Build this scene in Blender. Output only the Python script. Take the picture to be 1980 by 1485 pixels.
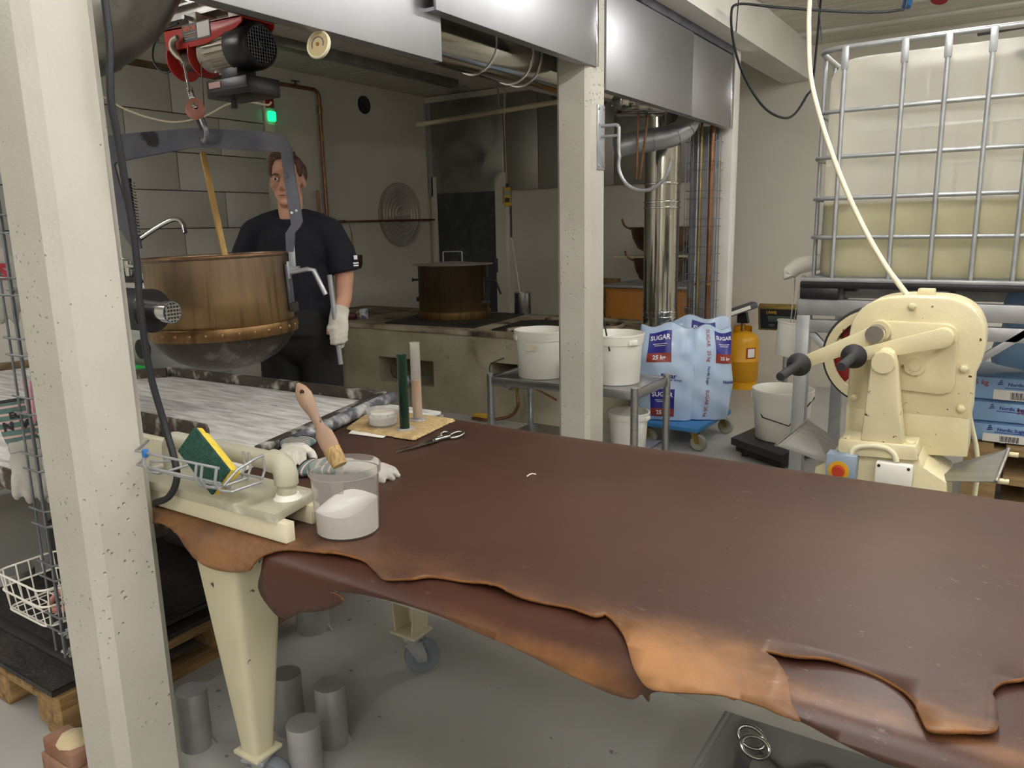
import bpy, bmesh, math, random
import numpy as np
from mathutils import Vector, Matrix, Euler
random.seed(7)
PI = math.pi
SC = bpy.context.scene
for o in list(bpy.data.objects): bpy.data.objects.remove(o)
C = SC.collection

# ------------------------------------------------------------------ camera
IW, IH, FPX = 1980.0, 1485.0, 1487.0
PITCH, ROLL, YAW, CAMZ = math.atan((742.5-440)/1487.0), 0.020, math.radians(33.154), 1.5
def _basis():
    fw = Vector((0, math.cos(PITCH), -math.sin(PITCH))); up = Vector((0, math.sin(PITCH), math.cos(PITCH))); rt = Vector((1, 0, 0))
    c, s = math.cos(ROLL), math.sin(ROLL)
    R = rt*c - up*s; U = up*c + rt*s
    M = Matrix.Rotation(YAW, 3, 'Z')
    return M@fw, M@R, M@U
FW, RT, UP = _basis()
CAM = Vector((0, 0, CAMZ))
cd = bpy.data.cameras.new('camera'); cam = bpy.data.objects.new('camera', cd); C.objects.link(cam)
cd.sensor_width = 36; cd.lens = FPX/IW*36; cd.clip_start = 0.05; cd.clip_end = 60
m = Matrix((RT, UP, -FW)).transposed().to_4x4(); m.translation = CAM
cam.matrix_world = m
SC.camera = cam
# measuring helpers: where a line of sight meets a real plane of the room
def ray(x, y): return FW + RT*((x-IW/2)/FPX) - UP*((y-IH/2)/FPX)
def pz(x, y, z=0.0): r = ray(x, y); return CAM + r*((z-CAMZ)/r.z)
def px(x, y, X): r = ray(x, y); return CAM + r*(X/r.x)
def py(x, y, Y): r = ray(x, y); return CAM + r*(Y/r.y)

# ------------------------------------------------------------------ world, exposure
w = bpy.data.worlds.new('world'); SC.world = w; w.use_nodes = True
w.node_tree.nodes['Background'].inputs[0].default_value = (0.9, 0.95, 1.0, 1)
w.node_tree.nodes['Background'].inputs[1].default_value = 0.0      # closed room: no sky reaches it
vs = SC.view_settings
vs.view_transform = 'Standard'; vs.look = 'None'; vs.exposure = 0.56; vs.gamma = 1; vs.use_curve_mapping = False
LAMP_E = 27.0

# ------------------------------------------------------------------ materials
def S(h, a=1.0):
    h = h.lstrip('#'); r = []
    for i in (0, 2, 4):
        v = int(h[i:i+2], 16)/255.0
        r.append(v/12.92 if v <= 0.04045 else ((v+0.055)/1.055)**2.4)
    return (*r, a)
MATS = {}
def nd(nt, t, **kw):
    n = nt.nodes.new(t)
    for k, v in kw.items(): setattr(n, k, v)
    return n
def mat(name, c1, c2=None, scale=6.0, rough=0.5, metal=0.0, bump=0.0, bscale=60.0, contrast=(0.35, 0.65), stretch=(1, 1, 1), detail=5.0,
        spot=None, spot_scale=20.0, spot_th=(0.62, 0.68), rvar=0.0, trans=0.0, alpha=1.0, emit=None, estr=0.0, ior=1.45, coat=0.0, sss=0.0, aniso=0.0, pits=0.0, pit_scale=30.0, sheen=0.0, spot_rough=None):
    """procedural Principled material: two colours mixed by noise, optional spots, bump, pits"""
    mt = bpy.data.materials.new(name); mt.use_nodes = True; nt = mt.node_tree
    b = nt.nodes['Principled BSDF']; L = nt.links.new
    def si(k, v): b.inputs[k].default_value = v
    si('Base Color', c1); si('Roughness', rough); si('Metallic', metal); si('IOR', ior)
    si('Transmission Weight', trans); si('Alpha', alpha); si('Coat Weight', coat); si('Subsurface Weight', sss)
    si('Sheen Weight', sheen)
    if aniso: si('Anisotropic', aniso)
    if emit: si('Emission Color', emit); si('Emission Strength', estr)
    tc = nd(nt, 'ShaderNodeTexCoord'); mp = nd(nt, 'ShaderNodeMapping'); mp.inputs['Scale'].default_value = stretch
    L(tc.outputs['Object'], mp.inputs['Vector'])
    col = None
    if c2 is not None or rvar:
        n = nd(nt, 'ShaderNodeTexNoise'); n.inputs['Scale'].default_value = scale; n.inputs['Detail'].default_value = detail
        L(mp.outputs[0], n.inputs['Vector'])
        r = nd(nt, 'ShaderNodeValToRGB'); r.color_ramp.elements[0].position = contrast[0]; r.color_ramp.elements[1].position = contrast[1]
        r.color_ramp.elements[0].color = c1; r.color_ramp.elements[1].color = c2 or c1
        L(n.outputs['Fac'], r.inputs[0]); col = r.outputs[0]
        if rvar:
            mr = nd(nt, 'ShaderNodeMapRange'); mr.inputs[3].default_value = max(0.02, rough-rvar); mr.inputs[4].default_value = min(1, rough+rvar)
            L(n.outputs['Fac'], mr.inputs[0]); L(mr.outputs[0], b.inputs['Roughness'])
    if spot is not None:
        n2 = nd(nt, 'ShaderNodeTexNoise'); n2.inputs['Scale'].default_value = spot_scale; n2.inputs['Detail'].default_value = 6
        L(mp.outputs[0], n2.inputs['Vector'])
        r2 = nd(nt, 'ShaderNodeValToRGB'); r2.color_ramp.elements[0].position = spot_th[0]; r2.color_ramp.elements[1].position = spot_th[1]
        r2.color_ramp.elements[0].color = (0, 0, 0, 1); r2.color_ramp.elements[1].color = (1, 1, 1, 1)
        L(n2.outputs['Fac'], r2.inputs[0])
        mx = nd(nt, 'ShaderNodeMix', data_type='RGBA'); L(r2.outputs[0], mx.inputs[0])
        if col: L(col, mx.inputs[6])
        else: mx.inputs[6].default_value = c1
        mx.inputs[7].default_value = spot; col = mx.outputs[2]
    if col: L(col, b.inputs['Base Color'])
    h = None
    if bump:
        n3 = nd(nt, 'ShaderNodeTexNoise'); n3.inputs['Scale'].default_value = bscale; n3.inputs['Detail'].default_value = 4
        L(mp.outputs[0], n3.inputs['Vector'])
        bp = nd(nt, 'ShaderNodeBump'); bp.inputs['Strength'].default_value = bump; bp.inputs['Distance'].default_value = 0.01
        L(n3.outputs['Fac'], bp.inputs['Height']); h = bp.outputs[0]
    if pits:
        v = nd(nt, 'ShaderNodeTexVoronoi'); v.inputs['Scale'].default_value = pit_scale
        L(tc.outputs['Object'], v.inputs['Vector'])
        n4 = nd(nt, 'ShaderNodeTexNoise'); n4.inputs['Scale'].default_value = 4.0; L(tc.outputs['Object'], n4.inputs['Vector'])
        mr4 = nd(nt, 'ShaderNodeMapRange'); mr4.inputs[1].default_value = 0.42; mr4.inputs[2].default_value = 0.62; mr4.inputs[3].default_value = 0.02; mr4.inputs[4].default_value = 0.26
        L(n4.outputs['Fac'], mr4.inputs[0])
        lt = nd(nt, 'ShaderNodeMapRange'); lt.inputs[1].default_value = 0.0; lt.inputs[3].default_value = 0.0; lt.inputs[4].default_value = 1.0
        L(v.outputs['Distance'], lt.inputs[0]); L(mr4.outputs[0], lt.inputs[2])
        bp2 = nd(nt, 'ShaderNodeBump'); bp2.inputs['Strength'].default_value = pits; bp2.inputs['Distance'].default_value = 0.006
        L(lt.outputs[0], bp2.inputs['Height'])
        if h: L(h, bp2.inputs['Normal'])
        h = bp2.outputs[0]
    if h: L(h, b.inputs['Normal'])
    MATS[name] = mt
    return mt
K = mat
K('column_paint', S('c2beb3'), S('b7b3a8'), 3, 0.42, bump=0.15, bscale=90, pits=1.0, pit_scale=46)
K('wall_paint', S('d8d4c8'), S('d0ccbf'), 1.5, 0.75, bump=0.1, bscale=120)
K('tile', S('cfcdc6'), S('c5c3bc'), 1.0, 0.25)
K('grout', S('4a4640'), None, rough=0.9)
K('floor', S('aeada8'), S('a3a29d'), 1.2, 0.38, bump=0.03, bscale=200, spot=S('75716a'), spot_scale=22, spot_th=(0.70, 0.73))
K('ceiling', S('d6d2c8'), S('bcb7ab'), 9, 0.85, stretch=(0.25, 3.5, 1), bump=0.15, bscale=50, detail=8)
K('beam', S('dedbd4'), S('d3d0c8'), 2, 0.5)
K('concrete', S('b0a890'), S('958c75'), 2.2, 0.85, bump=0.35, bscale=40, spot=S('6f644c'), spot_scale=5, spot_th=(0.62, 0.8), detail=8)
K('stove_top', S('b0a48c'), S('857660'), 3.5, 0.8, bump=0.3, bscale=40, spot=S('3b322c'), spot_scale=4, spot_th=(0.56, 0.68))
K('cast_iron', S('3a3634'), S('2a2725'), 8, 0.6, 0.3, bump=0.15, bscale=80)
K('steel_brushed', S('c3c4c6'), S('b4b5b7'), 2.5, 0.33, 1.0, stretch=(1, 1, 30), rvar=0.06, bump=0.015, bscale=300)
K('hood_steel', S('b2b3b7'), S('a4a5a9'), 1.3, 0.42, 1.0, rvar=0.05, bump=0.02, bscale=5)
K('steel_dull', S('b0aea8'), S('a3a19b'), 1.6, 0.40, 0.95, rvar=0.08)
K('galvanized', S('a4a29c'), S('8a8983'), 7, 0.36, 0.9, rvar=0.1)
K('galv_light', S('b4b6b9'), S('a2a4a7'), 14, 0.42, 0.6, rvar=0.08)
K('chrome', S('d2d2d2'), None, rough=0.1, metal=1.0)
K('flue_steel', S('c4c2bb'), S('b2aea4'), 2, 0.13, 1.0, rvar=0.05, bump=0.02, bscale=4)
K('copper_pipe', S('9c7258'), S('7c5841'), 9, 0.35, 0.85)
K('brass', S('b39a58'), S('8f7a40'), 10, 0.4, 0.9)
K('iron_dark', S('686972'), S('54555f'), 7, 0.45, 0.5, bump=0.06, bscale=30, spot=S('2c2d31'), spot_scale=8, spot_th=(0.6, 0.66))
K('black_plastic', S('1d1d1f'), None, rough=0.35)
K('black_rubber', S('232325'), S('2c2c2e'), 20, 0.65)
K('black_cable', S('1e1f24'), None, rough=0.5)
K('grey_wire', S('7d8086'), S('6b6e74'), 20, 0.35, 0.6)
K('white_wire', S('e3dfd4'), None, rough=0.4)
K('white_plastic', S('eeebe2'), S('e7e3d8'), 3, 0.4, sss=0.05)
K('grey_plastic', S('a6a7a3'), S('9c9d98'), 5, 0.5)
K('pvc', S('b7b39f'), S('aca893'), 5, 0.42, bump=0.04, bscale=40, spot=S('d8d5c8'), spot_scale=9, spot_th=(0.62, 0.72))
K('cream_plastic', S('e2dcc2'), S('d8d0b2'), 6, 0.5, spot=S('a5946a'), spot_scale=30, spot_th=(0.7, 0.74))
K('cream_paint', S('dcd2ad'), S('d3c8a0'), 3, 0.35, bump=0.22, bscale=28, spot=S('5b3a26'), spot_scale=34, spot_th=(0.69, 0.70))
K('leg_paint', S('cdc6aa'), S('c0b898'), 3, 0.45, bump=0.05, bscale=60, spot=S('4b4b3c'), spot_scale=24, spot_th=(0.68, 0.69))
K('wood_pallet', S('a98a5c'), S('8a6d46'), 4, 0.8, stretch=(12, 1.5, 12), bump=0.25, bscale=40, detail=8, spot=S('5f4a33'), spot_scale=3, spot_th=(0.55, 0.75))
K('wood_dark', S('7d6a4e'), S('5b4a37'), 4, 0.85, stretch=(10, 1.5, 10), bump=0.3, bscale=40, detail=8)
K('wood_stick', S('b08f55'), S('a07f48'), 6, 0.6, stretch=(20, 20, 1), detail=8)
K('wood_pole', S('c8bb9c'), S('b9ab8b'), 6, 0.7, stretch=(1, 1, 10))
K('wood_board', S('b08a5f'), S('94714b'), 3, 0.7, stretch=(8, 8, 1), detail=8, spot=S('6f543a'), spot_scale=4)
K('rubber_mat', S('2b2a2b'), S('38322f'), 3, 0.55, bump=0.8, bscale=22, detail=8)
K('lead', S('a8a8a7'), S('8f8e8c'), 6, 0.4, 0.3, bump=0.15, bscale=25, rvar=0.1)
K('brick', S('8a5a45'), S('a3836c'), 8, 0.9, bump=0.5, bscale=40)
K('crumb', S('d9c9a4'), S('c4b38d'), 20, 0.9, bump=0.6, bscale=50)
K('leather_dark', S('5b3020'), S('482519'), 2.5, 0.36, bump=0.06, bscale=14, spot=S('9a6234'), spot_scale=9, spot_th=(0.63, 0.72), rvar=0.06, detail=9)
K('glove_canvas', S('d6d2c6'), S('bdb8aa'), 12, 0.95, bump=0.4, bscale=60)
K('glove_leather', S('b9b6ae'), S('a3a098'), 10, 0.9, bump=0.4, bscale=50)
K('glove_dark', S('6b6864'), S('55524f'), 10, 0.9, bump=0.4, bscale=50)
K('stripe_green', S('5f7a76'), S('526b68'), 30, 0.9)
K('stripe_pink', S('c7a7a0'), None, rough=0.9)
K('ink_red', S('a8323c'), None, rough=0.8)
K('ink_black', S('2c2a2a'), None, rough=0.8)
K('pink_plastic', S('d9a3b4'), None, rough=0.4)
K('sponge_yellow', S('e9cf52'), S('dcc043'), 60, 0.9, bump=0.6, bscale=180)
K('sponge_green', S('1f4238'), S('2b5447'), 90, 0.95, bump=0.8, bscale=200)
K('blue_plastic', S('2f6fb0'), None, rough=0.4)
K('tub_plastic', S('f2f0ee'), None, rough=0.2, trans=0.9, ior=1.02)
K('tub_clear', S('f0efec'), None, rough=0.2, trans=0.75, ior=1.05)
K('powder', S('f8f7f5'), S('f1efec'), 20, 0.95)
K('brush_wood', S('9a7d66'), S('856a56'), 6, 0.5, stretch=(3, 3, 1), spot=S('3a3630'), spot_scale=14, spot_th=(0.66, 0.7))
K('bristle', S('b79a6c'), S('8f744c'), 120, 0.9, stretch=(1, 1, 0.15), bump=0.7, bscale=150)
K('towel', S('c9ae7e'), S('b2966a'), 30, 0.95, bump=0.9, bscale=160)
K('paper', S('ece8de'), None, rough=0.8)
K('tube_green', S('1d3a2c'), S('15291f'), 3, 0.15, stretch=(4, 4, 0.3))
K('tube_frost', S('f0eee8'), None, rough=0.25, trans=0.8, ior=1.03)
K('tube_amber', S('b07a34'), S('a06d2c'), 2, 0.4)
K('scissor_steel', S('b9b9b6'), S('8f8e8a'), 12, 0.28, 1.0)
K('flour_plate', S('dcdad6'), S('b4b1ac'), 5, 0.7, stretch=(1.2, 7, 1), contrast=(0.38, 0.62), detail=8, spot=S('6d6864'), spot_scale=6, spot_th=(0.6, 0.78))
K('steel_bar', S('5a5048'), S('463d37'), 8, 0.6, 0.5, spot=S('c6c1ba'), spot_scale=15, spot_th=(0.54, 0.7), bump=0.3, bscale=60)
K('flour_bar', S('5d5f66'), S('4b4c52'), 8, 0.7, 0.2, spot=S('bdbcbc'), spot_scale=14, spot_th=(0.5, 0.66), bump=0.3, bscale=50)
K('green_plastic', S('2fae52'), None, rough=0.4)
K('hoist_red', S('c4322c'), S('b82b27'), 4, 0.35)
K('hoist_red_dark', S('8e1f1f'), None, rough=0.4)
K('alu', S('b5aea0'), S('a59e90'), 8, 0.5, 0.5)
K('grey_black', S('2b2b2d'), None, rough=0.4)
K('label_white', S('e5e2dc'), None, rough=0.5)
K('label_pink', S('d3a9a4'), None, rough=0.5)
K('label_orange', S('d8642c'), None, rough=0.5)
K('pulley', S('c98f80'), S('b87a6c'), 12, 0.5)
K('gauge_face', S('cbb98d'), S('bda978'), 6, 0.3)
K('gauge_ink', S('5d5572'), None, rough=0.4)
K('kettle_in', S('9c6238'), S('6f4122'), 5, 0.4, 0.85)
K('soot', S('332c28'), S('4a413a'), 6, 0.4, 0.6, bump=0.4, bscale=14, spot=S('7c7a76'), spot_scale=7, spot_th=(0.6, 0.72))
K('rivet', S('8a6a48'), None, rough=0.4, metal=0.8)
K('skin', S('c09076'), S('b08068'), 8, 0.55, sss=0.08)
K('hair', S('4a3428'), S('5c4434'), 40, 0.6, stretch=(1, 1, 0.25), bump=0.5, bscale=90)
K('shirt', S('14161f'), S('101119'), 5, 0.9, bump=0.1, bscale=30)
K('trousers', S('121214'), S('19191b'), 5, 0.85, bump=0.1, bscale=30)
K('eye_white', S('cfc4bb'), None, rough=0.2)
K('eye_dark', S('2a1c16'), None, rough=0.15)
K('lips', S('9a5f55'), None, rough=0.5)
K('door_dark', S('4a4c52'), S('43454a'), 1.5, 0.45)
K('door_frame', S('ddd8ca'), None, rough=0.5)
K('lid_alu', S('bdb9ae'), S('aca89c'), 4, 0.38, 0.25, rvar=0.08)
K('mug', S('d8d6d4'), S('6d6f9a'), 18, 0.4, contrast=(0.52, 0.56))
K('red_box', S('7e2320'), S('3a1413'), 12, 0.35)
K('yellow_device', S('c99f2e'), None, rough=0.4)
K('lcd', S('8b978f'), None, rough=0.2)
K('lcd_dark', S('49544c'), None, rough=0.2)
K('orange_paint', S('bf7f33'), S('b5762c'), 4, 0.45, spot=S('4c3a2e'), spot_scale=4.5, spot_th=(0.58, 0.6))
K('bowl_copper', S('7d6450'), S('6a5242'), 6, 0.4, 0.8)
K('bag_blue', S('bccfe6'), S('b0c6e2'), 5, 0.33, bump=0.25, bscale=9, coat=0.15)
K('bag_blue2', S('8fb2d8'), S('84a8d0'), 5, 0.35, bump=0.2, bscale=9)
K('print_navy', S('2b2c86'), None, rough=0.35)
K('print_rust', S('9a3d2f'), None, rough=0.35)
K('print_white', S('e8e8ee'), None, rough=0.4)
K('dolly_blue', S('3f7fb8'), S('3874ac'), 4, 0.5)
K('wheel_rubber', S('9a9988'), S('87867a'), 10, 0.6)
K('wheel_grey', S('7d848b'), S('6d747b'), 10, 0.55)
K('gas_yellow', S('dba11e'), S('d2981a'), 3, 0.35)
K('ibc_plastic', S('efede6'), None, rough=0.35, trans=0.72, ior=1.05)
K('ibc_syrup', S('aca34e'), S('a39a46'), 1.5, 0.4, bump=0.05, bscale=4)
K('syrup', S('f2efe6'), None, rough=0.05, trans=0.9, ior=1.35)
K('rack_alu', S('b4b5b6'), S('a2a3a5'), 10, 0.45, 0.75, rvar=0.08)
K('blade_steel', S('b0afab'), S('a09f9b'), 3, 0.35, 0.9, stretch=(1, 12, 1), rvar=0.1)
K('shaft_steel', S('8f8a80'), S('76706a'), 10, 0.45, 0.7)
K('switch_blue', S('8f9fae'), None, rough=0.4)
K('switch_yellow', S('d3a021'), None, rough=0.4)
K('switch_red', S('b5391f'), None, rough=0.4)
K('cream_hose', S('ded6b8'), None, rough=0.45)
K('lamp_green', S('20d890'), None, rough=0.3, emit=S('18e08c'), estr=1.3)
K('lamp_on', S('ffffff'), None, rough=0.5, emit=(1.0, 0.985, 0.965, 1), estr=LAMP_E)
K('cloth_grey', S('8b8b84'), S('7b7b75'), 6, 0.95, bump=0.3, bscale=40)
K('wood_crate', S('a68a5f'), S('8d724c'), 4, 0.8, stretch=(2, 12, 12), bump=0.2, bscale=40, detail=8)
K('steam_box', S('88857d'), None, rough=0.6)

# ------------------------------------------------------------------ mesh builder
class MB:
    def __init__(self): self.v = []; self.f = []; self.M = Matrix.Identity(4); self.fm = []; self.cur = 0; self.flat = False
    def at(self, M): self.M = M; return self
    def add(self, vs, fs):
        o = len(self.v)
        self.v += [tuple(self.M @ Vector(p)) for p in vs]; self.f += [tuple(i+o for i in f) for f in fs]
        self.fm += [self.cur]*len(fs); return self
    def box(self, lo, hi, bev=0.0):
        x0, y0, z0 = lo; x1, y1, z1 = hi; self.flat = True
        if bev <= 0:
            return self.add([(x0,y0,z0),(x1,y0,z0),(x1,y1,z0),(x0,y1,z0),(x0,y0,z1),(x1,y0,z1),(x1,y1,z1),(x0,y1,z1)],
                            [(0,3,2,1),(4,5,6,7),(0,1,5,4),(1,2,6,5),(2,3,7,6),(3,0,4,7)])
        bm = bmesh.new(); bmesh.ops.create_cube(bm, size=1.0)
        for v in bm.verts: v.co = Vector(((x0+x1)/2+v.co.x*(x1-x0), (y0+y1)/2+v.co.y*(y1-y0), (z0+z1)/2+v.co.z*(z1-z0)))
        bmesh.ops.bevel(bm, geom=bm.edges[:], offset=bev, segments=2, profile=0.5, affect='EDGES')
        return self.bm(bm)
    def bm(self, bm):
        bm.verts.index_update()
        self.add([v.co[:] for v in bm.verts], [[v.index for v in f.verts] for f in bm.faces]); bm.free(); return self
    def frame_at(self, p, q):
        p = Vector(p); q = Vector(q); d = (q-p); L = d.length; d.normalize()
        a = Vector((0, 0, 1)) if abs(d.z) < 0.95 else Vector((1, 0, 0))
        s = d.cross(a).normalized(); u = s.cross(d).normalized()
        return p, d, s, u, L
    def bar(self, p, q, w, h, bev=0.0):
        p, d, s, u, L = self.frame_at(p, q)
        M0 = self.M; F = Matrix((s, d, u)).transposed().to_4x4(); F.translation = p
        self.M = M0 @ F; self.box((-w/2, 0, -h/2), (w/2, L, h/2), bev); self.M = M0; return self
    def tube(self, pts, r, n=10, closed=False, cap=True):
        pts = [Vector(p) for p in pts]; N = len(pts); rs = r if isinstance(r, (list, tuple)) else [r]*N
        vs = []; fs = []; up = None
        for i, p in enumerate(pts):
            if closed: t = pts[(i+1) % N]-pts[i-1]
            else: t = pts[min(i+1, N-1)]-pts[max(i-1, 0)]
            t.normalize()
            if up is None:
                a = Vector((0, 0, 1)) if abs(t.z) < 0.9 else Vector((1, 0, 0)); up = a
            s = t.cross(up)
            if s.length < 1e-4: s = t.orthogonal()
            s.normalize(); up = s.cross(t).normalized()
            for k in range(n):
                a = 2*PI*k/n; vs.append(p + (s*math.cos(a)+up*math.sin(a))*rs[i])
        segs = N if closed else N-1
        for i in range(segs):
            j = (i+1) % N
            for k in range(n):
                l = (k+1) % n; fs.append((i*n+k, i*n+l, j*n+l, j*n+k))
        if cap and not closed: fs.append(tuple(range(n))[::-1]); fs.append(tuple(range((N-1)*n, N*n)))
        return self.add(vs, fs)
    def cyl(self, p, q, r, n=20, r2=None): return self.tube([p, q], [r, r if r2 is None else r2], n)
    def lathe(self, prof, n=32, closed=False, ang=2*PI):
        """profile [(r,z),...] round local z"""
        vs = []; fs = []; m = len(prof); full = abs(ang-2*PI) < 1e-6; cols = n if full else n+1
        for k in range(cols):
            a = ang*k/n
            for r, z in prof: vs.append((r*math.cos(a), r*math.sin(a), z))
        for k in range(n):
            l = (k+1) % cols
            for i in range(m-1): fs.append((k*m+i, l*m+i, l*m+i+1, k*m+i+1))
            if closed: fs.append((k*m+m-1, l*m+m-1, l*m, k*m))
        if full and not closed:
            if prof[0][0] > 1e-6: fs.append(tuple(k*m for k in range(n))[::-1])
            if prof[-1][0] > 1e-6: fs.append(tuple(k*m+m-1 for k in range(n)))
        return self.add(vs, fs)
    def prism(self, poly, d0, d1, axis='y', bev=0.0):
        """polygon in plane, extruded along axis. axis y: (x,z); z: (x,y); x: (y,z)"""
        self.flat = True
        bm = bmesh.new()
        def P(a, b, d): return {'y': (a, d, b), 'z': (a, b, d), 'x': (d, a, b)}[axis]
        v0 = [bm.verts.new(P(a, b, d0)) for a, b in poly]; f = bm.faces.new(v0)
        r = bmesh.ops.extrude_face_region(bm, geom=[f])
        dv = Vector(P(0, 0, d1-d0))
        for e in r['geom']:
            if isinstance(e, bmesh.types.BMVert): e.co += dv
        bmesh.ops.recalc_face_normals(bm, faces=bm.faces[:])
        if bev > 0:
            ed = [e for e in bm.edges if len(e.link_faces) == 2 and e.calc_face_angle(0) > 0.9]
            bmesh.ops.bevel(bm, geom=ed, offset=bev, segments=2, profile=0.5, affect='EDGES')
        return self.bm(bm)
    def sphere(self, c, r, n=16, sc=(1, 1, 1)):
        M0 = self.M; self.M = M0 @ Matrix.Translation(c) @ Matrix.Diagonal((*sc, 1))
        k = n//2; self.lathe([(r*math.sin(PI*i/k), -r*math.cos(PI*i/k)) for i in range(k+1)], n); self.M = M0; return self
    def build(self, name, mt, parent=None, smooth=None, origin=None):
        if smooth is None: smooth = 26 if self.flat else 50
        me = bpy.data.meshes.new(name)
        V = np.array(self.v, dtype=float)
        if parent is not None: o0 = WL[parent.name]
        elif origin is not None: o0 = Vector(origin)
        else: o0 = Vector(((V[:,0].min()+V[:,0].max())/2, (V[:,1].min()+V[:,1].max())/2, V[:,2].min()))
        o0 = Vector(o0)
        me.from_pydata([tuple(Vector(p)-o0) for p in self.v], [], self.f)
        ms = mt if isinstance(mt, (list, tuple)) else [mt]
        for k in ms: me.materials.append(MATS[k])
        if len(ms) > 1: me.polygons.foreach_set('material_index', self.fm)
        me.validate(); me.update()
        bm = bmesh.new(); bm.from_mesh(me); bmesh.ops.remove_doubles(bm, verts=bm.verts[:], dist=1e-6); bmesh.ops.recalc_face_normals(bm, faces=bm.faces[:]); bm.to_mesh(me); bm.free()
        if smooth:
            me.polygons.foreach_set('use_smooth', [True]*len(me.polygons)); me.set_sharp_from_angle(angle=math.radians(smooth))
        ob = bpy.data.objects.new(name, me); C.objects.link(ob)
        if parent is not None: ob.parent = parent; WL[ob.name] = o0.copy()   # same origin as parent
        else: ob.location = o0; WL[ob.name] = o0.copy(); ob.matrix_world = Matrix.Translation(o0)
        return ob
WL = {}
def thing(name, label, cat, loc, group=None, kind=None):
    o = bpy.data.objects.new(name, None); C.objects.link(o); o.empty_display_size = 0.05
    o.location = loc; o.matrix_world = Matrix.Translation(Vector(loc)); WL[o.name] = Vector(loc)
    return tag(o, label, cat, group, kind)
def tag(o, label=None, cat=None, group=None, kind=None):
    if label: o['label'] = label
    if cat: o['category'] = cat
    if group: o['group'] = group
    if kind: o['kind'] = kind
    return o
def struct(o): o['kind'] = 'structure'; return o
def copy_tree(o, delta=(0, 0, 0), rz=0.0, label=None, parent=None, group=None):
    c = o.copy(); C.objects.link(c); c.parent = parent
    if parent is None:
        c.location = o.location + Vector(delta); c.rotation_euler.z += rz
    if label: c['label'] = label
    if group: c['group'] = group
    for ch in [x for x in bpy.data.objects if x.parent == o]: copy_tree(ch, parent=c)
    return c
def T(x, y, z, rz=0.0, rx=0.0, ry=0.0): return Matrix.Translation((x, y, z)) @ Euler((rx, ry, rz)).to_matrix().to_4x4()
def arc(c, r, a0, a1, n=8, plane='xz'):
    out = []
    for i in range(n+1):
        a = a0+(a1-a0)*i/n; u, v = r*math.cos(a), r*math.sin(a)
        out.append({'xz': (c[0]+u, c[1], c[2]+v), 'xy': (c[0]+u, c[1]+v, c[2]), 'yz': (c[0], c[1]+u, c[2]+v)}[plane])
    return out
def smooth_path(pts, n=8):
    """Catmull-Rom through the points"""
    P = [Vector(p) for p in pts]; P = [P[0]*2-P[1]] + P + [P[-1]*2-P[-2]]; out = []
    for i in range(1, len(P)-2):
        a, b, c_, d = P[i-1:i+3]
        for k in range(n):
            t = k/n; out.append(0.5*((2*b)+(c_-a)*t+(2*a-5*b+4*c_-d)*t*t+(3*b-a-3*c_+d)*t**3))
    out.append(P[-2]); return out
_txt = {}
def text_geo(s, size=1.0, bold=0.0, align='CENTER'):
    """flat lettering as mesh data in the xy plane"""
    k = (s, size, bold, align)
    if k not in _txt:
        cu = bpy.data.curves.new('t', 'FONT'); cu.body = s; cu.size = size; cu.align_x = align; cu.align_y = 'CENTER'; cu.offset = bold; cu.resolution_u = 2
        ob = bpy.data.objects.new('t', cu); C.objects.link(ob)
        me = bpy.data.meshes.new_from_object(ob)
        _txt[k] = ([v.co[:] for v in me.vertices], [tuple(p.vertices) for p in me.polygons])
        bpy.data.objects.remove(ob); bpy.data.meshes.remove(me); bpy.data.curves.remove(cu)
    return _txt[k]
def frame(o, x, y):
    """matrix with origin o, x axis and y axis given, z = x cross y"""
    x = Vector(x).normalized(); y = Vector(y); z = x.cross(y).normalized(); y = z.cross(x)
    M = Matrix((x, y, z)).transposed().to_4x4(); M.translation = Vector(o); return M
def letter(parent, s, M, size, mt, bold=0.0, name='lettering', align='CENTER', warp=None):
    b = MB(); v, f = text_geo(s, size, bold, align)
    if warp: v = [warp(p) for p in v]; b.add(v, f)
    else: b.at(M).add(v, f)
    return b.build(name, mt, parent, smooth=0)

def blob(b, voxel=.008, smooth=6, fac=.5, name='blob'):
    """one continuous surface grown from overlapping shapes"""
    me = bpy.data.meshes.new(name); me.from_pydata(b.v, [], b.f); me.update()
    bm = bmesh.new(); bm.from_mesh(me); bmesh.ops.recalc_face_normals(bm, faces=bm.faces[:]); bm.to_mesh(me); bm.free()
    ob = bpy.data.objects.new(name, me); C.objects.link(ob)
    r = ob.modifiers.new('r', 'REMESH'); r.mode = 'VOXEL'; r.voxel_size = voxel
    s = ob.modifiers.new('s', 'SMOOTH'); s.iterations = smooth; s.factor = fac
    dg = bpy.context.evaluated_depsgraph_get(); ev = ob.evaluated_get(dg); m2 = ev.to_mesh()
    out = MB(); out.add([v.co[:] for v in m2.vertices], [tuple(p.vertices) for p in m2.polygons]); ev.to_mesh_clear()
    bpy.data.objects.remove(ob); bpy.data.meshes.remove(me)
    return out
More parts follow.
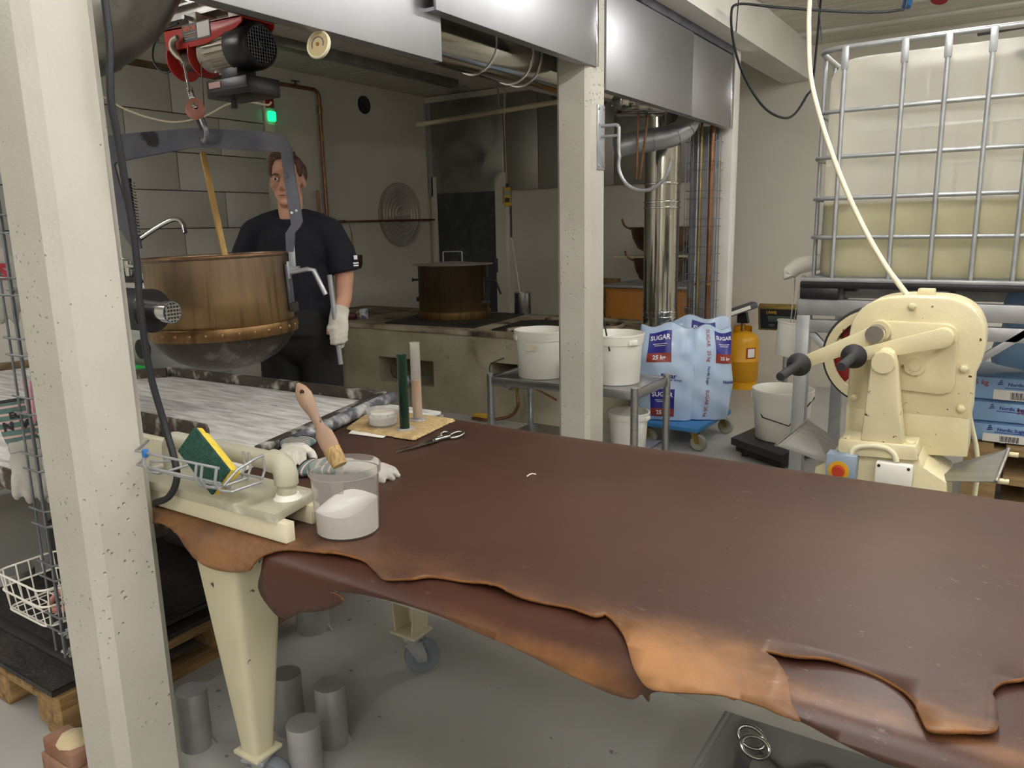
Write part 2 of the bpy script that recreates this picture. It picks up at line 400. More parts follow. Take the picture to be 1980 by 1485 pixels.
# ------------------------------------------------------------------ room shell
XL, YB, XR, YN, ZC = -5.94, 7.40, 4.2, -4.2, 3.0
struct(MB().box((XL-.1, YN-.1, -.1), (XR+.1, YB+.1, 0)).build('floor', 'floor'))
struct(MB().box((XL-.1, YN-.1, ZC), (XR+.1, YB+.1, ZC+.1)).build('ceiling', 'ceiling'))
wl = struct(MB().box((XL-.1, YN, 0), (XL, YB, ZC)).build('wall_left', 'wall_paint'))
wb = struct(MB().box((XL, YB, 0), (XR, YB+.1, ZC)).build('wall_back', 'wall_paint'))
struct(MB().box((XR, YN, 0), (XR+.1, YB, ZC)).build('wall_right', 'wall_paint'))
struct(MB().box((XL, YN-.1, 0), (XR, YN, ZC)).build('wall_near', 'wall_paint'))
struct(MB().box((-1.90, YN, 2.71), (-1.66, YB, ZC)).build('trim_1', 'beam'))          # ceiling beam above the hood
# joints of the ceiling boards
for i, y in enumerate((4.2, 5.55, 6.9)):
    struct(MB().box((-1.66, y, ZC-.018), (XR, y+.05, ZC-.001)).build('trim_%d' % (i+2), 'beam'))
# wall tiles: each one a piece, grout bed behind
MB().box((XL, 1.9, 0), (XL+.006, 4.985, 2.80)).build('grout_bed', 'grout', wl)
zs = [1.547+.3105*k for k in range(-5, 5)]
for i, z0 in enumerate(zs):
    z1 = min(z0+.3105, 2.79)
    y0 = 4.06 if (i-5) % 2 == 1 else 3.63
    js = sorted([y0+.87*k for k in range(-3, 3)]); js = [1.9]+[j for j in js if 1.95 < j < 4.93]+[4.985]
    for a, b in zip(js[:-1], js[1:]):
        MB().box((XL, a+.004, z0+.004), (XL+.014, b-.004, z1-.004), 0.0015).build('tile', 'tile', wl)
MB().box((XL, 1.9, 2.80), (XL+.02, 4.99, 2.85)).build('edge_strip', 'wood_dark', wl)
# skirting at the wall foot
struct(MB().box((-4.8, YB-.012, 0), (XR, YB, .08)).build('baseboard_back', 'wall_paint'))

# dark door in the back wall with pale frame
d = struct(MB().box((-5.82, YB-.03, 0), (-4.98, YB+.02, 2.05)).build('door_1', 'door_dark'))
MB().box((-5.88, YB-.05, 0), (-5.82, YB, 2.1)).build('door_frame', 'door_frame', d)
MB().box((-4.98, YB-.05, 0), (-4.84, YB, 2.1)).build('door_frame', 'door_frame', d)
MB().box((-5.0, YB-.055, 1.0), (-4.96, YB-.03, 1.16)).build('hinge', 'iron_dark', d)

# dark steel splash panels high on the back wall
st = thing('splash_guard', 'plain stainless steel splash panels under the ceiling on the back wall', 'panel', (-4.2, YB-.03, 1.9))
for a, b in ((-5.87, -4.86), (-4.855, -4.42), (-4.415, -3.52), (-3.515, -2.5)):
    MB().box((a, YB-.035, 1.905), (b, YB-.002, 2.93), .002).build('panel', 'steel_dull', st)
b = MB().box((-5.93, YB-.05, 1.88), (-5.86, YB-.035, 2.93))
b.build('corner_strip', 'galv_light', st)
for z in (2.05, 2.4, 2.75):
    MB().cyl((-5.905, YB-.05, z), (-5.905, YB-.056, z), .006, 8).build('screw', 'iron_dark', st)
MB().box((-5.93, YB-.06, 2.93), (-2.5, YB-.002, 2.99)).build('top_trim', 'wall_paint', st)

# ------------------------------------------------------------------ columns
def column(x0, x1, y0, y1, ch, label):
    p = [(x0+ch, y0), (x1-ch, y0), (x1, y0+ch), (x1, y1-ch), (x1-ch, y1), (x0+ch, y1), (x0, y1-ch), (x0, y0+ch)]
    bm = bmesh.new(); n = 14
    b = MB(); b.prism(p, 0, 2.71, 'z')
    o = b.build('concrete_column', 'column_paint', smooth=0)
    return tag(o, label, 'column')
column(-2.0, -1.8, .895, 1.075, .028, 'thick white painted concrete column with wire cable ladder on its side')
column(-1.985, -1.8, 3.478, 3.668, .022, 'white painted concrete column carrying a bent steel hook bracket')

# hook bracket on the far column
hk = thing('hook_bracket', 'steel plate with bent round bar hook screwed to the column beside the trolley', 'hook', (-1.797, 3.60, 1.86))
MB().box((-1.80, 3.565, 1.775), (-1.794, 3.645, 2.085), .0025).build('plate', 'galv_light', hk)
for y in (3.578, 3.632):
    for z in (1.795, 1.99, 2.065): MB().cyl((-1.794, y, z), (-1.789, y, z), .006, 8).build('screw', 'chrome', hk)
P = [(-1.796, 3.61, 1.985), (-1.72, 3.61, 1.985)] + arc((-1.72, 3.61, 1.965), .02, PI/2, 0, 4) + [(-1.70, 3.61, 1.86)] + arc((-1.565, 3.61, 1.80), .135, PI*.92, PI*1.9, 14) + [(-1.425, 3.61, 1.80)]
P = [p for p in P]
MB().tube(smooth_path(P, 3), .0085, 10).build('hook', 'galv_light', hk)
MB().cyl((-1.796, 3.61, 1.935), (-1.70, 3.61, 1.935), .007, 10).build('brace', 'galv_light', hk)

# white post at the end of the hood with pipe duct sheet
pt = thing('corner_post', 'white painted post at the end of the steel hood skirt', 'post', (-1.86, 5.80, 0))
MB().box((-1.90, 5.73, 0), (-1.80, 5.86, 2.71), .006).build('post', 'beam', pt)
MB().box((-2.12, 5.745, 0), (-1.90, 5.77, 2.2), .003).build('backing_sheet', 'galv_light', pt)

# ------------------------------------------------------------------ hood skirt panels
hd = thing('extractor_hood', 'brushed stainless steel extractor hood skirt between the concrete columns', 'hood', (-1.8, 3.5, 2.1))
def panel(x, y0, y1, z0, z1, lip=True, name='panel'):
    b = MB(); b.box((x-.012, y0, z0), (x, y1, z1), .0015)
    if lip: b.box((x-.05, y0, z0), (x-.012, y1, z0+.012))
    return b.build(name, 'hood_steel', hd)
panel(-1.835, 1.1, 2.385, 2.10, 2.66)
panel(-1.788, 2.30, 3.545, 2.253, 2.70)
panel(-1.80, 3.672, 4.885, 2.165, 2.655)
panel(-1.80, 4.892, 5.655, 2.163, 2.65)
MB().box((-1.80, 3.53, 2.253), (-1.782, 3.552, 2.70), .002).build('edge_strip', 'chrome', hd)
MB().box((-1.806, 5.655, 2.163), (-1.792, 5.70, 2.655), .002).build('edge_strip', 'chrome', hd)
MB().box((-1.9, 2.3, 2.66), (-1.80, 5.70, 2.71)).build('top_rail', 'iron_dark', hd)
MB().box((-2.0, 2.0, 2.40), (-1.95, 3.47, 2.44)).build('inner_rail', 'copper_pipe', hd)

# chrome flue along the hood
fl = thing('flue_pipe', 'shiny horizontal flue pipe with band clamps behind the hood skirt', 'pipe', (-2.16, 3.0, 2.28))
MB().cyl((-2.16, 1.6, 2.315), (-2.16, 4.3, 2.315), .125, 40).build('pipe', 'flue_steel', fl)
for y in (3.05, 3.36, 3.44):
    MB().at(T(-2.16, y, 2.315, rx=PI/2)).lathe([(.125, -.008), (.131, -.006), (.131, .006), (.125, .008)], 40).build('band', 'chrome', fl)

# big galvanized duct, upper left
dk = thing('ventilation_duct', 'large galvanized ventilation duct elbow above the hoist', 'duct', (-2.55, 1.62, 2.1))
P = [(-3.6, 1.05, 2.05), (-3.0, 1.38, 2.12), (-2.75, 1.52, 2.17), (-2.62, 1.60, 2.24), (-2.55, 1.66, 2.36), (-2.52, 1.69, 2.52), (-2.52, 1.69, 3.0)]
P = smooth_path(P, 5)
MB().tube(P, .155, 40).build('pipe', 'galvanized', dk)
for i in (7, 12, 16, 20):
    t = (P[i+1]-P[i-1]).normalized()
    MB().tube([P[i]-t*.006, P[i]+t*.006], .160, 40).build('seam', 'galvanized', dk)

# cable channel under the ceiling, hoist rail
o = MB(); o.box((-5.11, 3.2, 2.93), (-4.99, 6.75, 3.0), .004)
tag(o.build('ceiling_channel', 'galvanized'), 'grey metal channel fixed along the ceiling in the boiling room', 'channel')
o = MB(); o.box((-4.4, 2.085, 2.40), (-1.96, 2.155, 2.408)).box((-4.4, 2.085, 2.352), (-1.96, 2.155, 2.36)).box((-4.4, 2.116, 2.36), (-1.96, 2.124, 2.40))
tag(o.build('hoist_rail', 'galvanized'), 'galvanized steel beam that the red hoist hangs from', 'rail')
for x, l in ((-4.2, 'steel hanger of the hoist beam next to the tiled wall'), (-2.03, 'steel hanger of the hoist beam close to the hood skirt')):
    tag(MB().box((x-.015, 2.105, 2.4085), (x+.015, 2.135, 3.0)).build('rail_hanger', 'galvanized'), l, 'hanger', 'rail hangers')

# round vent in the left wall
v = thing('wall_vent', 'small round dark vent grille high on the left wall', 'vent', (XL+.01, 6.34, 2.80))
MB().at(T(XL, 6.34, 2.80, ry=PI/2)).lathe([(.0, .002), (.075, .002), (.08, .010), (.09, .010), (.092, 0)], 28).build('ring', 'cast_iron', v)
for k in range(-4, 5):
    hw = math.sqrt(max(.0001, .075**2-(k*.016)**2)); MB().box((XL+.003, 6.34-hw, 2.80+k*.016-.003), (XL+.010, 6.34+hw, 2.80+k*.016+.003)).build('slat', 'iron_dark', v)

# ------------------------------------------------------------------ ceiling lamps of the place, all above or behind the picture
# (two rows over the working area, seen mirrored in the hood skirt and as sheen on the hides; one row over the bay with the floured table)
rows = [('hood_row', -.35, ('rearmost', -3.7), ('rear', -1.65), ('camera', .4), ('table', 2.45), ('tank', 4.5)),
        ('right_row', 1.6, ('rearmost', -3.7), ('rear', -1.65), ('camera', .4), ('table', 2.45), ('tank', 4.5), ('back_wall', 6.55)),
        ('left_row', -4.2, ('rear', -1.65), ('camera', .4))]
for row, x, *spots in rows:
    for spot, y in spots:
        nm = row+'_'+spot+'_offscreen'
        l = thing('ceiling_lamp_'+nm, 'white fluorescent tube lamp with prismatic cover under the ceiling', 'lamp', (x, y, 2.92), group='ceiling lamps of the working area')
        MB().box((x-.09, y-.64, 2.955), (x+.09, y+.64, 3.0), .008).build('lamp_housing_'+nm, 'beam', l)
        MB().box((x-.075, y-.625, 2.915), (x+.075, y+.625, 2.955), .01).build('lamp_cover_'+nm, 'lamp_on', l)
# ------------------------------------------------------------------ leather covered work table
ZT = 0.79                       # leather surface
YE, RB = 1.13, 0.06             # where the flat ends and bend radius at the near edge
YF, RF = 2.22, 0.05             # the same for the far edge
def prof(t, lift=0.0):
    """(y, z) of the sheet for the unrolled coordinate t (equal to y on the flat)"""
    if t >= YF:
        s = t-YF; a = s/RF
        if a < PI/2: return YF+(RF+lift)*math.sin(a), ZT-RF+(RF+lift)*math.cos(a)
        return YF+RF+lift, ZT-RF-(s-RF*PI/2)
    if t >= YE: return t, ZT+lift
    s = YE-t; a = s/RB
    if a < PI/2: return YE-(RB+lift)*math.sin(a), ZT-RB+(RB+lift)*math.cos(a)
    d = s-RB*PI/2
    return YE-RB-lift+0.10*d*d, ZT-RB-d
def on_sheet(x, y, lift=0.0):
    """unrolled coordinates of the point of the sheet that a line of sight meets"""
    r = ray(x, y); best = None; prev = None
    t = 2.4
    while t > 0.6:
        Y, Z = prof(t, lift); g = (CAMZ + r.z*(Y/r.y)) - Z
        if prev is not None and prev > 0 >= g or prev is not None and prev < 0 <= g: best = t; break
        prev = g; t -= 0.002
    if best is None: best = 0.7
    Y, Z = prof(best, lift); return (r.x*(Y/r.y), best)
def leather(name, poly, lift, mats, label, wear=None, rip=0.0, thick=0.005, seed=0.0):
    bm = bmesh.new(); f = bm.faces.new([bm.verts.new((a, b, 0)) for a, b in poly])
    xs = [p[0] for p in poly]; ts = [p[1] for p in poly]
    cuts = [((v, 0, 0), (1, 0, 0)) for v in np.arange(min(xs)+.03, max(xs), .04)]
    tl = list(np.arange(min(ts)+.01, YE+.02, .016))+list(np.arange(YE+.06, YF, .07))+list(np.arange(YF, max(ts), .016))
    cuts += [((0, v, 0), (0, 1, 0)) for v in tl]
    for co, no in cuts: bmesh.ops.bisect_plane(bm, geom=bm.verts[:]+bm.edges[:]+bm.faces[:], plane_co=co, plane_no=no, dist=1e-5)
    bmesh.ops.triangulate(bm, faces=[q for q in bm.faces if len(q.verts) > 4])
    me = bpy.data.meshes.new(name); W = []
    B = np.array(poly)
    for v in bm.verts:
        x, t = v.co.x, v.co.y
        edge = v.is_boundary
        d = np.sqrt(((B-np.array((x, t)))**2).sum(1)).min()
        k = lift + rip*(0.5+0.5*math.sin(x*23+seed)*math.sin(x*9.1+2*seed))*math.exp(-d/.03)*(1 if t < YE+.2 else 0)
        k += .0012*math.sin(x*7+seed)*math.sin(t*9)
        Y, Z = prof(t, k)
        if t < YE-.1: Y -= .012*(.5+.5*math.sin(x*11+seed))*min(1, (YE-.1-t)/.1)
        W.append(wear(x, t) if wear else 0.0)
        v.co = (x, Y, Z)
    bm.normal_update(); bm.to_mesh(me); bm.free()
    at = me.attributes.new('wear', 'FLOAT', 'POINT'); at.data.foreach_set('value', W)
    for k in mats: me.materials.append(MATS[k])
    me.polygons.foreach_set('use_smooth', [True]*len(me.polygons))
    # orient up
    up = sum(p.normal.z*p.area for p in me.polygons)
    if up < 0: me.flip_normals()
    o = bpy.data.objects.new(name, me); C.objects.link(o)
    md = o.modifiers.new('thickness', 'SOLIDIFY'); md.thickness = thick; md.offset = -1; md.material_offset_rim = 1; md.material_offset = 0
    # move origin to the base of the thing
    c0 = Vector((-.6, 1.6, ZT-.2))
    me.transform(Matrix.Translation(-c0)); o.location = c0
    return tag(o, label, 'leather hide')
# leather with a worn tan edge: the patina of the hide itself
def leather_mat(name, dark, mid, tan, rough):
    mt = mat(name, dark, mid, 1.6, rough, bump=0.05, bscale=10, detail=9, rvar=.05); nt = mt.node_tree; L = nt.links.new; b = nt.nodes['Principled BSDF']
    src = b.inputs['Base Color'].links[0].from_socket
    a = nd(nt, 'ShaderNodeAttribute', attribute_name='wear'); tc = nd(nt, 'ShaderNodeTexCoord')
    n = nd(nt, 'ShaderNodeTexNoise'); n.inputs['Scale'].default_value = 11; n.inputs['Detail'].default_value = 10; n.inputs['Roughness'].default_value = .7; L(tc.outputs['Object'], n.inputs['Vector'])
    ad = nd(nt, 'ShaderNodeMath', operation='MULTIPLY_ADD'); L(n.outputs['Fac'], ad.inputs[0]); ad.inputs[1].default_value = 1.3; ad.inputs[2].default_value = -0.65
    sm = nd(nt, 'ShaderNodeMath', operation='ADD', use_clamp=True); L(a.outputs['Fac'], sm.inputs[0]); L(ad.outputs[0], sm.inputs[1])
    ml = nd(nt, 'ShaderNodeMath', operation='MULTIPLY', use_clamp=True); L(a.outputs['Fac'], ml.inputs[0]); ml.inputs[1].default_value = 3.0
    m2 = nd(nt, 'ShaderNodeMath', operation='MULTIPLY', use_clamp=True); L(sm.outputs[0], m2.inputs[0]); L(ml.outputs[0], m2.inputs[1])
    mx = nd(nt, 'ShaderNodeMix', data_type='RGBA'); L(m2.outputs[0], mx.inputs[0]); L(src, mx.inputs[6]); mx.inputs[7].default_value = tan
    # flour dust: fine pale scuffs
    mp = nd(nt, 'ShaderNodeMapping'); mp.inputs['Scale'].default_value = (14, 22, 9); mp.inputs['Rotation'].default_value = (0, 0, 0.5); L(tc.outputs['Object'], mp.inputs[0])
    n2 = nd(nt, 'ShaderNodeTexNoise'); n2.inputs['Scale'].default_value = 2.2; n2.inputs['Detail'].default_value = 10; n2.inputs['Roughness'].default_value = .75; L(mp.outputs[0], n2.inputs['Vector'])
    r2 = nd(nt, 'ShaderNodeValToRGB'); r2.color_ramp.elements[0].position = .60; r2.color_ramp.elements[1].position = .74; L(n2.outputs['Fac'], r2.inputs[0])
    n5 = nd(nt, 'ShaderNodeTexNoise'); n5.inputs['Scale'].default_value = 3.0; n5.inputs['Detail'].default_value = 3; L(tc.outputs['Object'], n5.inputs['Vector'])
    r5 = nd(nt, 'ShaderNodeMapRange'); r5.inputs[1].default_value = .46; r5.inputs[2].default_value = .68; r5.inputs[3].default_value = 0; r5.inputs[4].default_value = .62; L(n5.outputs['Fac'], r5.inputs[0])
    ml2 = nd(nt, 'ShaderNodeMath', operation='MULTIPLY'); L(r2.outputs[0], ml2.inputs[0]); L(r5.outputs[0], ml2.inputs[1])
    mx2 = nd(nt, 'ShaderNodeMix', data_type='RGBA'); L(ml2.outputs[0], mx2.inputs[0]); L(mx.outputs[2], mx2.inputs[6]); mx2.inputs[7].default_value = S('b8a79c')
    L(mx2.outputs[2], b.inputs['Base Color'])
leather_mat('leather_top', S('4c3329'), S('402a22'), S('9c6f46'), 0.47)
leather_mat('leather_under', S('4a2b20'), S('3a2119'), S('8f6238'), 0.38)
mat('leather_edge', S('8a5a2c'), S('6d4420'), 30, 0.85)

# the metal table below
tb = thing('work_table', 'cream steel work table on castors under the leather hides', 'table', (-.5, 1.65, 0))
MB().box((-1.80, 1.125, .715), (.80, 2.225, .778), .01).build('table_top', 'galvanized', tb)
def sheet_leg(x, y, z0, z1, wt, wb):
    b = MB(); t, u = wt/2, wb/2
    b.add([(x-u, y-u, z0), (x+u, y-u, z0), (x+u, y+u, z0), (x-u, y+u, z0), (x-t, y-t, z1), (x+t, y-t, z1), (x+t, y+t, z1), (x-t, y+t, z1)],
          [(0,3,2,1),(4,5,6,7),(0,1,5,4),(1,2,6,5),(2,3,7,6),(3,0,4,7)])
    bm = bmesh.new(); vs_ = [bm.verts.new(p) for p in b.v]; [bm.faces.new([vs_[i] for i in f]) for f in b.f]
    bmesh.ops.bevel(bm, geom=[e for e in bm.edges if abs((e.verts[0].co-e.verts[1].co).z) > .1], offset=.018, segments=4, profile=.5, affect='EDGES')
    return MB().bm(bm)
def castor(parent, x, y, zt, mt='wheel_grey', rz=0.3, r=.055):
    c = MB().at(T(x, y, 0, rz)); c.box((-.035, -.04, zt-.012), (.035, .04, zt), .003).build('castor_plate', 'galv_light', parent)
    f = MB().at(T(x, y, 0, rz)); f.cyl((0, 0, zt-.03), (0, 0, zt-.012), .03, 18)
    for s in (-1, 1): f.prism([(-.03, zt-.03), (.03, zt-.03), (.045, r+.012), (.045, r-.012), (.015, r-.012)], s*.026-.003, s*.026+.003, 'y')
    f.build('castor_fork', 'galv_light', parent)
    wv = MB().at(T(x, y, 0, rz) @ T(.032, 0, r, rx=PI/2)); wv.lathe([(.0, -.014), (r*.55, -.014), (r*.6, -.018), (r*.92, -.019), (r, -.012), (r, .012), (r*.92, .019), (r*.6, .018), (r*.55, .014), (0, .014)], 28).build('castor_wheel', mt, parent)
for x, y in ((-1.595, 1.16), (.5, 1.16)):
    sheet_leg(x-.008, y, .135, .715, .16, .068).build('leg', 'leg_paint', tb)
    MB().box((x-.055, y-.045, .125), (x+.04, y+.045, .137), .004).build('foot_plate', 'leg_paint', tb); castor(tb, x, y, .125)
for x, y in ((-1.62, 1.82), (.5, 1.82)):
    b = MB()
    for s in (-1, 1):
        b.add([(x+s*.034, y-.04, .165), (x+s*.040, y-.04, .165), (x+s*.040, y+.04, .165), (x+s*.034, y+.04, .165), (x+s*.070, y-.04, .715), (x+s*.076, y-.04, .715), (x+s*.076, y+.04, .715), (x+s*.070, y+.04, .715)],
              [(0,3,2,1),(4,5,6,7),(0,1,5,4),(1,2,6,5),(2,3,7,6),(3,0,4,7)])
    b.add([(x-.034, y+.034, .165), (x+.034, y+.034, .165), (x+.034, y+.04, .165), (x-.034, y+.04, .165), (x-.07, y+.034, .715), (x+.07, y+.034, .715), (x+.07, y+.04, .715), (x-.07, y+.04, .715)],
          [(0,3,2,1),(4,5,6,7),(0,1,5,4),(1,2,6,5),(2,3,7,6),(3,0,4,7)])
    b.build('leg', 'leg_paint', tb); MB().box((x-.055, y-.05, .153), (x+.055, y+.05, .165), .004).build('foot_plate', 'leg_paint', tb); castor(tb, x, y, .153, rz=.9, r=.06)

# under hide: dark, hangs over the near edge
ub = [on_sheet(*p) for p in [(505, 1100), (500, 1135), (520, 1170), (548, 1197), (580, 1185), (625, 1180), (662, 1165), (655, 1150), (640, 1142), (700, 1148), (770, 1165), (850, 1190), (930, 1225), (1000, 1255), (1100, 1305), (1180, 1340), (1225, 1352), (1240, 1340), (1254, 1356), (1258, 1340), (1300, 1335), (1420, 1340), (1545, 1393), (1620, 1432), (1700, 1470), (1760, 1490)]]
lo = min(t for x, t in ub[20:]); ub = [(v.x, v.y) for v in smooth_path([(a, b, 0) for a, b in ub], 3)]
poly = ub + [(.10, lo), (.45, lo+.02), (.86, lo+.03), (.86, 2.36), (-1.40, 2.36)]
def wear_u(x, t):
    k = max(0, 1-abs(t-1.02)/.085)*max(0, min(1, (x+1.0)/.25))*max(0, min(1, (-.42-x)/.15)); 
    k2 = max(0, 1-abs(t-1.13)/.05)*max(0, min(1, (x+.42)/.1))*.5
    return .95*k+.8*k2
leather('leather_hide', poly, 0.0, ['leather_under', 'leather_edge'], 'dark glossy under hide hanging down below the scalloped brown hide', wear_u, thick=.005)
# top hide: brown with tan edge, scalloped front, flap and tongue
fr = [(298, 1010), (320, 1014), (345, 1030), (362, 1055), (385, 1080), (420, 1098), (455, 1106), (482, 1102), (498, 1085), (515, 1073), (560, 1065), (620, 1071), (680, 1080), (705, 1086), (725, 1103), (745, 1121), (800, 1121), (835, 1116), (870, 1120), (900, 1127), (955, 1137), (1000, 1155), (1060, 1168), (1100, 1177), (1150, 1195), (1172, 1190), (1195, 1212), (1212, 1245), (1224, 1285), (1240, 1312), (1262, 1330), (1310, 1336), (1400, 1344), (1480, 1368), (1546, 1394), (1531, 1362), (1518, 1312), (1500, 1282), (1480, 1264), (1540, 1276), (1600, 1279), (1680, 1298), (1735, 1328), (1765, 1356), (1782, 1395), (1798, 1418), (1860, 1421), (1926, 1416), (1926, 1365), (1918, 1345), (1935, 1326), (1980, 1316)]
fb = [on_sheet(*p, .006) for p in fr]; fb = [(v.x, v.y) for v in smooth_path([(a, b, 0) for a, b in fb], 4)]
poly = [(-1.86, fb[0][1]+.02)] + fb + [(.2, 1.24), (.5, 1.18), (.85, 1.16), (.85, 2.33), (.3, 2.345), (-.4, 2.33), (-1.0, 2.34), (-1.5, 2.32), (-1.9, 2.30), (-2.09, 2.27), (-2.09, 2.1), (-1.94, 1.62), (-1.88, 1.35)]
def wear_t(x, t):
    base = max(0, min(1, (1.30-t)/.26))
    flap = max(0, min(1, 1-abs(x+.42)/.22))*max(0, min(1, (1.24-t)/.12))
    return min(1, .36*base + .80*flap + .30*max(0, min(1, (-1.30-x)/.12))*base + .45*max(0, min(1, (.16-abs(x+.02))/.06))*max(0, min(1, (1.19-t)/.06))) + .12*max(0, min(1, (t-2.12)/.12))
leather('leather_hide', poly, 0.0065, ['leather_top', 'leather_edge'], 'large brown hide with tan scalloped edge covering the work table', wear_t, rip=.012, thick=.0055, seed=1.3)
ZH = ZT + .0075   # surface of the top hide

# ------------------------------------------------------------------ pressing board with pipe handle on cream strips
pb = thing('press_board', 'grey plastic pressing board with bent pipe handle on cream strips', 'board', (-1.66, 1.18, ZH))
MB().prism([(-1.965, 1.088), (-1.368, 1.092), (-1.41, 1.262), (-1.965, 1.262)], .846, .869, 'z', .002).build('board', 'pvc', pb)
MB().box((-1.93, 1.10, ZH+.001), (-1.345, 1.128, .846), .002).build('strip', 'cream_plastic', pb)
MB().box((-1.93, 1.215, ZH+.001), (-1.385, 1.243, .846), .002).build('strip', 'cream_plastic', pb)
pp = [(-1.43, 1.185, .869), (-1.43, 1.185, .925)] + arc((-1.46, 1.185, .925), .03, 0, PI/2, 6) + [(-1.49, 1.185, .955), (-1.86, 1.185, .955)] + arc((-1.86, 1.185, .925), .03, PI/2, PI, 6) + [(-1.89, 1.185, .869)]
MB().tube(pp, .0235, 20).build('handle', 'pvc', pb)
e = MB(); e.tube([(-1.43, 1.185, .905), (-1.43, 1.185, .925)] + arc((-1.46, 1.185, .925), .03, 0, PI/2, 6) + [(-1.475, 1.185, .955)], .029, 20)
e.build('elbow', 'pvc', pb)
MB().at(T(-1.43, 1.185, .869)).lathe([(.034, 0), (.030, .004), (.027, .012)], 20).build('weld', 'white_plastic', pb)
# cream bar behind the handle and dark scraper plate
o = MB().box((-2.28, 1.268, .792), (-1.845, 1.296, .905), .002)
tag(o.build('cream_bar', 'cream_plastic'), 'cream plastic bar standing on edge behind the pressing board', 'bar')
o = MB().prism([(-2.32, .800), (-1.93, .800), (-1.925, .83), (-1.925, .945), (-1.935, .957), (-2.32, .957)], 1.325, 1.333, 'y', 0)
tag(o.build('scraper_plate', 'steel_bar'), 'dark steel scraper plate standing behind the cream bar', 'scraper')

# ------------------------------------------------------------------ tub with powder and brush
tbx, tby = -1.283, 1.235
t = thing('powder_tub', 'translucent plastic tub half full of white powder on the hide', 'tub', (tbx, tby, ZH))
M = T(tbx, tby, ZH)
MB().at(M).lathe([(0, .002), (.070, .002), (.0735, .006), (.0795, .148), (.0845, .148), (.0845, .150), (.0855, .164), (.0835, .166), (.0815, .164), (.0805, .150), (.0775, .146), (.0715, .008), (0, .005)], 56).build('wall', 'tub_plastic', t)
pw = MB().at(M); n = 40; R = 14; vs_ = []; fs_ = []
vs_.append((0, 0, .075))
for i in range(1, R+1):
    for k in range(n):
        a = 2*PI*k/n; r = .0735*i/R; vs_.append((r*math.cos(a), r*math.sin(a), .068+.012*math.sin(a*1.0+.6)*(i/R)+.006*math.sin(3*a+i*.5)*(i/R)))
for k in range(n): fs_.append((0, 1+k, 1+(k+1) % n))
for i in range(1, R):
    for k in range(n): a = 1+(i-1)*n; fs_.append((a+k, a+n+k, a+n+(k+1) % n, a+(k+1) % n))
o = len(vs_)
for k in range(n): a = 2*PI*k/n; vs_.append((.0712*math.cos(a), .0712*math.sin(a), .0065))
a = 1+(R-1)*n
for k in range(n): fs_.append((a+k, o+k, o+(k+1) % n, a+(k+1) % n))
fs_.append(tuple(o+k for k in range(n)))
pw.add(vs_, fs_).build('powder', 'powder', t)
MB().at(M @ T(0, 0, 0, -1.0)).box((.0775, -.014, .120), (.083, .014, .150), .003).build('seal_tab', 'tub_plastic', t)
# flat paint brush standing in the tub
br = thing('paint_brush', 'flat paint brush with worn wooden handle standing in the powder tub', 'brush', (-1.262, 1.232, ZH+.09))
p0 = CAM + ray(641, 868)*1.80; p1 = CAM + ray(576, 741)*1.84; ax = (p1-p0); LB = ax.length; ax.normalize()
side = (RT - ax*RT.dot(ax)).normalized(); M = frame(p0, side, ax.cross(side)*-1)
M = Matrix((side, ax.cross(side), ax)).transposed().to_4x4(); M.translation = p0
outl = [(.0, .020), (.02, .0215), (.055, .021), (.075, .013), (.10, .0105), (.135, .013), (.17, .0185), (.20, .0195), (.225, .014), (.243, .005), (.245, .001)]
b = MB().at(M); vs_ = []; fs_ = []; n = 14
for z, wd in [(z_*LB/.245, w_) for z_, w_ in outl]:
    th = .008 if z < .06 else .009
    for k in range(n):
        a = 2*PI*k/n; vs_.append((wd*math.cos(a), th*min(1, wd/.006)*math.sin(a), z))
for i in range(len(outl)-1):
    for k in range(n): fs_.append((i*n+k, i*n+(k+1) % n, (i+1)*n+(k+1) % n, (i+1)*n+k))
fs_.append(tuple(range(n))[::-1]); fs_.append(tuple(range((len(outl)-1)*n, len(outl)*n)))
b.add(vs_, fs_)
cut = MB().at(M).tube([(0, -.03, .208*LB/.245), (0, .03, .208*LB/.245)], .006, 14)
def drill(a_, c_):
    obs = []
    for q_ in (a_, c_):
        me = bpy.data.meshes.new('drill'); me.from_pydata(q_.v, [], q_.f); bm = bmesh.new(); bm.from_mesh(me); bmesh.ops.recalc_face_normals(bm, faces=bm.faces[:]); bm.to_mesh(me); bm.free()
        ob = bpy.data.objects.new('drill', me); C.objects.link(ob); obs.append(ob)
    md = obs[0].modifiers.new('b', 'BOOLEAN'); md.operation = 'DIFFERENCE'; md.object = obs[1]; md.solver = 'EXACT'
    ev = obs[0].evaluated_get(bpy.context.evaluated_depsgraph_get()); m2 = ev.to_mesh()
    out = MB(); out.add([v.co[:] for v in m2.vertices], [tuple(p.vertices) for p in m2.polygons]); ev.to_mesh_clear()
    for ob in obs: me = ob.data; bpy.data.objects.remove(ob); bpy.data.meshes.remove(me)
    return out
h = drill(b, cut).build('handle', 'brush_wood', br)      # a real hole through the handle
MB().at(M).tube([(.0068*math.cos(2*PI*k/16), -.0088, .208*LB/.245+.0068*math.sin(2*PI*k/16)) for k in range(16)], .0011, 6, closed=True).build('hole_rim', 'brush_wood', h)
MB().at(M @ T(0, 0, -.045)).lathe([(.0, 0), (.017, 0), (.020, .02), (.0205, .045), (.0, .046)], 20).build('bristles', 'bristle', br)

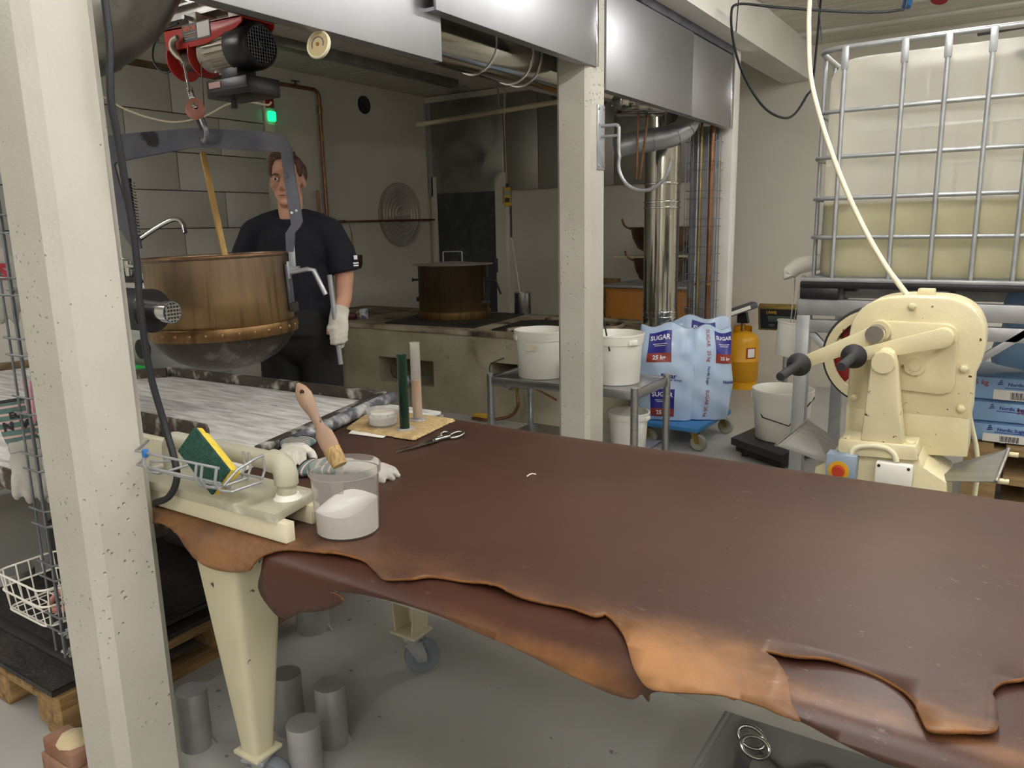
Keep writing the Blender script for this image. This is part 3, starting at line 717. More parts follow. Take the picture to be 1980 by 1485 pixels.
# ------------------------------------------------------------------ towel pad with paper, tub, measuring tubes, shears
def quad_pad(corners, h, nx, ny, amp, name, mt, base):
    b = MB(); vs_ = []; fs_ = []
    c0, c1, c2, c3 = [Vector((*c, 0)) for c in corners]
    for j in range(ny+1):
        for i in range(nx+1):
            u, v = i/nx, j/ny; p = c0.lerp(c1, u).lerp(c3.lerp(c2, u), v)
            ed = min(u, 1-u, v, 1-v); k = min(1, ed/.06); wob = amp*(math.sin(u*31+v*17)+math.sin(v*43-u*11))*.5
            j_ = (random.random()-.5)*.006 if ed == 0 else 0
            vs_.append((p.x+j_, p.y+j_, base+h*math.sqrt(max(0, 1-(1-k)**2))*.95+wob*k+.0005))
    for j in range(ny):
        for i in range(nx): a = j*(nx+1)+i; fs_.append((a, a+1, a+nx+2, a+nx+1))
    o = len(vs_); bd = [i for i in range(nx+1)]+[(j)*(nx+1)+nx for j in range(1, ny+1)]+[ny*(nx+1)+i for i in range(nx-1, -1, -1)]+[j*(nx+1) for j in range(ny-1, 0, -1)]
    fs_.append(tuple(bd)[::-1])
    return b.add(vs_, fs_)
tw = quad_pad([(-1.945, 1.905), (-1.70, 1.875), (-1.655, 2.215), (-1.895, 2.235)], .009, 40, 40, .0008, 'towel', 'towel', ZH+.002)
pc = [tuple(pz(*p, ZH))[:2] for p in [(668, 831), (800, 853), (882, 814), (722, 792)]]
tw = quad_pad(pc, .010, 40, 40, .0008, 'towel', 'towel', ZH+.002)
tag(tw.build('towel', 'towel'), 'folded beige terry towel under the measuring tubes', 'towel')
pq = [pz(*p, ZH+.001) for p in [(674, 838), (740, 847), (760, 835), (700, 815)]]
o = MB(); o.add([tuple(p) for p in pq]+[(p.x, p.y, p.z+.0006) for p in pq], [(0,3,2,1),(4,5,6,7),(0,1,5,4),(1,2,6,5),(2,3,7,6),(3,0,4,7)])
tag(o.build('paper_sheet', 'paper'), 'white paper sheet showing below the beige towel', 'paper')
ZW = ZH+.0125
def place(x, y, z=ZW): return pz(x, y, z)
q = place(741, 822)
t = thing('small_tub', 'round clear plastic tub of white powder on the beige towel', 'tub', q)
MB().at(T(*q)).lathe([(0, .001), (.046, .001), (.050, .006), (.054, .048), (.060, .048), (.0615, .054), (.060, .060), (.0575, .057), (.0525, .048), (.048, .008), (0, .004)], 44).build('wall', 'tub_clear', t)
MB().at(T(*q)).lathe([(0, .0045), (.0472, .009), (.0505, .034), (.03, .036), (.012, .032), (0, .031)], 36).build('powder', 'powder', t)
for k in range(26):
    a = 2*PI*k/26; MB().at(T(*q) @ T(0, 0, 0, a)).box((.0535, -.0015, .040), (.056, .0015, .048)).build('rim_rib', 'tub_clear', t) if k % 2 == 0 else None
q = place(783, 829)
t = thing('measuring_tube', 'dark green tall plastic tube standing on the beige towel', 'tube', q)
MB().at(T(*q)).lathe([(0, .001), (.0165, .001), (.0175, .004), (.0175, .262), (.0182, .265), (.0165, .265), (.0155, .262), (.0155, .03), (0, .03)], 28).build('tube', 'tube_green', t)
MB().at(T(*q)).lathe([(0, 0), (.036, 0), (.036, .0025), (.02, .004), (0, .004)], 8).build('foot', 'tub_clear', t)
q = place(808, 812)
t = thing('measuring_tube', 'frosted tall tube half filled with amber liquid on the towel', 'tube', q)
MB().at(T(*q)).lathe([(0, .003), (.0175, .003), (.0180, .010), (.0185, .285), (.0195, .289), (.0175, .290), (.0165, .284), (.016, .012), (0, .010)], 28).build('tube', 'tube_frost', t)
MB().at(T(*q)).lathe([(0, .0125), (.0158, .0125), (.0164, .150), (0, .150)], 24).build('liquid', 'tube_amber', t)
MB().at(T(*q)).lathe([(0, 0), (.036, 0), (.036, .004), (.020, .006), (0, .006)], 6).build('foot', 'tub_clear', t)

sc = thing('tailor_shears', 'large steel tailor shears lying on the hide beside the towel', 'scissors', pz(835, 848, ZH))
A = pz(765, 871, ZH+.012); B_ = pz(868, 838, ZH+.018); dx = (B_-A); dx.z = 0; L_ = dx.length; dx.normalize(); dy = Vector((-dx.y, dx.x, 0))
M = frame((A.x, A.y, ZH+.004), dx, dy)
bl = lambda pts, z0, z1: MB().at(M).prism(pts, z0, z1, 'z', .0)
bl([(0, 0), (L_*.35, -.014), (L_*.72, -.016), (L_*.80, -.004), (L_*.72, .006), (L_*.3, .004)], .004, .007).build('blade', 'scissor_steel', sc)
bl([(0, .001), (L_*.35, .012), (L_*.72, .012), (L_*.80, .002), (L_*.72, -.006), (L_*.3, -.003)], .0005, .0035).build('blade', 'scissor_steel', sc)
MB().at(M).cyl((L_*.70, .0, .0005), (L_*.70, 0, .012), .006, 14).build('pivot', 'scissor_steel', sc)
def ring(cx, cy, rx_, ry_, rz, n=22): return [(cx+rx_*math.cos(2*PI*k/n)*math.cos(rz)-ry_*math.sin(2*PI*k/n)*math.sin(rz), cy+rx_*math.cos(2*PI*k/n)*math.sin(rz)+ry_*math.sin(2*PI*k/n)*math.cos(rz), .006+.004*math.sin(2*PI*k/n+1)) for k in range(n)]
MB().at(M).tube([(L_*.72, 0, .005), (L_*.86, -.008, .007), (L_*.96, -.012, .008)], [.007, .006, .0055], 10).build('shank', 'scissor_steel', sc)
MB().at(M).tube([(L_*.72, .004, .004), (L_*.84, .014, .006), (L_*.92, .019, .007)], [.007, .006, .0055], 10).build('shank', 'scissor_steel', sc)
MB().at(M).tube(ring(L_*1.10, -.012, .030, .016, -.05), .0055, 8, closed=True).build('finger_loop', 'scissor_steel', sc)
MB().at(M).tube(ring(L_*1.00, .022, .022, .015, .15), .0055, 8, closed=True).build('finger_loop', 'scissor_steel', sc)
# a curl of pale string on the leather
P = [pz(1019, 921, ZH+.002), pz(1025, 917, ZH+.002), pz(1030, 916, ZH+.002), pz(1036, 917, ZH+.002)]
tag(MB().tube(smooth_path(P, 4), .0016, 6).build('string_scrap', 'paper'), 'tiny scrap of pale string lying on the brown hide', 'string')
# ------------------------------------------------------------------ flour dusted cooling table
ft = thing('cooling_table', 'steel cooling table dusted with flour behind the white column', 'table', (-3.2, 1.7, 0))
MB().box((-4.75, 1.095, .70), (-1.87, 2.36, .772), .004).build('table_top', 'steel_bar', ft)
MB().box((-4.74, 1.10, .772), (-1.88, 1.955, .784), .002).build('plate', 'flour_plate', ft)
MB().box((-4.74, 1.962, .772), (-1.88, 2.355, .784), .002).build('plate', 'flour_plate', ft)
for x, y in ((-4.6, 1.25), (-4.6, 2.25), (-2.16, 2.28), (-3.3, 2.28)):
    MB().box((x-.04, y-.04, 0), (x+.04, y+.04, .70), .004).build('leg', 'leg_paint', ft)
MB().box((-4.7, 2.30, .12), (-2.25, 2.32, .70)).build('skirt', 'leg_paint', ft)
def top_bar(p, q, w, h, mt, label, name='steel_bar'):
    o = MB(); o.bar((p[0], p[1], .785+h/2), (q[0], q[1], .785+h/2), w, h, .002); return tag(o.build(name, mt), label, 'bar', 'steel bars on the cooling table')
top_bar((-3.62, 2.31), (-2.24, 2.365), .03, .045, 'steel_bar', 'long square steel bar on the floured table edge below the kettle')
top_bar((-2.205, 2.375), (-1.985, 1.545), .03, .045, 'steel_bar', 'floury square steel bar across the floured table beside the towel')
top_bar((-3.92, 1.98), (-3.60, 2.28), .03, .045, 'steel_bar', 'short square steel bar beside the green tray on the floured table')
top_bar((-4.70, 1.70), (-4.55, 2.30), .03, .04, 'wood_dark', 'brown bar near the cream cabinet on the floured table')
o = MB(); o.tube([(-2.125, 2.335, .821), (-1.95, 1.66, .821)], .024, 18)
tag(o.build('steel_roll', 'flour_bar'), 'round floury steel roller lying along the square bar', 'roller', 'steel bars on the cooling table')
g = MB(); g.box((-4.30, 2.02, .787), (-3.80, 2.32, .80), .004).box((-4.30, 2.02, .80), (-4.29, 2.32, .815)).box((-3.81, 2.02, .80), (-3.80, 2.32, .815)).box((-4.29, 2.02, .80), (-3.81, 2.03, .815)).box((-4.29, 2.31, .80), (-3.81, 2.32, .815))
tag(g.build('plastic_tray', 'green_plastic'), 'bright green shallow plastic tray on the floured table', 'tray')
cb = thing('cream_cabinet', 'cream painted low cabinet beyond the floured table', 'cabinet', (-5.4, 1.9, 0))
MB().box((-5.75, 1.2, 0), (-5.05, 2.75, 1.12), .01).build('body', 'wall_paint', cb)
MB().box((-5.05, 1.25, .1), (-5.035, 1.97, 1.08), .004).build('door', 'wall_paint', cb); MB().box((-5.05, 1.98, .1), (-5.035, 2.70, 1.08), .004).build('door', 'wall_paint', cb)

# ------------------------------------------------------------------ wire cable ladder on the column
cl = thing('cable_ladder', 'grey wire cable ladder fixed to the side of the white column', 'cable ladder', (-2.05, .98, .36))
for X_, Y_ in ((-2.03, .905), (-2.036, .911), (-2.03, .94), (-2.09, .912), (-2.03, 1.06)):
    MB().cyl((X_, Y_, .40), (X_, Y_, 1.78), .0032, 8).build('wire', 'grey_wire', cl)
for k in range(9):
    z = .475+.148*k
    for dz in (0, .042):
        P = [(-2.095, .902, z+dz), (-2.02, .902, z+dz), (-2.012, .91, z+dz), (-2.012, 1.06, z+dz)]
        MB().tube(P, .0028, 6).build('rung', 'grey_wire', cl)
    MB().tube([(-2.02, .902, z), (-2.008, .935, z+.004), (-2.006, .945, z+.021), (-2.008, .935, z+.038), (-2.02, .902, z+.042)], .0028, 6).build('rung', 'grey_wire', cl)
for z in (1.375, .46, .405):
    MB().box((-2.045, .92, z-.012), (-2.0, .945, z+.012), .002).build('clip', 'galv_light', cl)
    MB().cyl((-2.06, .915, z), (-2.02, .915, z), .0065, 6).build('bolt', 'chrome', cl)
# white wire basket below
wbk = thing('wire_basket', 'white wire basket hanging on the lower end of the cable ladder', 'basket', (-2.17, .97, .45))
def rr(x0, x1, y0, y1, z, r=.03, n=5):
    out = []
    for (cx, cy, a) in ((x1-r, y1-r, 0), (x0+r, y1-r, PI/2), (x0+r, y0+r, PI), (x1-r, y0+r, 1.5*PI)):
        out += [(cx+r*math.cos(a+PI/2*i/n), cy+r*math.sin(a+PI/2*i/n), z) for i in range(n+1)]
    return out
for z, e in ((.585, 0), (.535, .004), (.475, .012)):
    MB().tube(rr(-2.32+e, -2.07-e, .885+e, 1.06-e, z), .003, 6, closed=True).build('ring_wire', 'white_wire', wbk)
for i in range(5):
    y = .905+.034*i; MB().tube([(-2.318, y, .585), (-2.305, y, .475), (-2.085, y, .475), (-2.072, y, .585)], .0022, 6).build('wire', 'white_wire', wbk)
for i in range(5):
    x = -2.29+.048*i; MB().tube([(x, .887, .585), (x, .90, .474), (x, 1.045, .474), (x, 1.058, .585)], .0022, 6).build('wire', 'white_wire', wbk)
o = MB(); o.at(T(-2.17, .985, .495, 0, .5)).tube([(.045*math.cos(2*PI*k/20), .035*math.sin(2*PI*k/20), 0) for k in range(20)], .0085, 10, closed=True)
tag(o.build('rubber_ring', 'pulley'), 'dull pink rubber ring lying in the white wire basket', 'ring')

# ------------------------------------------------------------------ gloves
def glove(name_label, M, mbody, group, curl=0.25, cuff=True, text=None, red=False, spread=1.0):
    t = thing('work_glove', name_label, 'glove', M.translation, group)
    b = MB().at(M)
    b.sphere((0, .045, 0), .05, 16, (.88, 1.1, .32))
    b.sphere((0, .0, 0), .045, 16, (.88, 1.0, .36))
    for i, (x, L) in enumerate(((-.034, .062), (-.012, .078), (.011, .074), (.032, .055))):
        a = (x*4.5)*spread
        p = [(x, .07, 0), (x+a*.03, .07+L*.5, -.004-curl*.01), (x+a*.06, .07+L, -.012-curl*.03), (x+a*.065, .085+L, -.02-curl*.05)]
        b.tube(p, [.0125, .013, .012, .007], 10)
    b.tube([(-.03, .0, 0), (-.055, .03, -.012), (-.066, .06, -.022), (-.066, .078, -.028)], [.017, .015, .013, .008], 10)
    blob(b, .0045, 5).build('hand', mbody, t)
    if cuff:
        cf = MB().at(M); prof_ = [(-.02, .040), (-.05, .046), (-.09, .054), (-.125, .060)]
        n = 28
        def rings(pr, grow): 
            vs_ = []; fs_ = []
            for y, r in pr:
                for k in range(n):
                    a = 2*PI*k/n; vs_.append(((r+grow)*math.cos(a), y, (r*.36+grow)*math.sin(a)))
            for i in range(len(pr)-1):
                for k in range(n): fs_.append((i*n+k, i*n+(k+1) % n, (i+1)*n+(k+1) % n, (i+1)*n+k))
            return vs_, fs_
        pr = [(-.01, .036)]+prof_+[(-.1255, .055), (-.02, .03)]
        c_ = cf.add(*rings(pr, 0)).build('cuff', 'stripe_green', t)
        for j, y in enumerate((-.032, -.052, -.072, -.092, -.112)):
            r = .040+(.060-.040)*(-y-.02)/.105
            MB().at(M).add(*rings([(y-.003, r+.0002), (y+.003, r-.0008)], .0006)).build('stripe', 'stripe_pink', c_)
        MB().at(M).tube([((.060)*math.cos(2*PI*k/28), -.126, .0216*math.sin(2*PI*k/28)) for k in range(28)], .0028, 6, closed=True).build('hem', 'ink_black', c_)
        if text: 
            letter(c_, text[0], M @ T(.005, -.088, .0215, PI), .022, 'ink_black', .0012); letter(c_, text[1], M @ T(.002, -.060, .0195, PI), .030, 'ink_black', .0018)
        MB().at(M).box((-.036, -.018, -.014), (.036, .012, .0175), .006).build('strap', 'glove_leather', t)
    if red: letter(t, 'SX', M @ T(0, .03, .018), .05, 'ink_red', .003)
    return t
def facing(p, tilt=0.0, roll=0.0):
    """hanging glove: fingers down, back of the hand towards the room"""
    n = (CAM-Vector(p)); n.z = 0; n.normalize(); y = Vector((0, 0, -1)); x = y.cross(n).normalized()
    return frame(p, x, y) @ Matrix.Rotation(roll, 4, 'Z') @ Matrix.Rotation(tilt, 4, 'X')
glove('grey work glove with striped cuff hanging on the cable ladder', facing((-2.17, .945, .955), .1, .05), 'glove_leather', 'gloves on the cable ladder', .1, text=('EQ', 'N  W'))
glove('plain grey work glove hanging between the lettered glove and the column', facing((-2.10, .995, .96), .1, .0), 'glove_leather', 'gloves on the cable ladder', .1)
glove('grey work glove with red print high on the cable ladder', facing((-2.16, .93, 1.445), .1, .1), 'glove_leather', 'gloves on the cable ladder', .1, cuff=False, red=True)
for z, l in ((1.055, 'pink clothes peg clipped on the ladder above the striped glove'), (1.105, 'pink clothes peg clipped higher on the cable ladder')):
    p = Vector((-2.105, .945, z)); t = thing('clothes_peg', l, 'clothes peg', p, 'pink pegs on the cable ladder')
    for s in (-1, 1): MB().at(T(*p, .4) @ T(s*.006, 0, 0, 0, 0, s*.12)).box((-.003, -.005, -.03), (.003, .005, .035), .0015).build('jaw', 'pink_plastic', t)
    MB().at(T(*p, .4)).tube([(0, -.006, 0), (0, .006, 0)], .005, 8).build('spring', 'pink_plastic', t)
# pair of gloves lying on the hide
def lying(x, y, rz, rx=0.0, z=ZH+.021): p = pz(x, y, z); return T(p.x, p.y, z, rz, rx)
ga, gb = pz(575, 848, ZH+.02), pz(548, 915, ZH+.02); grz = math.atan2(gb.y-ga.y, gb.x-ga.x)-PI/2
glove('canvas work glove with fingers towards the handle lying on the hide', lying(568, 868, grz, .10, ZH+.030), 'glove_canvas', 'gloves on the leather table', .2, spread=.7)
glove('grey work glove lying right beside the powder tub', lying(668, 905, -1.25, .05), 'glove_leather', 'gloves on the leather table', .2, spread=.8)

# ------------------------------------------------------------------ sponge in wire holder, black cable
wh = thing('sponge_holder', 'bent wire holder sticking out from the column with a sponge', 'holder', (-1.6, 1.0, .93))
zb = .955
for y, z in ((1.0, zb+.035), (1.0, zb), (1.112, zb-.02), (1.03, zb-.02)):
    MB().tube([(-1.80, 1.07, z), (-1.74, y, z), (-1.62, y, z+.002), (-1.425, y, z+.006)], .0034, 8).build('wire', 'galv_light', wh)
for x in (-1.70, -1.50, -1.48, -1.43):
    MB().tube([(x, .998, zb+.040), (x-.002, .992, zb+.01), (x, 1.002, zb-.012), (x, 1.03, zb-.024), (x, 1.112, zb-.024), (x, 1.125, zb), (x, 1.123, zb+.037)], .0034, 8).build('wire', 'galv_light', wh)
MB().tube([(-1.45, 1.03, zb-.02), (-1.425, 1.01, zb+.0), (-1.412, 1.04, zb+.03), (-1.415, 1.09, zb+.04), (-1.43, 1.123, zb+.037)], .0034, 8).build('wire', 'galv_light', wh)
MB().box((-1.705, .992, zb+.025), (-1.695, 1.006, zb+.045), .003).build('clip', 'blue_plastic', wh)
sp = thing('sponge', 'yellow kitchen sponge with dark green scouring side in the wire holder', 'sponge', (-1.555, 1.06, .90))
fwd = Vector((FW.x, FW.y, 0)).normalized(); a1 = (RT*.62-UP*.62); a1.normalize(); a2 = Vector((.25, .22, 0))+UP*.5+RT*.5; 
nn = (-FW*.88-RT*.42+UP*.12).normalized(); a1 = ((RT-nn*RT.dot(nn)).normalized()*.76-(UP-nn*UP.dot(nn)).normalized()*.64).normalized(); M = frame(Vector((-1.56, 1.066, .975)), a1, nn.cross(a1))
MB().at(M).box((-.078, -.038, .006), (.078, .038, .0145), .002).build('scouring_pad', 'sponge_green', sp)
MB().at(M).box((-.078, -.038, -.012), (.078, .038, .006), .003).box((-.074, -.028, -.036), (.074, .028, -.010), .004).build('foam', 'sponge_yellow', sp)
P = [px(203, 0, -1.76), px(212, 90, -1.76), px(214, 190, -1.765), px(228, 270, -1.77), px(243, 360, -1.775), px(262, 480, -1.78), px(272, 600, -1.78), px(290, 720, -1.78), px(318, 820, -1.76), px(340, 900, -1.72), px(340, 935, -1.71), px(325, 962, -1.74), px(300, 972, -1.79)]
P = [Vector((-1.76, P[0].y, 2.705))]+P
tag(MB().tube(smooth_path(P, 5), .0085, 10).build('power_cable', 'black_cable'), 'thick black rubber cable hanging down along the white column', 'cable')

# ------------------------------------------------------------------ pallet, mats, lead weights, brick
pl = thing('wooden_pallet', 'worn wooden pallet carrying black rubber mats below the tables', 'pallet', (-2.68, 1.58, 0))
X0, X1, Y0, Y1 = -3.08, -2.285, .985, 2.185
def plank(lo, hi, mt, name): MB().box(lo, hi, .002).build(name, mt, pl)
for x in (X0, (X0+X1)/2-.05, X1-.10): plank((x, Y0, 0), (x+.10, Y1, .022), 'wood_pallet', 'plank')
for x in (X0, (X0+X1)/2-.0725, X1-.145):
    for y in (Y0, (Y0+Y1)/2-.05, Y1-.10): plank((x, y, .022), (x+.145 if x < X1-.145 else X1, y+.10, .10), 'wood_pallet', 'block')
for y in (Y0, (Y0+Y1)/2-.0725, Y1-.145): plank((X0, y, .10), (X1, y+.145, .122), 'wood_pallet', 'plank')
for i in range(5):
    x = X0+i*(X1-X0-.12)/4; plank((x, Y0, .122), (x+.12, Y1, .144), 'wood_pallet', 'plank')
def mat_sheet(x0, x1, y0, y1, z, h, label, rz=0.0):
    t = thing('rubber_mat', label, 'mat', ((x0+x1)/2, (y0+y1)/2, z), 'black mats on the pallet')
    nx, ny = 30, 44; b = MB(); vs_ = []; fs_ = []
    for j in range(ny+1):
        for i in range(nx+1):
            x = x0+(x1-x0)*i/nx; y = y0+(y1-y0)*j/ny; vs_.append((x, y, z+h+.003*math.sin(x*90)*math.sin(y*25+x*9)+.002*random.random()))
    for j in range(ny):
        for i in range(nx): a = j*(nx+1)+i; fs_.append((a, a+1, a+nx+2, a+nx+1))
    b.add(vs_, fs_); b.box((x0, y0, z), (x1, y1, z+h-.003)); b.build('sheet', 'rubber_mat', t)
    MB().box((x0+.02, y0+.10, z+h), (x1-.02, y0+.14, z+h+.012), .004).build('rib', 'black_rubber', t)
    MB().box((x0+.02, y1-.14, z+h), (x1-.02, y1-.10, z+h+.012), .004).build('rib', 'black_rubber', t)
mat_sheet(X0-.12, X1-.02, Y0-.01, Y1+.05, .145, .02, 'ribbed black rubber mat lying directly on the wooden pallet')
mat_sheet(X0+.02, X1-.05, Y0+.30, Y1+.06, .18, .02, 'shorter black rubber mat on top of the other mat')
o = MB(); o.box((-2.95, 1.75, .215), (-2.40, 2.15, .30), .03)
tag(o.build('rubber_bundle', 'black_rubber'), 'folded black rubber bundle lying on the black mats', 'bundle')
o = MB(); o.box((-3.55, 1.55, 0), (-3.2, 2.1, .28), .06)
tag(o.build('black_sack', 'black_rubber'), 'black sack on the floor beyond the pallet', 'sack')
for k, (z, l) in enumerate(((.305, 'lower loose brown plank lying on the folded rubber bundle'), (.328, 'upper loose brown plank lying on the folded rubber bundle'))):
    tag(MB().box((-2.95, 1.80+.05*k, z), (-2.15, 1.90+.05*k, z+.02), .002).build('loose_plank', 'wood_dark'), l, 'plank', 'loose planks on the rubber bundle')

def weight(x, y, r, h, label, seed):
    rnd = random.Random(seed); t = thing('lead_weight', label, 'weight', (x, y, 0), 'grey metal cylinders on the floor')
    b = MB().at(T(x, y, 0)); n = 36; vs_ = []; fs_ = []
    pr = [(r*1.0, 0), (r*1.01, h*.3), (r*.985, h*.7), (r*1.0, h*.985), (r*.985, h), (r*.5, h), (0.001, h)]
    for rr_, z in pr:
        for k in range(n):
            a = 2*PI*k/n; q = rr_*(1+.012*math.sin(2*a+seed)+.008*math.sin(5*a+z*30)); vs_.append((q*math.cos(a), q*math.sin(a), z))
    for i in range(len(pr)-1):
        for k in range(n): fs_.append((i*n+k, i*n+(k+1) % n, (i+1)*n+(k+1) % n, (i+1)*n+k))
    fs_.append(tuple(range(n))[::-1])
    b.add(vs_, fs_).build('body', 'lead', t)
    a = .55+.2*math.sin(seed)
    for s in (0, PI): MB().at(T(x, y, 0, a+s)).prism([(r*.96, 0), (r*1.30, 0), (r*1.02, .022), (r*.96, .03)], -.004, .004, 'y').build('casting_fin', 'lead', t)
    return t
weight(-1.925, 1.185, .044, .185, 'grey lead cylinder between the white column and the cream leg', 1)
weight(-1.745, 1.385, .045, .19, 'grey lead cylinder in the group of three under the leather table', 2)
weight(-1.588, 1.412, .046, .19, 'grey lead cylinder in the group of three under the leather table', 3)
weight(-1.515, 1.245, .046, .19, 'grey lead cylinder in the group of three under the leather table', 4)
w5 = weight(-2.145, 1.85, .062, .12, 'short lead cylinder with a cream lump on top near the pallet', 5)
o = MB(); o.at(T(-2.145, 1.85, .123)).lathe([(.0, 0), (.075, 0), (.105, .035), (.10, .075), (.06, .10), (0, .105)], 14)
tag(o.build('sugar_lump', 'crumb'), 'rough cream lump resting on a short lead cylinder', 'lump')
weight(-3.42, 1.38, .07, .13, 'wide lead cylinder on the floor beyond the pallet', 6)
o = MB(); o.box((-2.195, .90, 0), (-2.075, .975, .055), .004).box((-2.19, .905, .056), (-2.08, .97, .10), .004)
bk = thing('brick_pile', 'two brown bricks with crumbly mortar beside the white column', 'brick', (-2.14, .94, 0))
MB().box((-2.215, .885, 0), (-2.035, .97, .055), .004).build('brick', 'brick', bk); MB().box((-2.205, .89, .057), (-2.045, .965, .105), .006).build('brick', 'brick', bk)
MB().at(T(-2.11, .93, .105)).lathe([(0, 0), (.045, 0), (.035, .018), (0, .03)], 9).build('mortar', 'crumb', bk)

# ------------------------------------------------------------------ washing unit behind the floured table
su = thing('wash_unit', 'stainless steel wash unit with chrome taps next to the tiled wall', 'sink', (-4.2, 2.7, 0))
MB().box((-4.75, 2.42, 0), (-3.975, 2.95, 1.25), .008).build('body', 'steel_brushed', su)
MB().box((-4.77, 2.40, 1.25), (-3.955, 2.97, 1.275), .006).build('rim', 'black_rubber', su)
MB().cyl((-3.99, 2.415, .885), (-3.99, 2.39, .885), .055, 24).build('outlet', 'black_rubber', su)
fa = thing('spray_tap', 'chrome pre-rinse tap with coil spring behind the steel yoke', 'tap', (-4.06, 2.47, 1.276))
xx, yy = -4.06, 2.47
MB().cyl((xx, yy, 1.276), (xx, yy, 1.70), .011, 12).build('riser', 'chrome', fa)
MB().tube([(xx+.034*math.cos(a*.9), yy+.034*math.sin(a*.9), 1.50+.0023*a) for a in np.arange(0, 120, .5)], .0035, 5).build('spring', 'chrome', fa)
MB().cyl((xx, yy, 1.48), (xx, yy, 1.80), .018, 10).build('hose', 'black_rubber', fa)
MB().cyl((xx-.09, yy, 1.33), (xx+.09, yy, 1.33), .016, 14).build('mixer_body', 'chrome', fa)
for s in (-1, 1):
    MB().cyl((xx+s*.09, yy, 1.276), (xx+s*.09, yy, 1.36), .02, 14).build('valve', 'chrome', fa); MB().bar((xx+s*.09, yy, 1.37), (xx+s*.09, yy-.07, 1.375), .014, .012, .003).build('lever', 'chrome', fa)
sw = thing('swan_tap', 'chrome swan neck spout pointing towards the wooden stick', 'tap', (-3.99, 2.46, 1.276))
P = [CAM+ray(x, y)*4.2 for x, y in [(262, 468), (300, 442), (330, 426), (345, 425), (354, 434), (358, 450)]]
MB().tube([(-4.02, 2.455, 1.276), (-4.02, 2.455, 1.40)]+smooth_path(P, 5), .013, 12).build('spout', 'chrome', sw)
# burner tube with steel nozzle
bu = thing('gas_burner', 'black burner tube with shiny steel nozzle pointing past the hanging kettle', 'burner', (-2.6, 1.45, .785))
A = CAM+ray(205, 592)*2.72; B_ = CAM+ray(293, 601)*2.62; D_ = CAM+ray(333, 604)*2.57
ax = (D_-A).normalized()
MB().tube([A-ax*.15, B_], .072, 28).build('sleeve', 'black_rubber', bu)
MB().tube([B_-ax*.002, B_+ax*.006], .075, 28).build('sleeve_rim', 'black_plastic', bu)
MB().tube([B_-ax*.05, D_], .034, 28).build('nozzle', 'chrome', bu)
MB().tube([D_-ax*.03, D_], .0365, 28).build('nozzle_ring', 'chrome', bu)
s_ = ax.cross(Vector((0, 0, 1))).normalized(); u_ = s_.cross(ax)
MB().tube([D_, D_+ax*.002], .033, 24).build('mesh_back', 'black_rubber', bu)
for k in (-2, -1, 0, 1, 2):
    w_ = math.sqrt(.032**2-(k*.012)**2)
    MB().cyl(D_+ax*.003+u_*k*.012-s_*w_, D_+ax*.003+u_*k*.012+s_*w_, .0022, 6).build('mesh_wire', 'chrome', bu); MB().cyl(D_+ax*.003+s_*k*.012-u_*w_, D_+ax*.003+s_*k*.012+u_*w_, .0022, 6).build('mesh_wire', 'chrome', bu)
q = A-ax*.12; MB().box((q.x-.03, q.y-.03, .786), (q.x+.03, q.y+.03, q.z-.06), .004).build('stand', 'cast_iron', bu)
# ------------------------------------------------------------------ copper kettle on the hoist
XH = Vector((math.cos(YAW), math.sin(YAW), 0)); YH = Vector((-math.sin(YAW), math.cos(YAW), 0))   # across / away from the camera side
def copper_mat(name, top, mid, low, z0, z1, streak):
    mt = mat(name, top, mid, 3.0, 0.38, 0.8, rvar=.1, stretch=(9, 9, .8), detail=9, bump=.05, bscale=20); nt = mt.node_tree; L = nt.links.new; b = nt.nodes['Principled BSDF']
    src = b.inputs['Base Color'].links[0].from_socket
    tc = nd(nt, 'ShaderNodeTexCoord'); sx = nd(nt, 'ShaderNodeSeparateXYZ'); L(tc.outputs['Object'], sx.inputs[0])
    n = nd(nt, 'ShaderNodeTexNoise'); n.inputs['Scale'].default_value = 2.5; n.inputs['Detail'].default_value = 6; L(tc.outputs['Object'], n.inputs['Vector'])
    ma = nd(nt, 'ShaderNodeMath', operation='MULTIPLY_ADD'); L(n.outputs['Fac'], ma.inputs[0]); ma.inputs[1].default_value = .3; L(sx.outputs[2], ma.inputs[2])
    mr = nd(nt, 'ShaderNodeMapRange'); mr.inputs[1].default_value = z0+.15; mr.inputs[2].default_value = z1+.15; L(ma.outputs[0], mr.inputs[0])
    mx = nd(nt, 'ShaderNodeMix', data_type='RGBA'); L(mr.outputs[0], mx.inputs[0]); mx.inputs[6].default_value = low; L(src, mx.inputs[7])
    mp = nd(nt, 'ShaderNodeMapping'); mp.inputs['Scale'].default_value = (16, 16, 1.0); L(tc.outputs['Object'], mp.inputs[0])
    n2 = nd(nt, 'ShaderNodeTexNoise'); n2.inputs['Scale'].default_value = 2.0; n2.inputs['Detail'].default_value = 6; L(mp.outputs[0], n2.inputs['Vector'])
    r2 = nd(nt, 'ShaderNodeValToRGB'); r2.color_ramp.elements[0].position = .56; r2.color_ramp.elements[1].position = .72; L(n2.outputs['Fac'], r2.inputs[0])
    mm = nd(nt, 'ShaderNodeMath', operation='MULTIPLY'); L(r2.outputs[0], mm.inputs[0]); mm.inputs[1].default_value = .75
    mx2 = nd(nt, 'ShaderNodeMix', data_type='RGBA'); L(mm.outputs[0], mx2.inputs[0]); L(mx.outputs[2], mx2.inputs[6]); mx2.inputs[7].default_value = streak
    L(mx2.outputs[2], b.inputs['Base Color'])
copper_mat('kettle_copper', S('857159'), S('6e5e4e'), S('957a4c'), .12, .40, S('54402a'))
copper_mat('kettle_brown', S('64523f'), S('544637'), S('7c693f'), .04, .22, S('443628'))
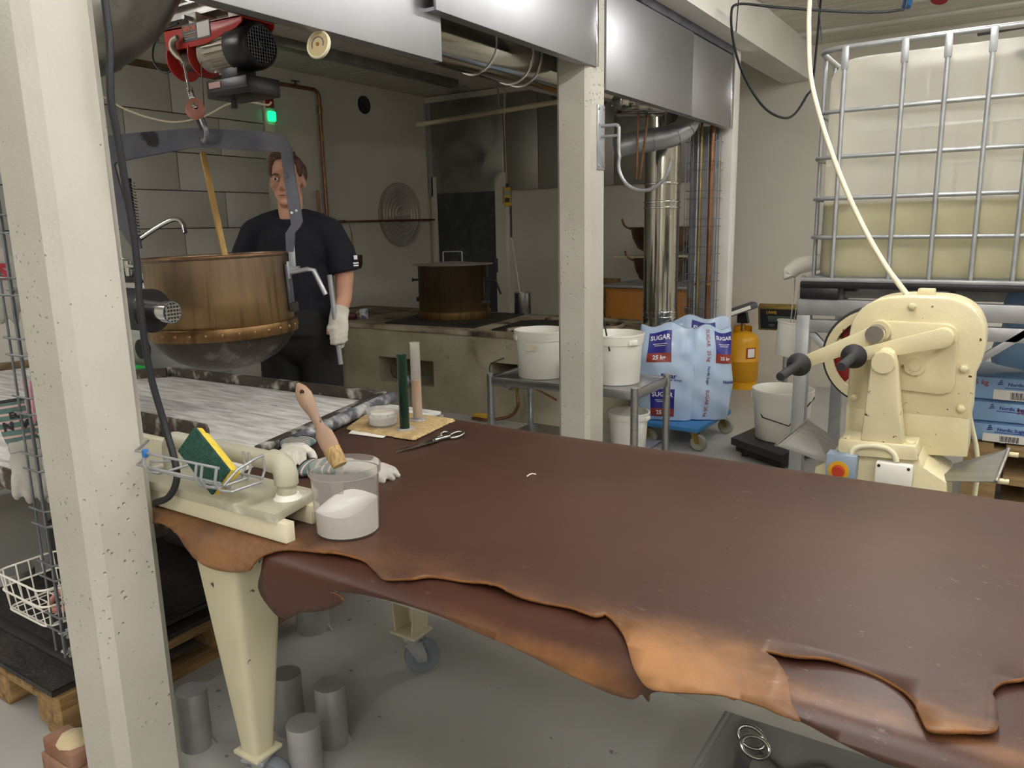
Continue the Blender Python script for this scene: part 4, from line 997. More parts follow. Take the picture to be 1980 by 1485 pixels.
copper_mat('kettle_band', S('7d6140'), S('664c32'), S('866b40'), .0, .2, S('3e2c1e'))

kc = Vector((-2.735, 2.02, 0)); KB = .945
kt = thing('copper_kettle', 'round bottomed copper kettle with riveted band hanging from the hoist', 'kettle', (kc.x, kc.y, KB))
KM = Matrix.Translation((kc.x, kc.y, KB)) @ Matrix((XH, YH, Vector((0, 0, 1)))).transposed().to_4x4() @ Matrix.Rotation(-.028, 4, 'Y')
MB().at(KM).lathe([(.283, .175), (.281, .30), (.279, .455), (.284, .458), (.287, .463), (.284, .469), (.277, .469), (.274, .462), (.276, .30), (.278, .17)], 72, closed=True).build('wall', 'kettle_copper', kt)
bw = [(.0, 0), (.07, .004), (.14, .020), (.20, .050), (.245, .088), (.272, .125), (.283, .16), (.280, .18)]
MB().at(KM).lathe(bw+[(.274, .17), (.262, .125), (.19, .055), (.07, .012), (0, .008)], 64).build('bowl', 'soot', kt)
bd_ = MB().at(KM).lathe([(.284, .145), (.292, .146), (.294, .150), (.294, .192), (.291, .196), (.284, .197)], 72).build('band', 'kettle_band', kt)
for k in range(30):
    a = 2*PI*k/30; MB().at(KM @ T(.293*math.cos(a), .293*math.sin(a), .171, a)).sphere((0, 0, 0), .0085, 8, (.6, 1, 1)).build('rivet', 'rivet', kt)
MB().at(KM).tube([(.282*math.cos(2*PI*k/64), .282*math.sin(2*PI*k/64), .466) for k in range(64)], .005, 8, closed=True).build('rim', 'copper_pipe', kt)
# pivot brackets on both sides with crank
for s in (-1, 1):
    MB().at(KM).box((s*.288-.006, -.028, .235), (s*.288+.006, .028, .42), .003).build('bracket', 'iron_dark', kt)
    MB().at(KM).box((s*.296-.012, -.03, .225), (s*.296+.012, .03, .262), .003).build('bracket_foot', 'cast_iron', kt)
    MB().at(KM).cyl((s*.288, 0, .395), (s*.335, 0, .395), .014, 14).build('trunnion', 'galv_light', kt)
MB().at(KM).tube([(.30, -.02, .385), (.375, -.03, .395), (.40, -.03, .39), (.44, -.035, .29)], .010, 10).build('crank', 'galv_light', kt)
MB().at(KM).box((.293, -.035, .36), (.300, -.005, .43), .002).build('latch', 'galv_light', kt)

# yoke: cut from flat bar
yk = thing('kettle_yoke', 'dark flat steel yoke arching over the hanging copper kettle', 'yoke', (kc.x, kc.y, 1.40))
def loc(x, y, d=3.15):
    p = CAM+ray(x, y)*d; v = p-Vector((kc.x, kc.y, 0)); return (v.x*XH.x+v.y*XH.y, p.z)
YM = Matrix.Translation((kc.x, kc.y, 0)) @ Matrix((XH, YH, Vector((0, 0, 1)))).transposed().to_4x4()
out = [(221, 305), (224, 280), (238, 268), (300, 262), (385, 255), (402, 255), (480, 258), (548, 262), (566, 270), (576, 290), (581, 350), (590, 428), (584, 440), (574, 450), (570, 487)]
inn = [(556, 487), (556, 452), (568, 434), (562, 380), (556, 300), (552, 298), (480, 294), (402, 289), (385, 291), (310, 305), (246, 317), (242, 322), (252, 380), (264, 440), (276, 462), (278, 480), (264, 484), (250, 460), (240, 440), (230, 380)]
MB().at(YM).prism([loc(*p) for p in out+inn], -.007, .007, 'y').build('flat_bar', 'iron_dark', yk)
for x, y in ((571, 412), (580, 408)):
    a, z = loc(x, y); MB().at(YM).cyl((a, -.007, z), (a, -.011, z), .006, 10).build('bolt', 'chrome', yk)
for x0, x1, y0, y1 in ((559, 572, 480, 500), (262, 275, 478, 498)):
    a, z1 = loc(x0, y0); b_, z0 = loc(x1, y1); MB().at(YM).box((min(a, b_), -.006, z0-.055), (max(a, b_), .006, z1+.02), .003).build('link', 'galv_light', yk)
# wooden stick standing in the kettle
p0 = CAM+ray(392, 296)*3.27; p1 = CAM+ray(436, 500)*3.20; dz = (p1-p0)*(1+.62)
o = MB(); o.bar(p0, p0+(p1-p0)*1.75, .022, .022, .002)
tag(o.build('wooden_stick', 'wood_stick'), 'long square wooden stirring stick standing in the hanging kettle', 'stick')

# ------------------------------------------------------------------ electric hoist (axis along X)
YHo = 2.05; YP = 1.985
hp = lambda x, y, Y_=YHo: (lambda p: (p.x, p.z))(py(x, y, Y_))
ho = thing('electric_hoist', 'red electric wire hoist with black fan cover hanging under the beam', 'hoist', (-2.72, 2.12, 2.10))
pl_ = [hp(*p) for p in [(316, 58), (400, 42), (464, 28), (467, 33), (466, 42), (456, 53), (398, 84), (360, 93), (322, 99)]]
MB().prism(pl_, YHo, YHo+.006, 'y', .001).build('side_plate', 'hoist_red', ho)
pl2 = [(a+.0, b) for a, b in pl_]
MB().prism([(a, b) for a, b in pl2], YHo+.15, YHo+.156, 'y', .001).build('side_plate', 'hoist_red', ho)
MB().prism([(a-.0, b) for a, b in [hp(316, 58), hp(464, 28), hp(464, 32), hp(317, 62)]], YHo, YHo+.156, 'y').build('top_plate', 'hoist_red', ho)
ax_z = 2.205; ax_y = YHo+.075
RX = lambda x: T(x, ax_y, ax_z, 0, 0, PI/2)
for x in (-2.985, -2.845): MB().at(RX(x)).lathe([(0, -.006), (.075, -.006), (.082, -.003), (.082, .003), (.075, .006), (0, .006)], 36).build('drum_flange', 'hoist_red', ho)
MB().at(RX(-2.915)).lathe([(0, -.065), (.04, -.065), (.04, .065), (0, .065)], 28).build('drum', 'hoist_red', ho)
for k in range(9): MB().at(RX(-2.955+k*.009)).tube([(.0425*math.cos(a), .0425*math.sin(a), 0) for a in np.linspace(0, 2*PI, 25)[:-1]], .003, 6, closed=True).build('wire_turn', 'galvanized', ho)
MB().at(RX(-2.72)).lathe([(0, -.115), (.05, -.115), (.068, -.09), (.07, .10), (0, .10)], 32).build('motor', 'alu', ho)
for k in range(22):
    a = 2*PI*k/22; MB().at(RX(-2.70) @ T(0, 0, 0, a)).box((.068, -.0025, -.065), (.080, .0025, .075)).build('cooling_fin', 'alu', ho)
MB().at(RX(-2.585)).lathe([(.06, -.045), (.085, -.045), (.089, -.035), (.089, .05), (.082, .075), (.07, .085), (.066, .083), (.066, .02), (0, .02)], 40).build('fan_cover', 'black_plastic', ho)
for k in range(-5, 6):
    w_ = math.sqrt(max(1e-5, .068**2-(k*.012)**2))
    MB().at(RX(-2.502)).cyl((k*.012, -w_, 0), (k*.012, w_, 0), .0014, 5).build('grille_wire', 'grey_wire', ho); MB().at(RX(-2.502)).cyl((-w_, k*.012, 0), (w_, k*.012, 0), .0014, 5).build('grille_wire', 'grey_wire', ho)
MB().at(RX(-2.50)).lathe([(.008, -.001), (.012, -.001), (.012, .001), (.008, .001)], 16, closed=True).build('grille_hub', 'grey_wire', ho)
# control box below
bx = MB().box((-2.70, YHo+.03, 2.085), (-2.60, YHo+.12, 2.135), .004).build('box_neck', 'grey_black', ho)
MB().box((-2.745, YHo-.01, 2.02), (-2.50, YHo+.15, 2.088), .006).build('control_box', 'black_plastic', ho)
MB().box((-2.745, YHo-.0102, 2.045), (-2.50, YHo-.008, 2.049)).build('box_seam', 'grey_black', ho)
MB().box((-2.725, YHo-.012, 2.056), (-2.655, YHo-.0101, 2.078)).build('warning_label', 'label_pink', ho)
MB().cyl((-2.66, YHo+.05, 1.985), (-2.66, YHo+.05, 2.02), .012, 10).build('cable_gland', 'black_plastic', ho)
# maker's plate
A_, Z0 = hp(352, 52); B_, Z1 = hp(402, 72)
lb = MB().box((A_, YHo-.002, Z1), (B_+.02, YHo, Z0+.004)).build('name_plate', 'grey_black', ho)
MB().box((A_+(B_-A_)*.62, YHo-.003, Z1+.006), (B_+.016, YHo-.002, Z0)).build('spec_label', 'label_white', lb)
letter(lb, 'VEVOR', frame((A_+(B_-A_)*.31, YHo-.003, Z0-.014), (1, 0, 0), (0, 0, 1)), .026, 'label_orange', .0012)
for k in range(3): MB().box((A_+.012, YHo-.003, Z1+.010+k*.009), (A_+(B_-A_)*.56, YHo-.002, Z1+.013+k*.009)).build('print_line', 'label_orange' if k == 1 else 'grey_plastic', lb)
for x, y in ((363, 40), (440, 24)):
    a, b_ = hp(x, y); MB().box((a-.025, YHo+.02, b_-.02), (a+.025, YHo+.12, b_+.035), .004).build('beam_clamp', 'white_plastic', ho); MB().cyl((a, YHo+.02, b_+.01), (a, YHo-.02, b_+.01), .009, 8).build('clamp_bolt', 'galv_light', ho)
# white hook, wire, spring, pulley, lower hook
P = [py(x, y, YHo-.02) for x, y in [(343, 72), (334, 80), (334, 95), (343, 108), (352, 116), (354, 122)]]
MB().tube(smooth_path(P, 4), [.006+.008*math.sin(PI*min(1, i/20+.15)) for i in range(21)], 10).build('hook', 'alu', ho)
MB().tube([py(355, 120, YHo-.02), py(363, 160, YHo-.02), py(366, 172, YHo-.02)], .0055, 8).build('wire_end', 'chrome', ho)
sa = py(366, 170, YHo-.02); sb = py(376, 207, YP-.02); d_ = (sb-sa)
MB().tube([sa+d_*(i/160)+XH*(.011*math.cos(i*.45))+YH*(.011*math.sin(i*.45)) for i in range(161)], .0028, 5).build('spring', 'chrome', ho)
MB().cyl(py(388, 108, YHo+.03), py(394, 205, YP), .0025, 6).build('wire', 'galvanized', ho)
pc_ = py(378, 211, YP)
pu = thing('hoist_pulley', 'pink faced pulley block with steel hook carrying the yoke', 'pulley', pc_-Vector((0, 0, .12)))
PM = Matrix((XH, Vector((0, 0, 1)), -YH)).transposed().to_4x4(); PM.translation = pc_
MB().at(PM @ T(0, 0, 0, 0, -.2, .45)).lathe([(.008, -.02), (.036, -.02), (.036, -.014), (.028, -.008), (.028, .008), (.036, .014), (.036, .020), (.008, .020)], 32, closed=True).build('sheave', 'pulley', pu)
MB().at(PM @ T(0, 0, 0, 0, -.2, .45)).prism([(-.015, .02), (.015, .02), (.038, -.05), (.03, -.075), (.01, -.075)], -.028, -.022, 'z').build('cheek', 'iron_dark', pu)
P = [py(390, 232, YP-.03), py(393, 240, YP-.035), py(398, 250, YP-.035), py(399, 264, YP-.02), py(395, 273, YP), py(391, 268, YP+.03), py(390, 260, YP+.04)]
MB().tube(smooth_path(P, 4), [.009]*16+[.008]*5+[.005]*4, 10).build('hook', 'galv_light', pu)
# power lead of the hoist and pale cables on the wall
P = [py(x, y, YHo+.05) for x, y in [(345, 45), (318, 58), (300, 80), (295, 110), (305, 132), (322, 141), (340, 131)]]
tag(MB().tube(smooth_path(P, 5), .0045, 8).build('hoist_lead', 'grey_black'), 'thin dark cable looping at the end of the red hoist', 'cable')
P = [CAM+ray(x, y)*4.6 for x, y in [(200, 187), (240, 210), (290, 228), (340, 236), (395, 225), (440, 202), (480, 197), (517, 203), (525, 197)]]
tag(MB().tube(smooth_path(P, 5), .006, 8).build('wall_cable', 'cream_hose'), 'slack beige cable drooping in front of the tiled wall', 'cable')

# ------------------------------------------------------------------ round gauge on the hood skirt
gp = px(617, 87, -1.86); g = thing('dial_thermometer', 'round cream dial thermometer hanging below the hood skirt', 'thermometer', gp-Vector((0, 0, .045)))
gn = (CAM-gp).normalized(); M = frame(gp, RT*.9-FW*.43, UP)
MB().at(M).lathe([(0, -.012), (.034, -.012), (.042, -.004), (.043, .006), (.040, .009), (.037, .006), (0, .006)], 36).build('case', 'cream_plastic', g)
MB().at(M).lathe([(0, .0062), (.036, .0062), (.036, .0066), (0, .0068)], 32).build('dial', 'gauge_face', g)
MB().at(M).tube([(.022*math.cos(a), .022*math.sin(a), .0072) for a in np.linspace(-.4, 3.6, 20)], .002, 5).build('scale_band', 'gauge_ink', g)
MB().at(M).cyl((0, 0, .007), (0, 0, .009), .006, 12).build('hub', 'brass', g)
MB().tube([gp+Vector((0, 0, .043)), gp+Vector((.01, 0, .05)), gp+Vector((.015, 0, .06))], .003, 6).build('hanger', 'white_plastic', g)

# ------------------------------------------------------------------ concrete stove
sv = thing('concrete_stove', 'stained concrete boiling stove built against the left wall', 'stove', (-4.3, 5.5, 0))
SZ = .70
endp = [(-2.95+.52*math.sin(a), 5.45-.52*math.cos(a)) for a in np.linspace(0, PI/2, 9)]
back = [(-2.43, 5.85), (-2.70, 6.15)]
MB().prism([(-5.92, 5.35), (-2.46, 5.35)]+[p for p in endp if p[1] > 5.36]+back+[(-5.92, 6.18)], 0, SZ-.04, 'z').build('body', 'concrete', sv)
fx = [(-5.92, -4.61, 0, SZ-.04), (-4.61, -4.0, 0, .20), (-4.61, -4.0, .42, SZ-.04), (-4.0, -3.42, 0, SZ-.04), (-3.42, -3.05, .46, SZ-.04), (-3.42, -3.05, 0, .27)]
for a, b_, z0, z1 in fx: MB().box((a, 4.93, z0), (b_, 5.351, z1)).build('front_wall', 'concrete', sv)
MB().prism([(-3.05, 5.351), (-3.05, 4.93)]+endp+[(-2.44, 5.351)], 0, SZ-.04, 'z').build('front_wall', 'concrete', sv)
MB().prism([(-5.92, 4.91), (-3.05, 4.91)]+[(-2.95+.54*math.sin(a), 5.45-.54*math.cos(a)) for a in np.linspace(0, PI/2, 9)]+back+[(-5.92, 6.18)], SZ-.04, SZ, 'z', .006).build('top_slab', 'stove_top', sv)
MB().prism([(-4.58, 5.0), (-3.66, 5.05), (-3.80, 6.05), (-4.80, 5.98)], SZ, SZ+.012, 'z', .002).build('cover_plate', 'cast_iron', sv)
MB().prism([(-3.45, 5.0), (-2.9, 5.05), (-2.75, 5.7), (-3.15, 5.95), (-3.55, 5.6)], SZ, SZ+.012, 'z', .002).build('cover_plate', 'cast_iron', sv)
MB().tube([(-3.30, 5.0, SZ+.012)]+[(-2.98+.42*math.cos(a), 5.45+.42*math.sin(a), SZ+.02) for a in np.linspace(-2.2, 2.6, 24)], .018, 8).build('fire_ring', 'stove_top', sv)
# copper kettle with lid on the stove
ck = Vector((-4.27, 5.60, SZ+.012)); kt2 = thing('lidded_kettle', 'tall brown copper kettle with flat lid standing on the stove', 'kettle', ck)
K2 = Matrix.Translation(ck) @ Matrix((XH, YH, Vector((0, 0, 1)))).transposed().to_4x4()
MB().at(K2).lathe([(0, .002), (.31, .002), (.318, .02), (.318, .47), (.322, .475), (.31, .475), (.306, .47), (.306, .03), (0, .02)], 64).build('wall', 'kettle_brown', kt2)
MB().at(K2).lathe([(.32, 0), (.332, .002), (.335, .01), (.332, .065), (.32, .07)], 64).build('band', 'kettle_band', kt2)
MB().at(K2).lathe([(0, .500), (.06, .499), (.065, .496), (.14, .493), (.145, .490), (.22, .487), (.225, .484), (.30, .481), (.365, .478), (.368, .475), (.36, .472), (0, .476)], 64).build('lid', 'lid_alu', kt2)
MB().at(K2).tube([(-.085, 0, .495), (-.085, 0, .578)]+arc((-.075, 0, .578), .01, PI, PI/2, 4)+arc((.075, 0, .578), .01, PI/2, 0, 4)+[(.085, 0, .495)], .007, 10).build('lid_handle', 'galv_light', kt2)
MB().at(K2).box((.31, -.03, .13), (.325, .03, .36), .003).build('bracket', 'cast_iron', kt2); MB().at(K2).box((.27, -.335, .10), (.36, -.10, .14), .003).build('bracket_foot', 'cast_iron', kt2) if False else None
MB().at(K2).box((.27, -.16, .15), (.29, -.13, .36), .002).build('bracket', 'cast_iron', kt2)
MB().at(K2).box((.255, -.19, .125), (.33, -.10, .155), .003).build('bracket_foot', 'cast_iron', kt2)
MB().at(K2).tube([(.29, -.14, .335), (.36, -.15, .335), (.385, -.15, .33), (.43, -.15, .21)], .010, 8).build('crank', 'cast_iron', kt2)
MB().at(K2).cyl((-.31, -.05, .345), (-.36, -.06, .345), .010, 10).build('knob_stem', 'cast_iron', kt2); MB().at(K2).cyl((-.355, -.06, .345), (-.368, -.062, .345), .018, 12).build('knob', 'cast_iron', kt2)
MB().at(K2).box((-.335, -.06, .15), (-.315, -.02, .19), .003).build('bracket', 'cast_iron', kt2)
# cup, probe thermometer on coiled cord
q = pz(1011, 607, SZ); t = thing('steel_cup', 'tall stainless cup on the stove below the yellow instrument', 'cup', q)
MB().at(T(*q)).lathe([(0, 0), (.076, 0), (.078, .003), (.078, .195), (.083, .198), (.083, .202), (.075, .200), (.075, .006), (0, .006)], 36).build('body', 'steel_brushed', t)
yd = thing('probe_thermometer', 'yellow electronic thermometer hanging on a cord with coiled lead', 'thermometer', (-3.92, 6.0, .95))
p = Vector((-3.93, 6.0, 1.775)); M = frame(p, XH, Vector((0, 0, 1)))
MB().at(M).box((-.035, -.085, -.02), (.035, .085, .02), .010).build('case', 'yellow_device', yd)
MB().at(M).box((-.026, .01, .0195), (.026, .055, .022), .003).build('screen', 'lcd', yd); MB().at(M).box((-.022, -.05, .0195), (.022, -.01, .022), .003).build('keypad', 'grey_black', yd)
MB().at(M).box((-.012, .085, -.01), (.012, .115, .01), .003).build('plug', 'black_plastic', yd)
for s in (-1, 1): MB().at(M).bar((s*.037, -.06, .02), (s*.037, .09, .022), .004, .004).build('strap', 'black_rubber', yd)
MB().tube([p+Vector((0, 0, .1)), (-3.945, 6.0, 2.3), (-3.95, 6.0, 2.98)], .003, 6).build('cord', 'wood_pole', yd)
cq = p+Vector((.02, -.01, -.08))
MB().tube([cq+XH*(.018+.010*math.cos(i*.7))+YH*(.010*math.sin(i*.7))+Vector((0, 0, -.0015*i)) for i in range(190)], .0032, 5).build('coiled_lead', 'black_cable', yd)
MB().tube(smooth_path([cq+XH*.02+Vector((0, 0, -.28)), (-3.87, 6.02, 1.2), (q.x-.02, q.y, SZ+.15)], 6), .003, 6).build('probe_wire', 'white_plastic', yd)
# mug and red box on the stove
q = pz(704, 616, SZ); t = thing('mug', 'white mug with blue pattern on the end of the stove', 'mug', q)
MB().at(T(*q)).lathe([(0, 0), (.036, 0), (.039, .004), (.039, .088), (.037, .09), (.035, .088), (.035, .008), (0, .008)], 28).build('body', 'mug', t)
MB().at(T(*q)).tube([(-.036, -.02, .07), (-.058, -.03, .065), (-.062, -.033, .045), (-.056, -.03, .025), (-.037, -.02, .02)], .005, 8).build('handle', 'mug', t)
q = pz(676, 618, SZ); t = thing('gas_lighter', 'dark red oval box beside the mug on the stove', 'box', q)
MB().at(T(*q, .5)).box((-.08, -.04, 0), (.07, .04, .065), .022).build('case', 'red_box', t); MB().at(T(*q, .5)).box((-.082, -.042, .02), (.072, .042, .026), .003).build('seam', 'black_rubber', t)
# gas fittings in the two fire openings
def gas_fit(x, z, label):
    t = thing('gas_valve', label, 'valve', (x, 4.85, .02), 'gas fittings of the stove')
    MB().at(T(x, 4.86, z, 0, PI/2)).lathe([(0, -.03), (.045, -.03), (.05, -.015), (.05, .01), (.03, .02), (.015, .05), (0, .05)], 24).build('regulator', 'galv_light', t)
    MB().cyl((x+.09, 4.86, z+.10), (x+.09, 4.86, z-.10), .012, 10).build('pipe', 'brass', t); MB().cyl((x, 4.86, z), (x+.09, 4.86, z), .010, 10).build('pipe', 'galv_light', t)
    MB().box((x+.07, 4.845, z+.02), (x+.11, 4.875, z+.06), .004).build('tap', 'galv_light', t)
    MB().tube(smooth_path([(x+.09, 4.86, z-.10), (x+.10, 4.85, z-.18), (x+.04, 4.83, z-.26), (x-.12, 4.80, .03), (x-.30, 4.80, .02)], 5), .012, 10).build('hose', 'copper_pipe', t)
    MB().tube(smooth_path([(x-.04, 4.86, z), (x-.14, 4.86, z+.03), (x-.16, 4.87, z+.12), (x-.05, 4.9, z+.18)], 5), .004, 6).build('lead', 'black_rubber', t)
    return t
t = gas_fit(-4.25, .25, 'gas regulator with orange hose at the fire opening behind the tubes')
t = gas_fit(-3.22, .33, 'gas regulator with orange hose below the steel trolley')
MB().tube([(-3.12, 4.86, .37), (-2.75, 4.80, .25)], .008, 8).build('rod', 'copper_pipe', t); MB().box((-3.5, 4.79, .035), (-3.38, 4.83, .065), .005).build('coupling', 'yellow_device', t)

# ------------------------------------------------------------------ fittings on the left wall
lid = thing('hanging_lid', 'large round aluminium lid with rings hung on the copper rail', 'lid', (XL+.03, 6.83, 1.30))
pr = [(0, .012)]
for r in (.05, .09, .14, .19, .24, .29): pr += [(r-.01, .012), (r-.004, .020), (r+.004, .020), (r+.01, .010)]
pr += [(.345, .008), (.352, .012), (.355, .006), (.35, 0), (0, .002)]
MB().at(T(XL+.012, 6.83, 1.668, 0, 0, PI/2)).lathe(pr, 64).build('disc', 'lid_alu', lid)
MB().tube([(XL+.035, 6.70, 1.64), (XL+.06, 6.74, 1.66), (XL+.06, 6.92, 1.66), (XL+.035, 6.96, 1.64)], .008, 8).build('handle', 'lid_alu', lid)
cr = thing('copper_rail', 'horizontal copper pipe rail on the left wall in front of a lid', 'rail', (XL+.09, 6.6, 1.58))
MB().cyl((XL+.09, 5.72, 1.59), (XL+.09, 7.34, 1.61), .012, 12).build('pipe', 'copper_pipe', cr)
for y in (5.86, 7.25): MB().cyl((XL, y, 1.60), (XL+.10, y, 1.60), .008, 8).build('bracket', 'cast_iron', cr)
MB().tube([(XL+.10, 5.9, 1.60), (XL+.12, 5.9, 1.55), (XL+.12, 5.92, 1.48)], .004, 6).build('hook', 'grey_wire', cr)
ld = thing('copper_ladle', 'copper ladle hanging from the rail behind the man', 'ladle', (XL+.13, 5.93, 1.08))
MB().cyl((XL+.12, 5.92, 1.48), (XL+.13, 5.93, 1.28), .008, 8).build('handle', 'brass', ld); MB().at(T(XL+.14, 5.94, 1.10)).lathe([(0, 0), (.05, .01), (.07, .06), (.07, .15), (.066, .15), (.066, .06), (.045, .016), (0, .006)], 24).build('cup', 'bowl_copper', ld)
gpz = thing('gas_pipe', 'copper gas pipe with valve running down the left wall', 'pipe', (XL+.04, 5.66, .05))
xg = XL+.04
MB().tube([(xg, 5.0, 2.85), (xg, 5.55, 2.855)]+[(xg, 5.60+.07*math.sin(a), 2.785+.07*math.cos(a)) for a in np.linspace(.1, PI/2, 5)]+[(xg, 5.67, 2.3), (xg, 5.68, .705)], .018, 12).build('pipe', 'copper_pipe', gpz)
MB().cyl((xg, 5.38, 2.85), (xg, 5.38, 2.90), .012, 8).build('valve', 'iron_dark', gpz); MB().bar((xg, 5.33, 2.90), (xg, 5.43, 2.905), .014, .012, .002).build('valve_lever', 'iron_dark', gpz)
MB().cyl((xg, 5.67, 2.70), (xg, 5.67, 2.64), .026, 12).build('joint', 'brass', gpz); MB().cyl((xg, 5.675, 2.44), (xg, 5.675, 2.38), .0195, 12).build('tag', 'yellow_device', gpz); MB().cyl((xg, 5.68, .80), (xg, 5.68, .76), .026, 12).build('joint', 'galv_light', gpz)
q = py(655, 700, 4.87); gr = thing('gas_riser', 'copper riser pipe with grey coupling on the front of the stove', 'pipe', (q.x, 4.87, 0))
MB().cyl((q.x, 4.87, 0), (q.x, 4.87, .60), .020, 12).build('pipe', 'copper_pipe', gr); MB().cyl((q.x, 4.87, .33), (q.x, 4.87, .37), .027, 12).build('coupling', 'galv_light', gr); MB().bar((q.x, 4.87, .45), (q.x, 4.928, .45), .03, .02).build('bracket', 'galv_light', gr)
MB().cyl((xg, 5.57, 1.9), (xg, 5.57, .705), .012, 10).build('pipe', 'copper_pipe', gpz)
sb_ = thing('switch_box', 'wall switch unit with red switch and glowing green lamp', 'switch', (XL+.02, 5.06, 2.40))
MB().box((XL, 4.995, 2.40), (XL+.03, 5.115, 2.70), .006).build('housing', 'cream_plastic', sb_)
MB().box((XL+.03, 5.005, 2.62), (XL+.06, 5.085, 2.71), .008).build('red_switch', 'hoist_red_dark', sb_)
MB().box((XL+.03, 5.02, 2.505), (XL+.065, 5.10, 2.595), .012).build('lamp', 'lamp_green', sb_)
MB().box((XL+.03, 5.03, 2.41), (XL+.042, 5.10, 2.48), .004).build('rocker', 'cream_plastic', sb_)
# wooden pole slung under the ceiling on perforated straps
po = thing('wooden_pole', 'pale wooden pole slung from the ceiling on perforated metal straps', 'pole', (-4.1, 6.1, 2.45))
A = Vector((-4.80, 5.81, 2.45)); B_ = Vector((-3.53, 6.34, 2.60))
MB().tube([A, B_], .022, 12).build('pole', 'wood_pole', po)
for s in (.58, .61):
    q = A.lerp(B_, s); MB().bar(q+Vector((0, 0, -.025)), (q.x-.05 if s < .6 else q.x+.03, q.y, 3.0), .022, .002).build('strap', 'galv_light', po)
q = B_+Vector((.02, .05, 0)); MB().tube([q+Vector((-.15, 0, .1)), q+Vector((.2, .05, .1))], .09, 24).build('duct_piece', 'galvanized', po)

# steam rising from the lidded kettle
mt = bpy.data.materials.new('steam'); mt.use_nodes = True; nt = mt.node_tree; nt.nodes.remove(nt.nodes['Principled BSDF'])
pv = nd(nt, 'ShaderNodeVolumePrincipled'); pv.inputs['Color'].default_value = (.9, .9, .88, 1); pv.inputs['Anisotropy'].default_value = .2
tc = nd(nt, 'ShaderNodeTexCoord'); n = nd(nt, 'ShaderNodeTexNoise'); n.inputs['Scale'].default_value = 4.2; n.inputs['Detail'].default_value = 4; n.inputs['Distortion'].default_value = .8
r_ = nd(nt, 'ShaderNodeMapRange'); r_.inputs[1].default_value = .50; r_.inputs[2].default_value = .68; r_.inputs[3].default_value = 0; r_.inputs[4].default_value = 4.5
nt.links.new(tc.outputs['Object'], n.inputs['Vector']); nt.links.new(n.outputs['Fac'], r_.inputs[0]); nt.links.new(r_.outputs[0], pv.inputs['Density']); nt.links.new(pv.outputs[0], nt.nodes['Material Output'].inputs['Volume'])
MATS['steam'] = mt
b = MB(); b.at(T(-4.15, 5.75, 1.24)).lathe([(0, 0), (.14, .03), (.20, .25), (.26, .55), (.32, .90), (.30, 1.25), (.18, 1.45), (0, 1.5)], 20)
o = b.build('steam', 'steam'); tag(o, 'thin white steam rising behind the lid of the stove kettle', 'steam', kind='stuff')
# ------------------------------------------------------------------ the man behind the kettle
mo = Vector((-2.985, 2.625, 0))
PM_ = Matrix.Translation(mo) @ Matrix((XH, YH, Vector((0, 0, 1)))).transposed().to_4x4()
body = MB().at(PM_)
hz = 1.745   # eye height
def HB(b):
    b.sphere((0, .020, hz+.030), .1, 24, (.76, .95, .98))       # skull
    b.sphere((0, -.012, hz-.045), .1, 20, (.62, .72, .80))      # face
    b.sphere((0, -.035, hz-.098), .05, 16, (.86, .80, .62))     # jaw and chin
    b.sphere((0, -.074, hz-.108), .019, 12, (1.1, .6, .8))      # chin
    b.sphere((0, -.075, hz+.022), .03, 12, (1.7, .45, .38))     # brow
    for s in (-1, 1):
        b.sphere((s*.043, -.060, hz-.030), .026, 12, (.9, .7, .8))   # cheek
        b.sphere((s*.078, .012, hz-.012), .022, 12, (.42, .75, 1.35)) # ear
    b.tube([(0, -.080, hz+.010), (0, -.092, hz-.015), (0, -.105, hz-.040)], [.009, .011, .013], 10)   # nose
    for s in (-1, 1): b.sphere((s*.011, -.094, hz-.043), .010, 10)
    b.sphere((0, -.078, hz-.070), .012, 12, (2.0, .8, .5)); b.sphere((0, -.076, hz-.079), .012, 12, (1.8, .8, .5))
HB(body)
body.tube([(0, .03, 1.70), (0, .025, 1.60), (0, .02, 1.52)], [.058, .060, .075], 18)      # neck
body.sphere((0, .02, 1.38), .2, 20, (.80, .46, .85)); body.sphere((0, .02, 1.18), .17, 20, (.86, .56, .9)); body.sphere((0, .02, 1.0), .17, 20, (.95, .62, .7))
armL = [(.18, .02, 1.485), (.235, .02, 1.38), (.243, .015, 1.27), (.240, -.02, 1.17), (.222, -.075, 1.085)]
armR = [(-.18, .02, 1.485), (-.235, .02, 1.38), (-.25, .015, 1.25), (-.235, -.06, 1.12), (-.20, -.14, 1.02)]
for a in (armL, armR): body.tube(a, [.056, .053, .046, .040, .032], 14); body.sphere(a[0], .056, 14)
# hands with five fingers: left closes on the bar, right hangs relaxed
def hand(b, w, d, side, curl):
    w = Vector(w); d = Vector(d).normalized(); n = Vector((0, -1, 0)); s = d.cross(n).normalized(); n = s.cross(d)
    b.tube([w, w+d*.045, w+d*.085], [.028, .036, .036], 12)
    for i in range(4):
        o = (i-1.5)*.019; L = (.068, .078, .074, .058)[i]
        p0 = w+d*.082+s*o; p1 = p0+d*(L*.45)-n*curl*.010; p2 = p1+d*(L*.3*(1-curl))+n*(curl*.03); p3 = p2+d*(L*.2*(1-1.8*curl))+n*(curl*.012)
        b.tube([p0, p1, p2, p3], [.0095, .0092, .0085, .007], 8)
    b.tube([w+d*.03-s*.030*side, w+d*.055-s*.05*side+n*.01, w+d*.085-s*.048*side+n*.024], [.012, .011, .009], 8)
hand(body, (-.20, -.14, 1.02), (.05, -.1, -1), 1, .35)
hand(body, (.222, -.075, 1.085), (-.02, -.15, -1), -1, .6)
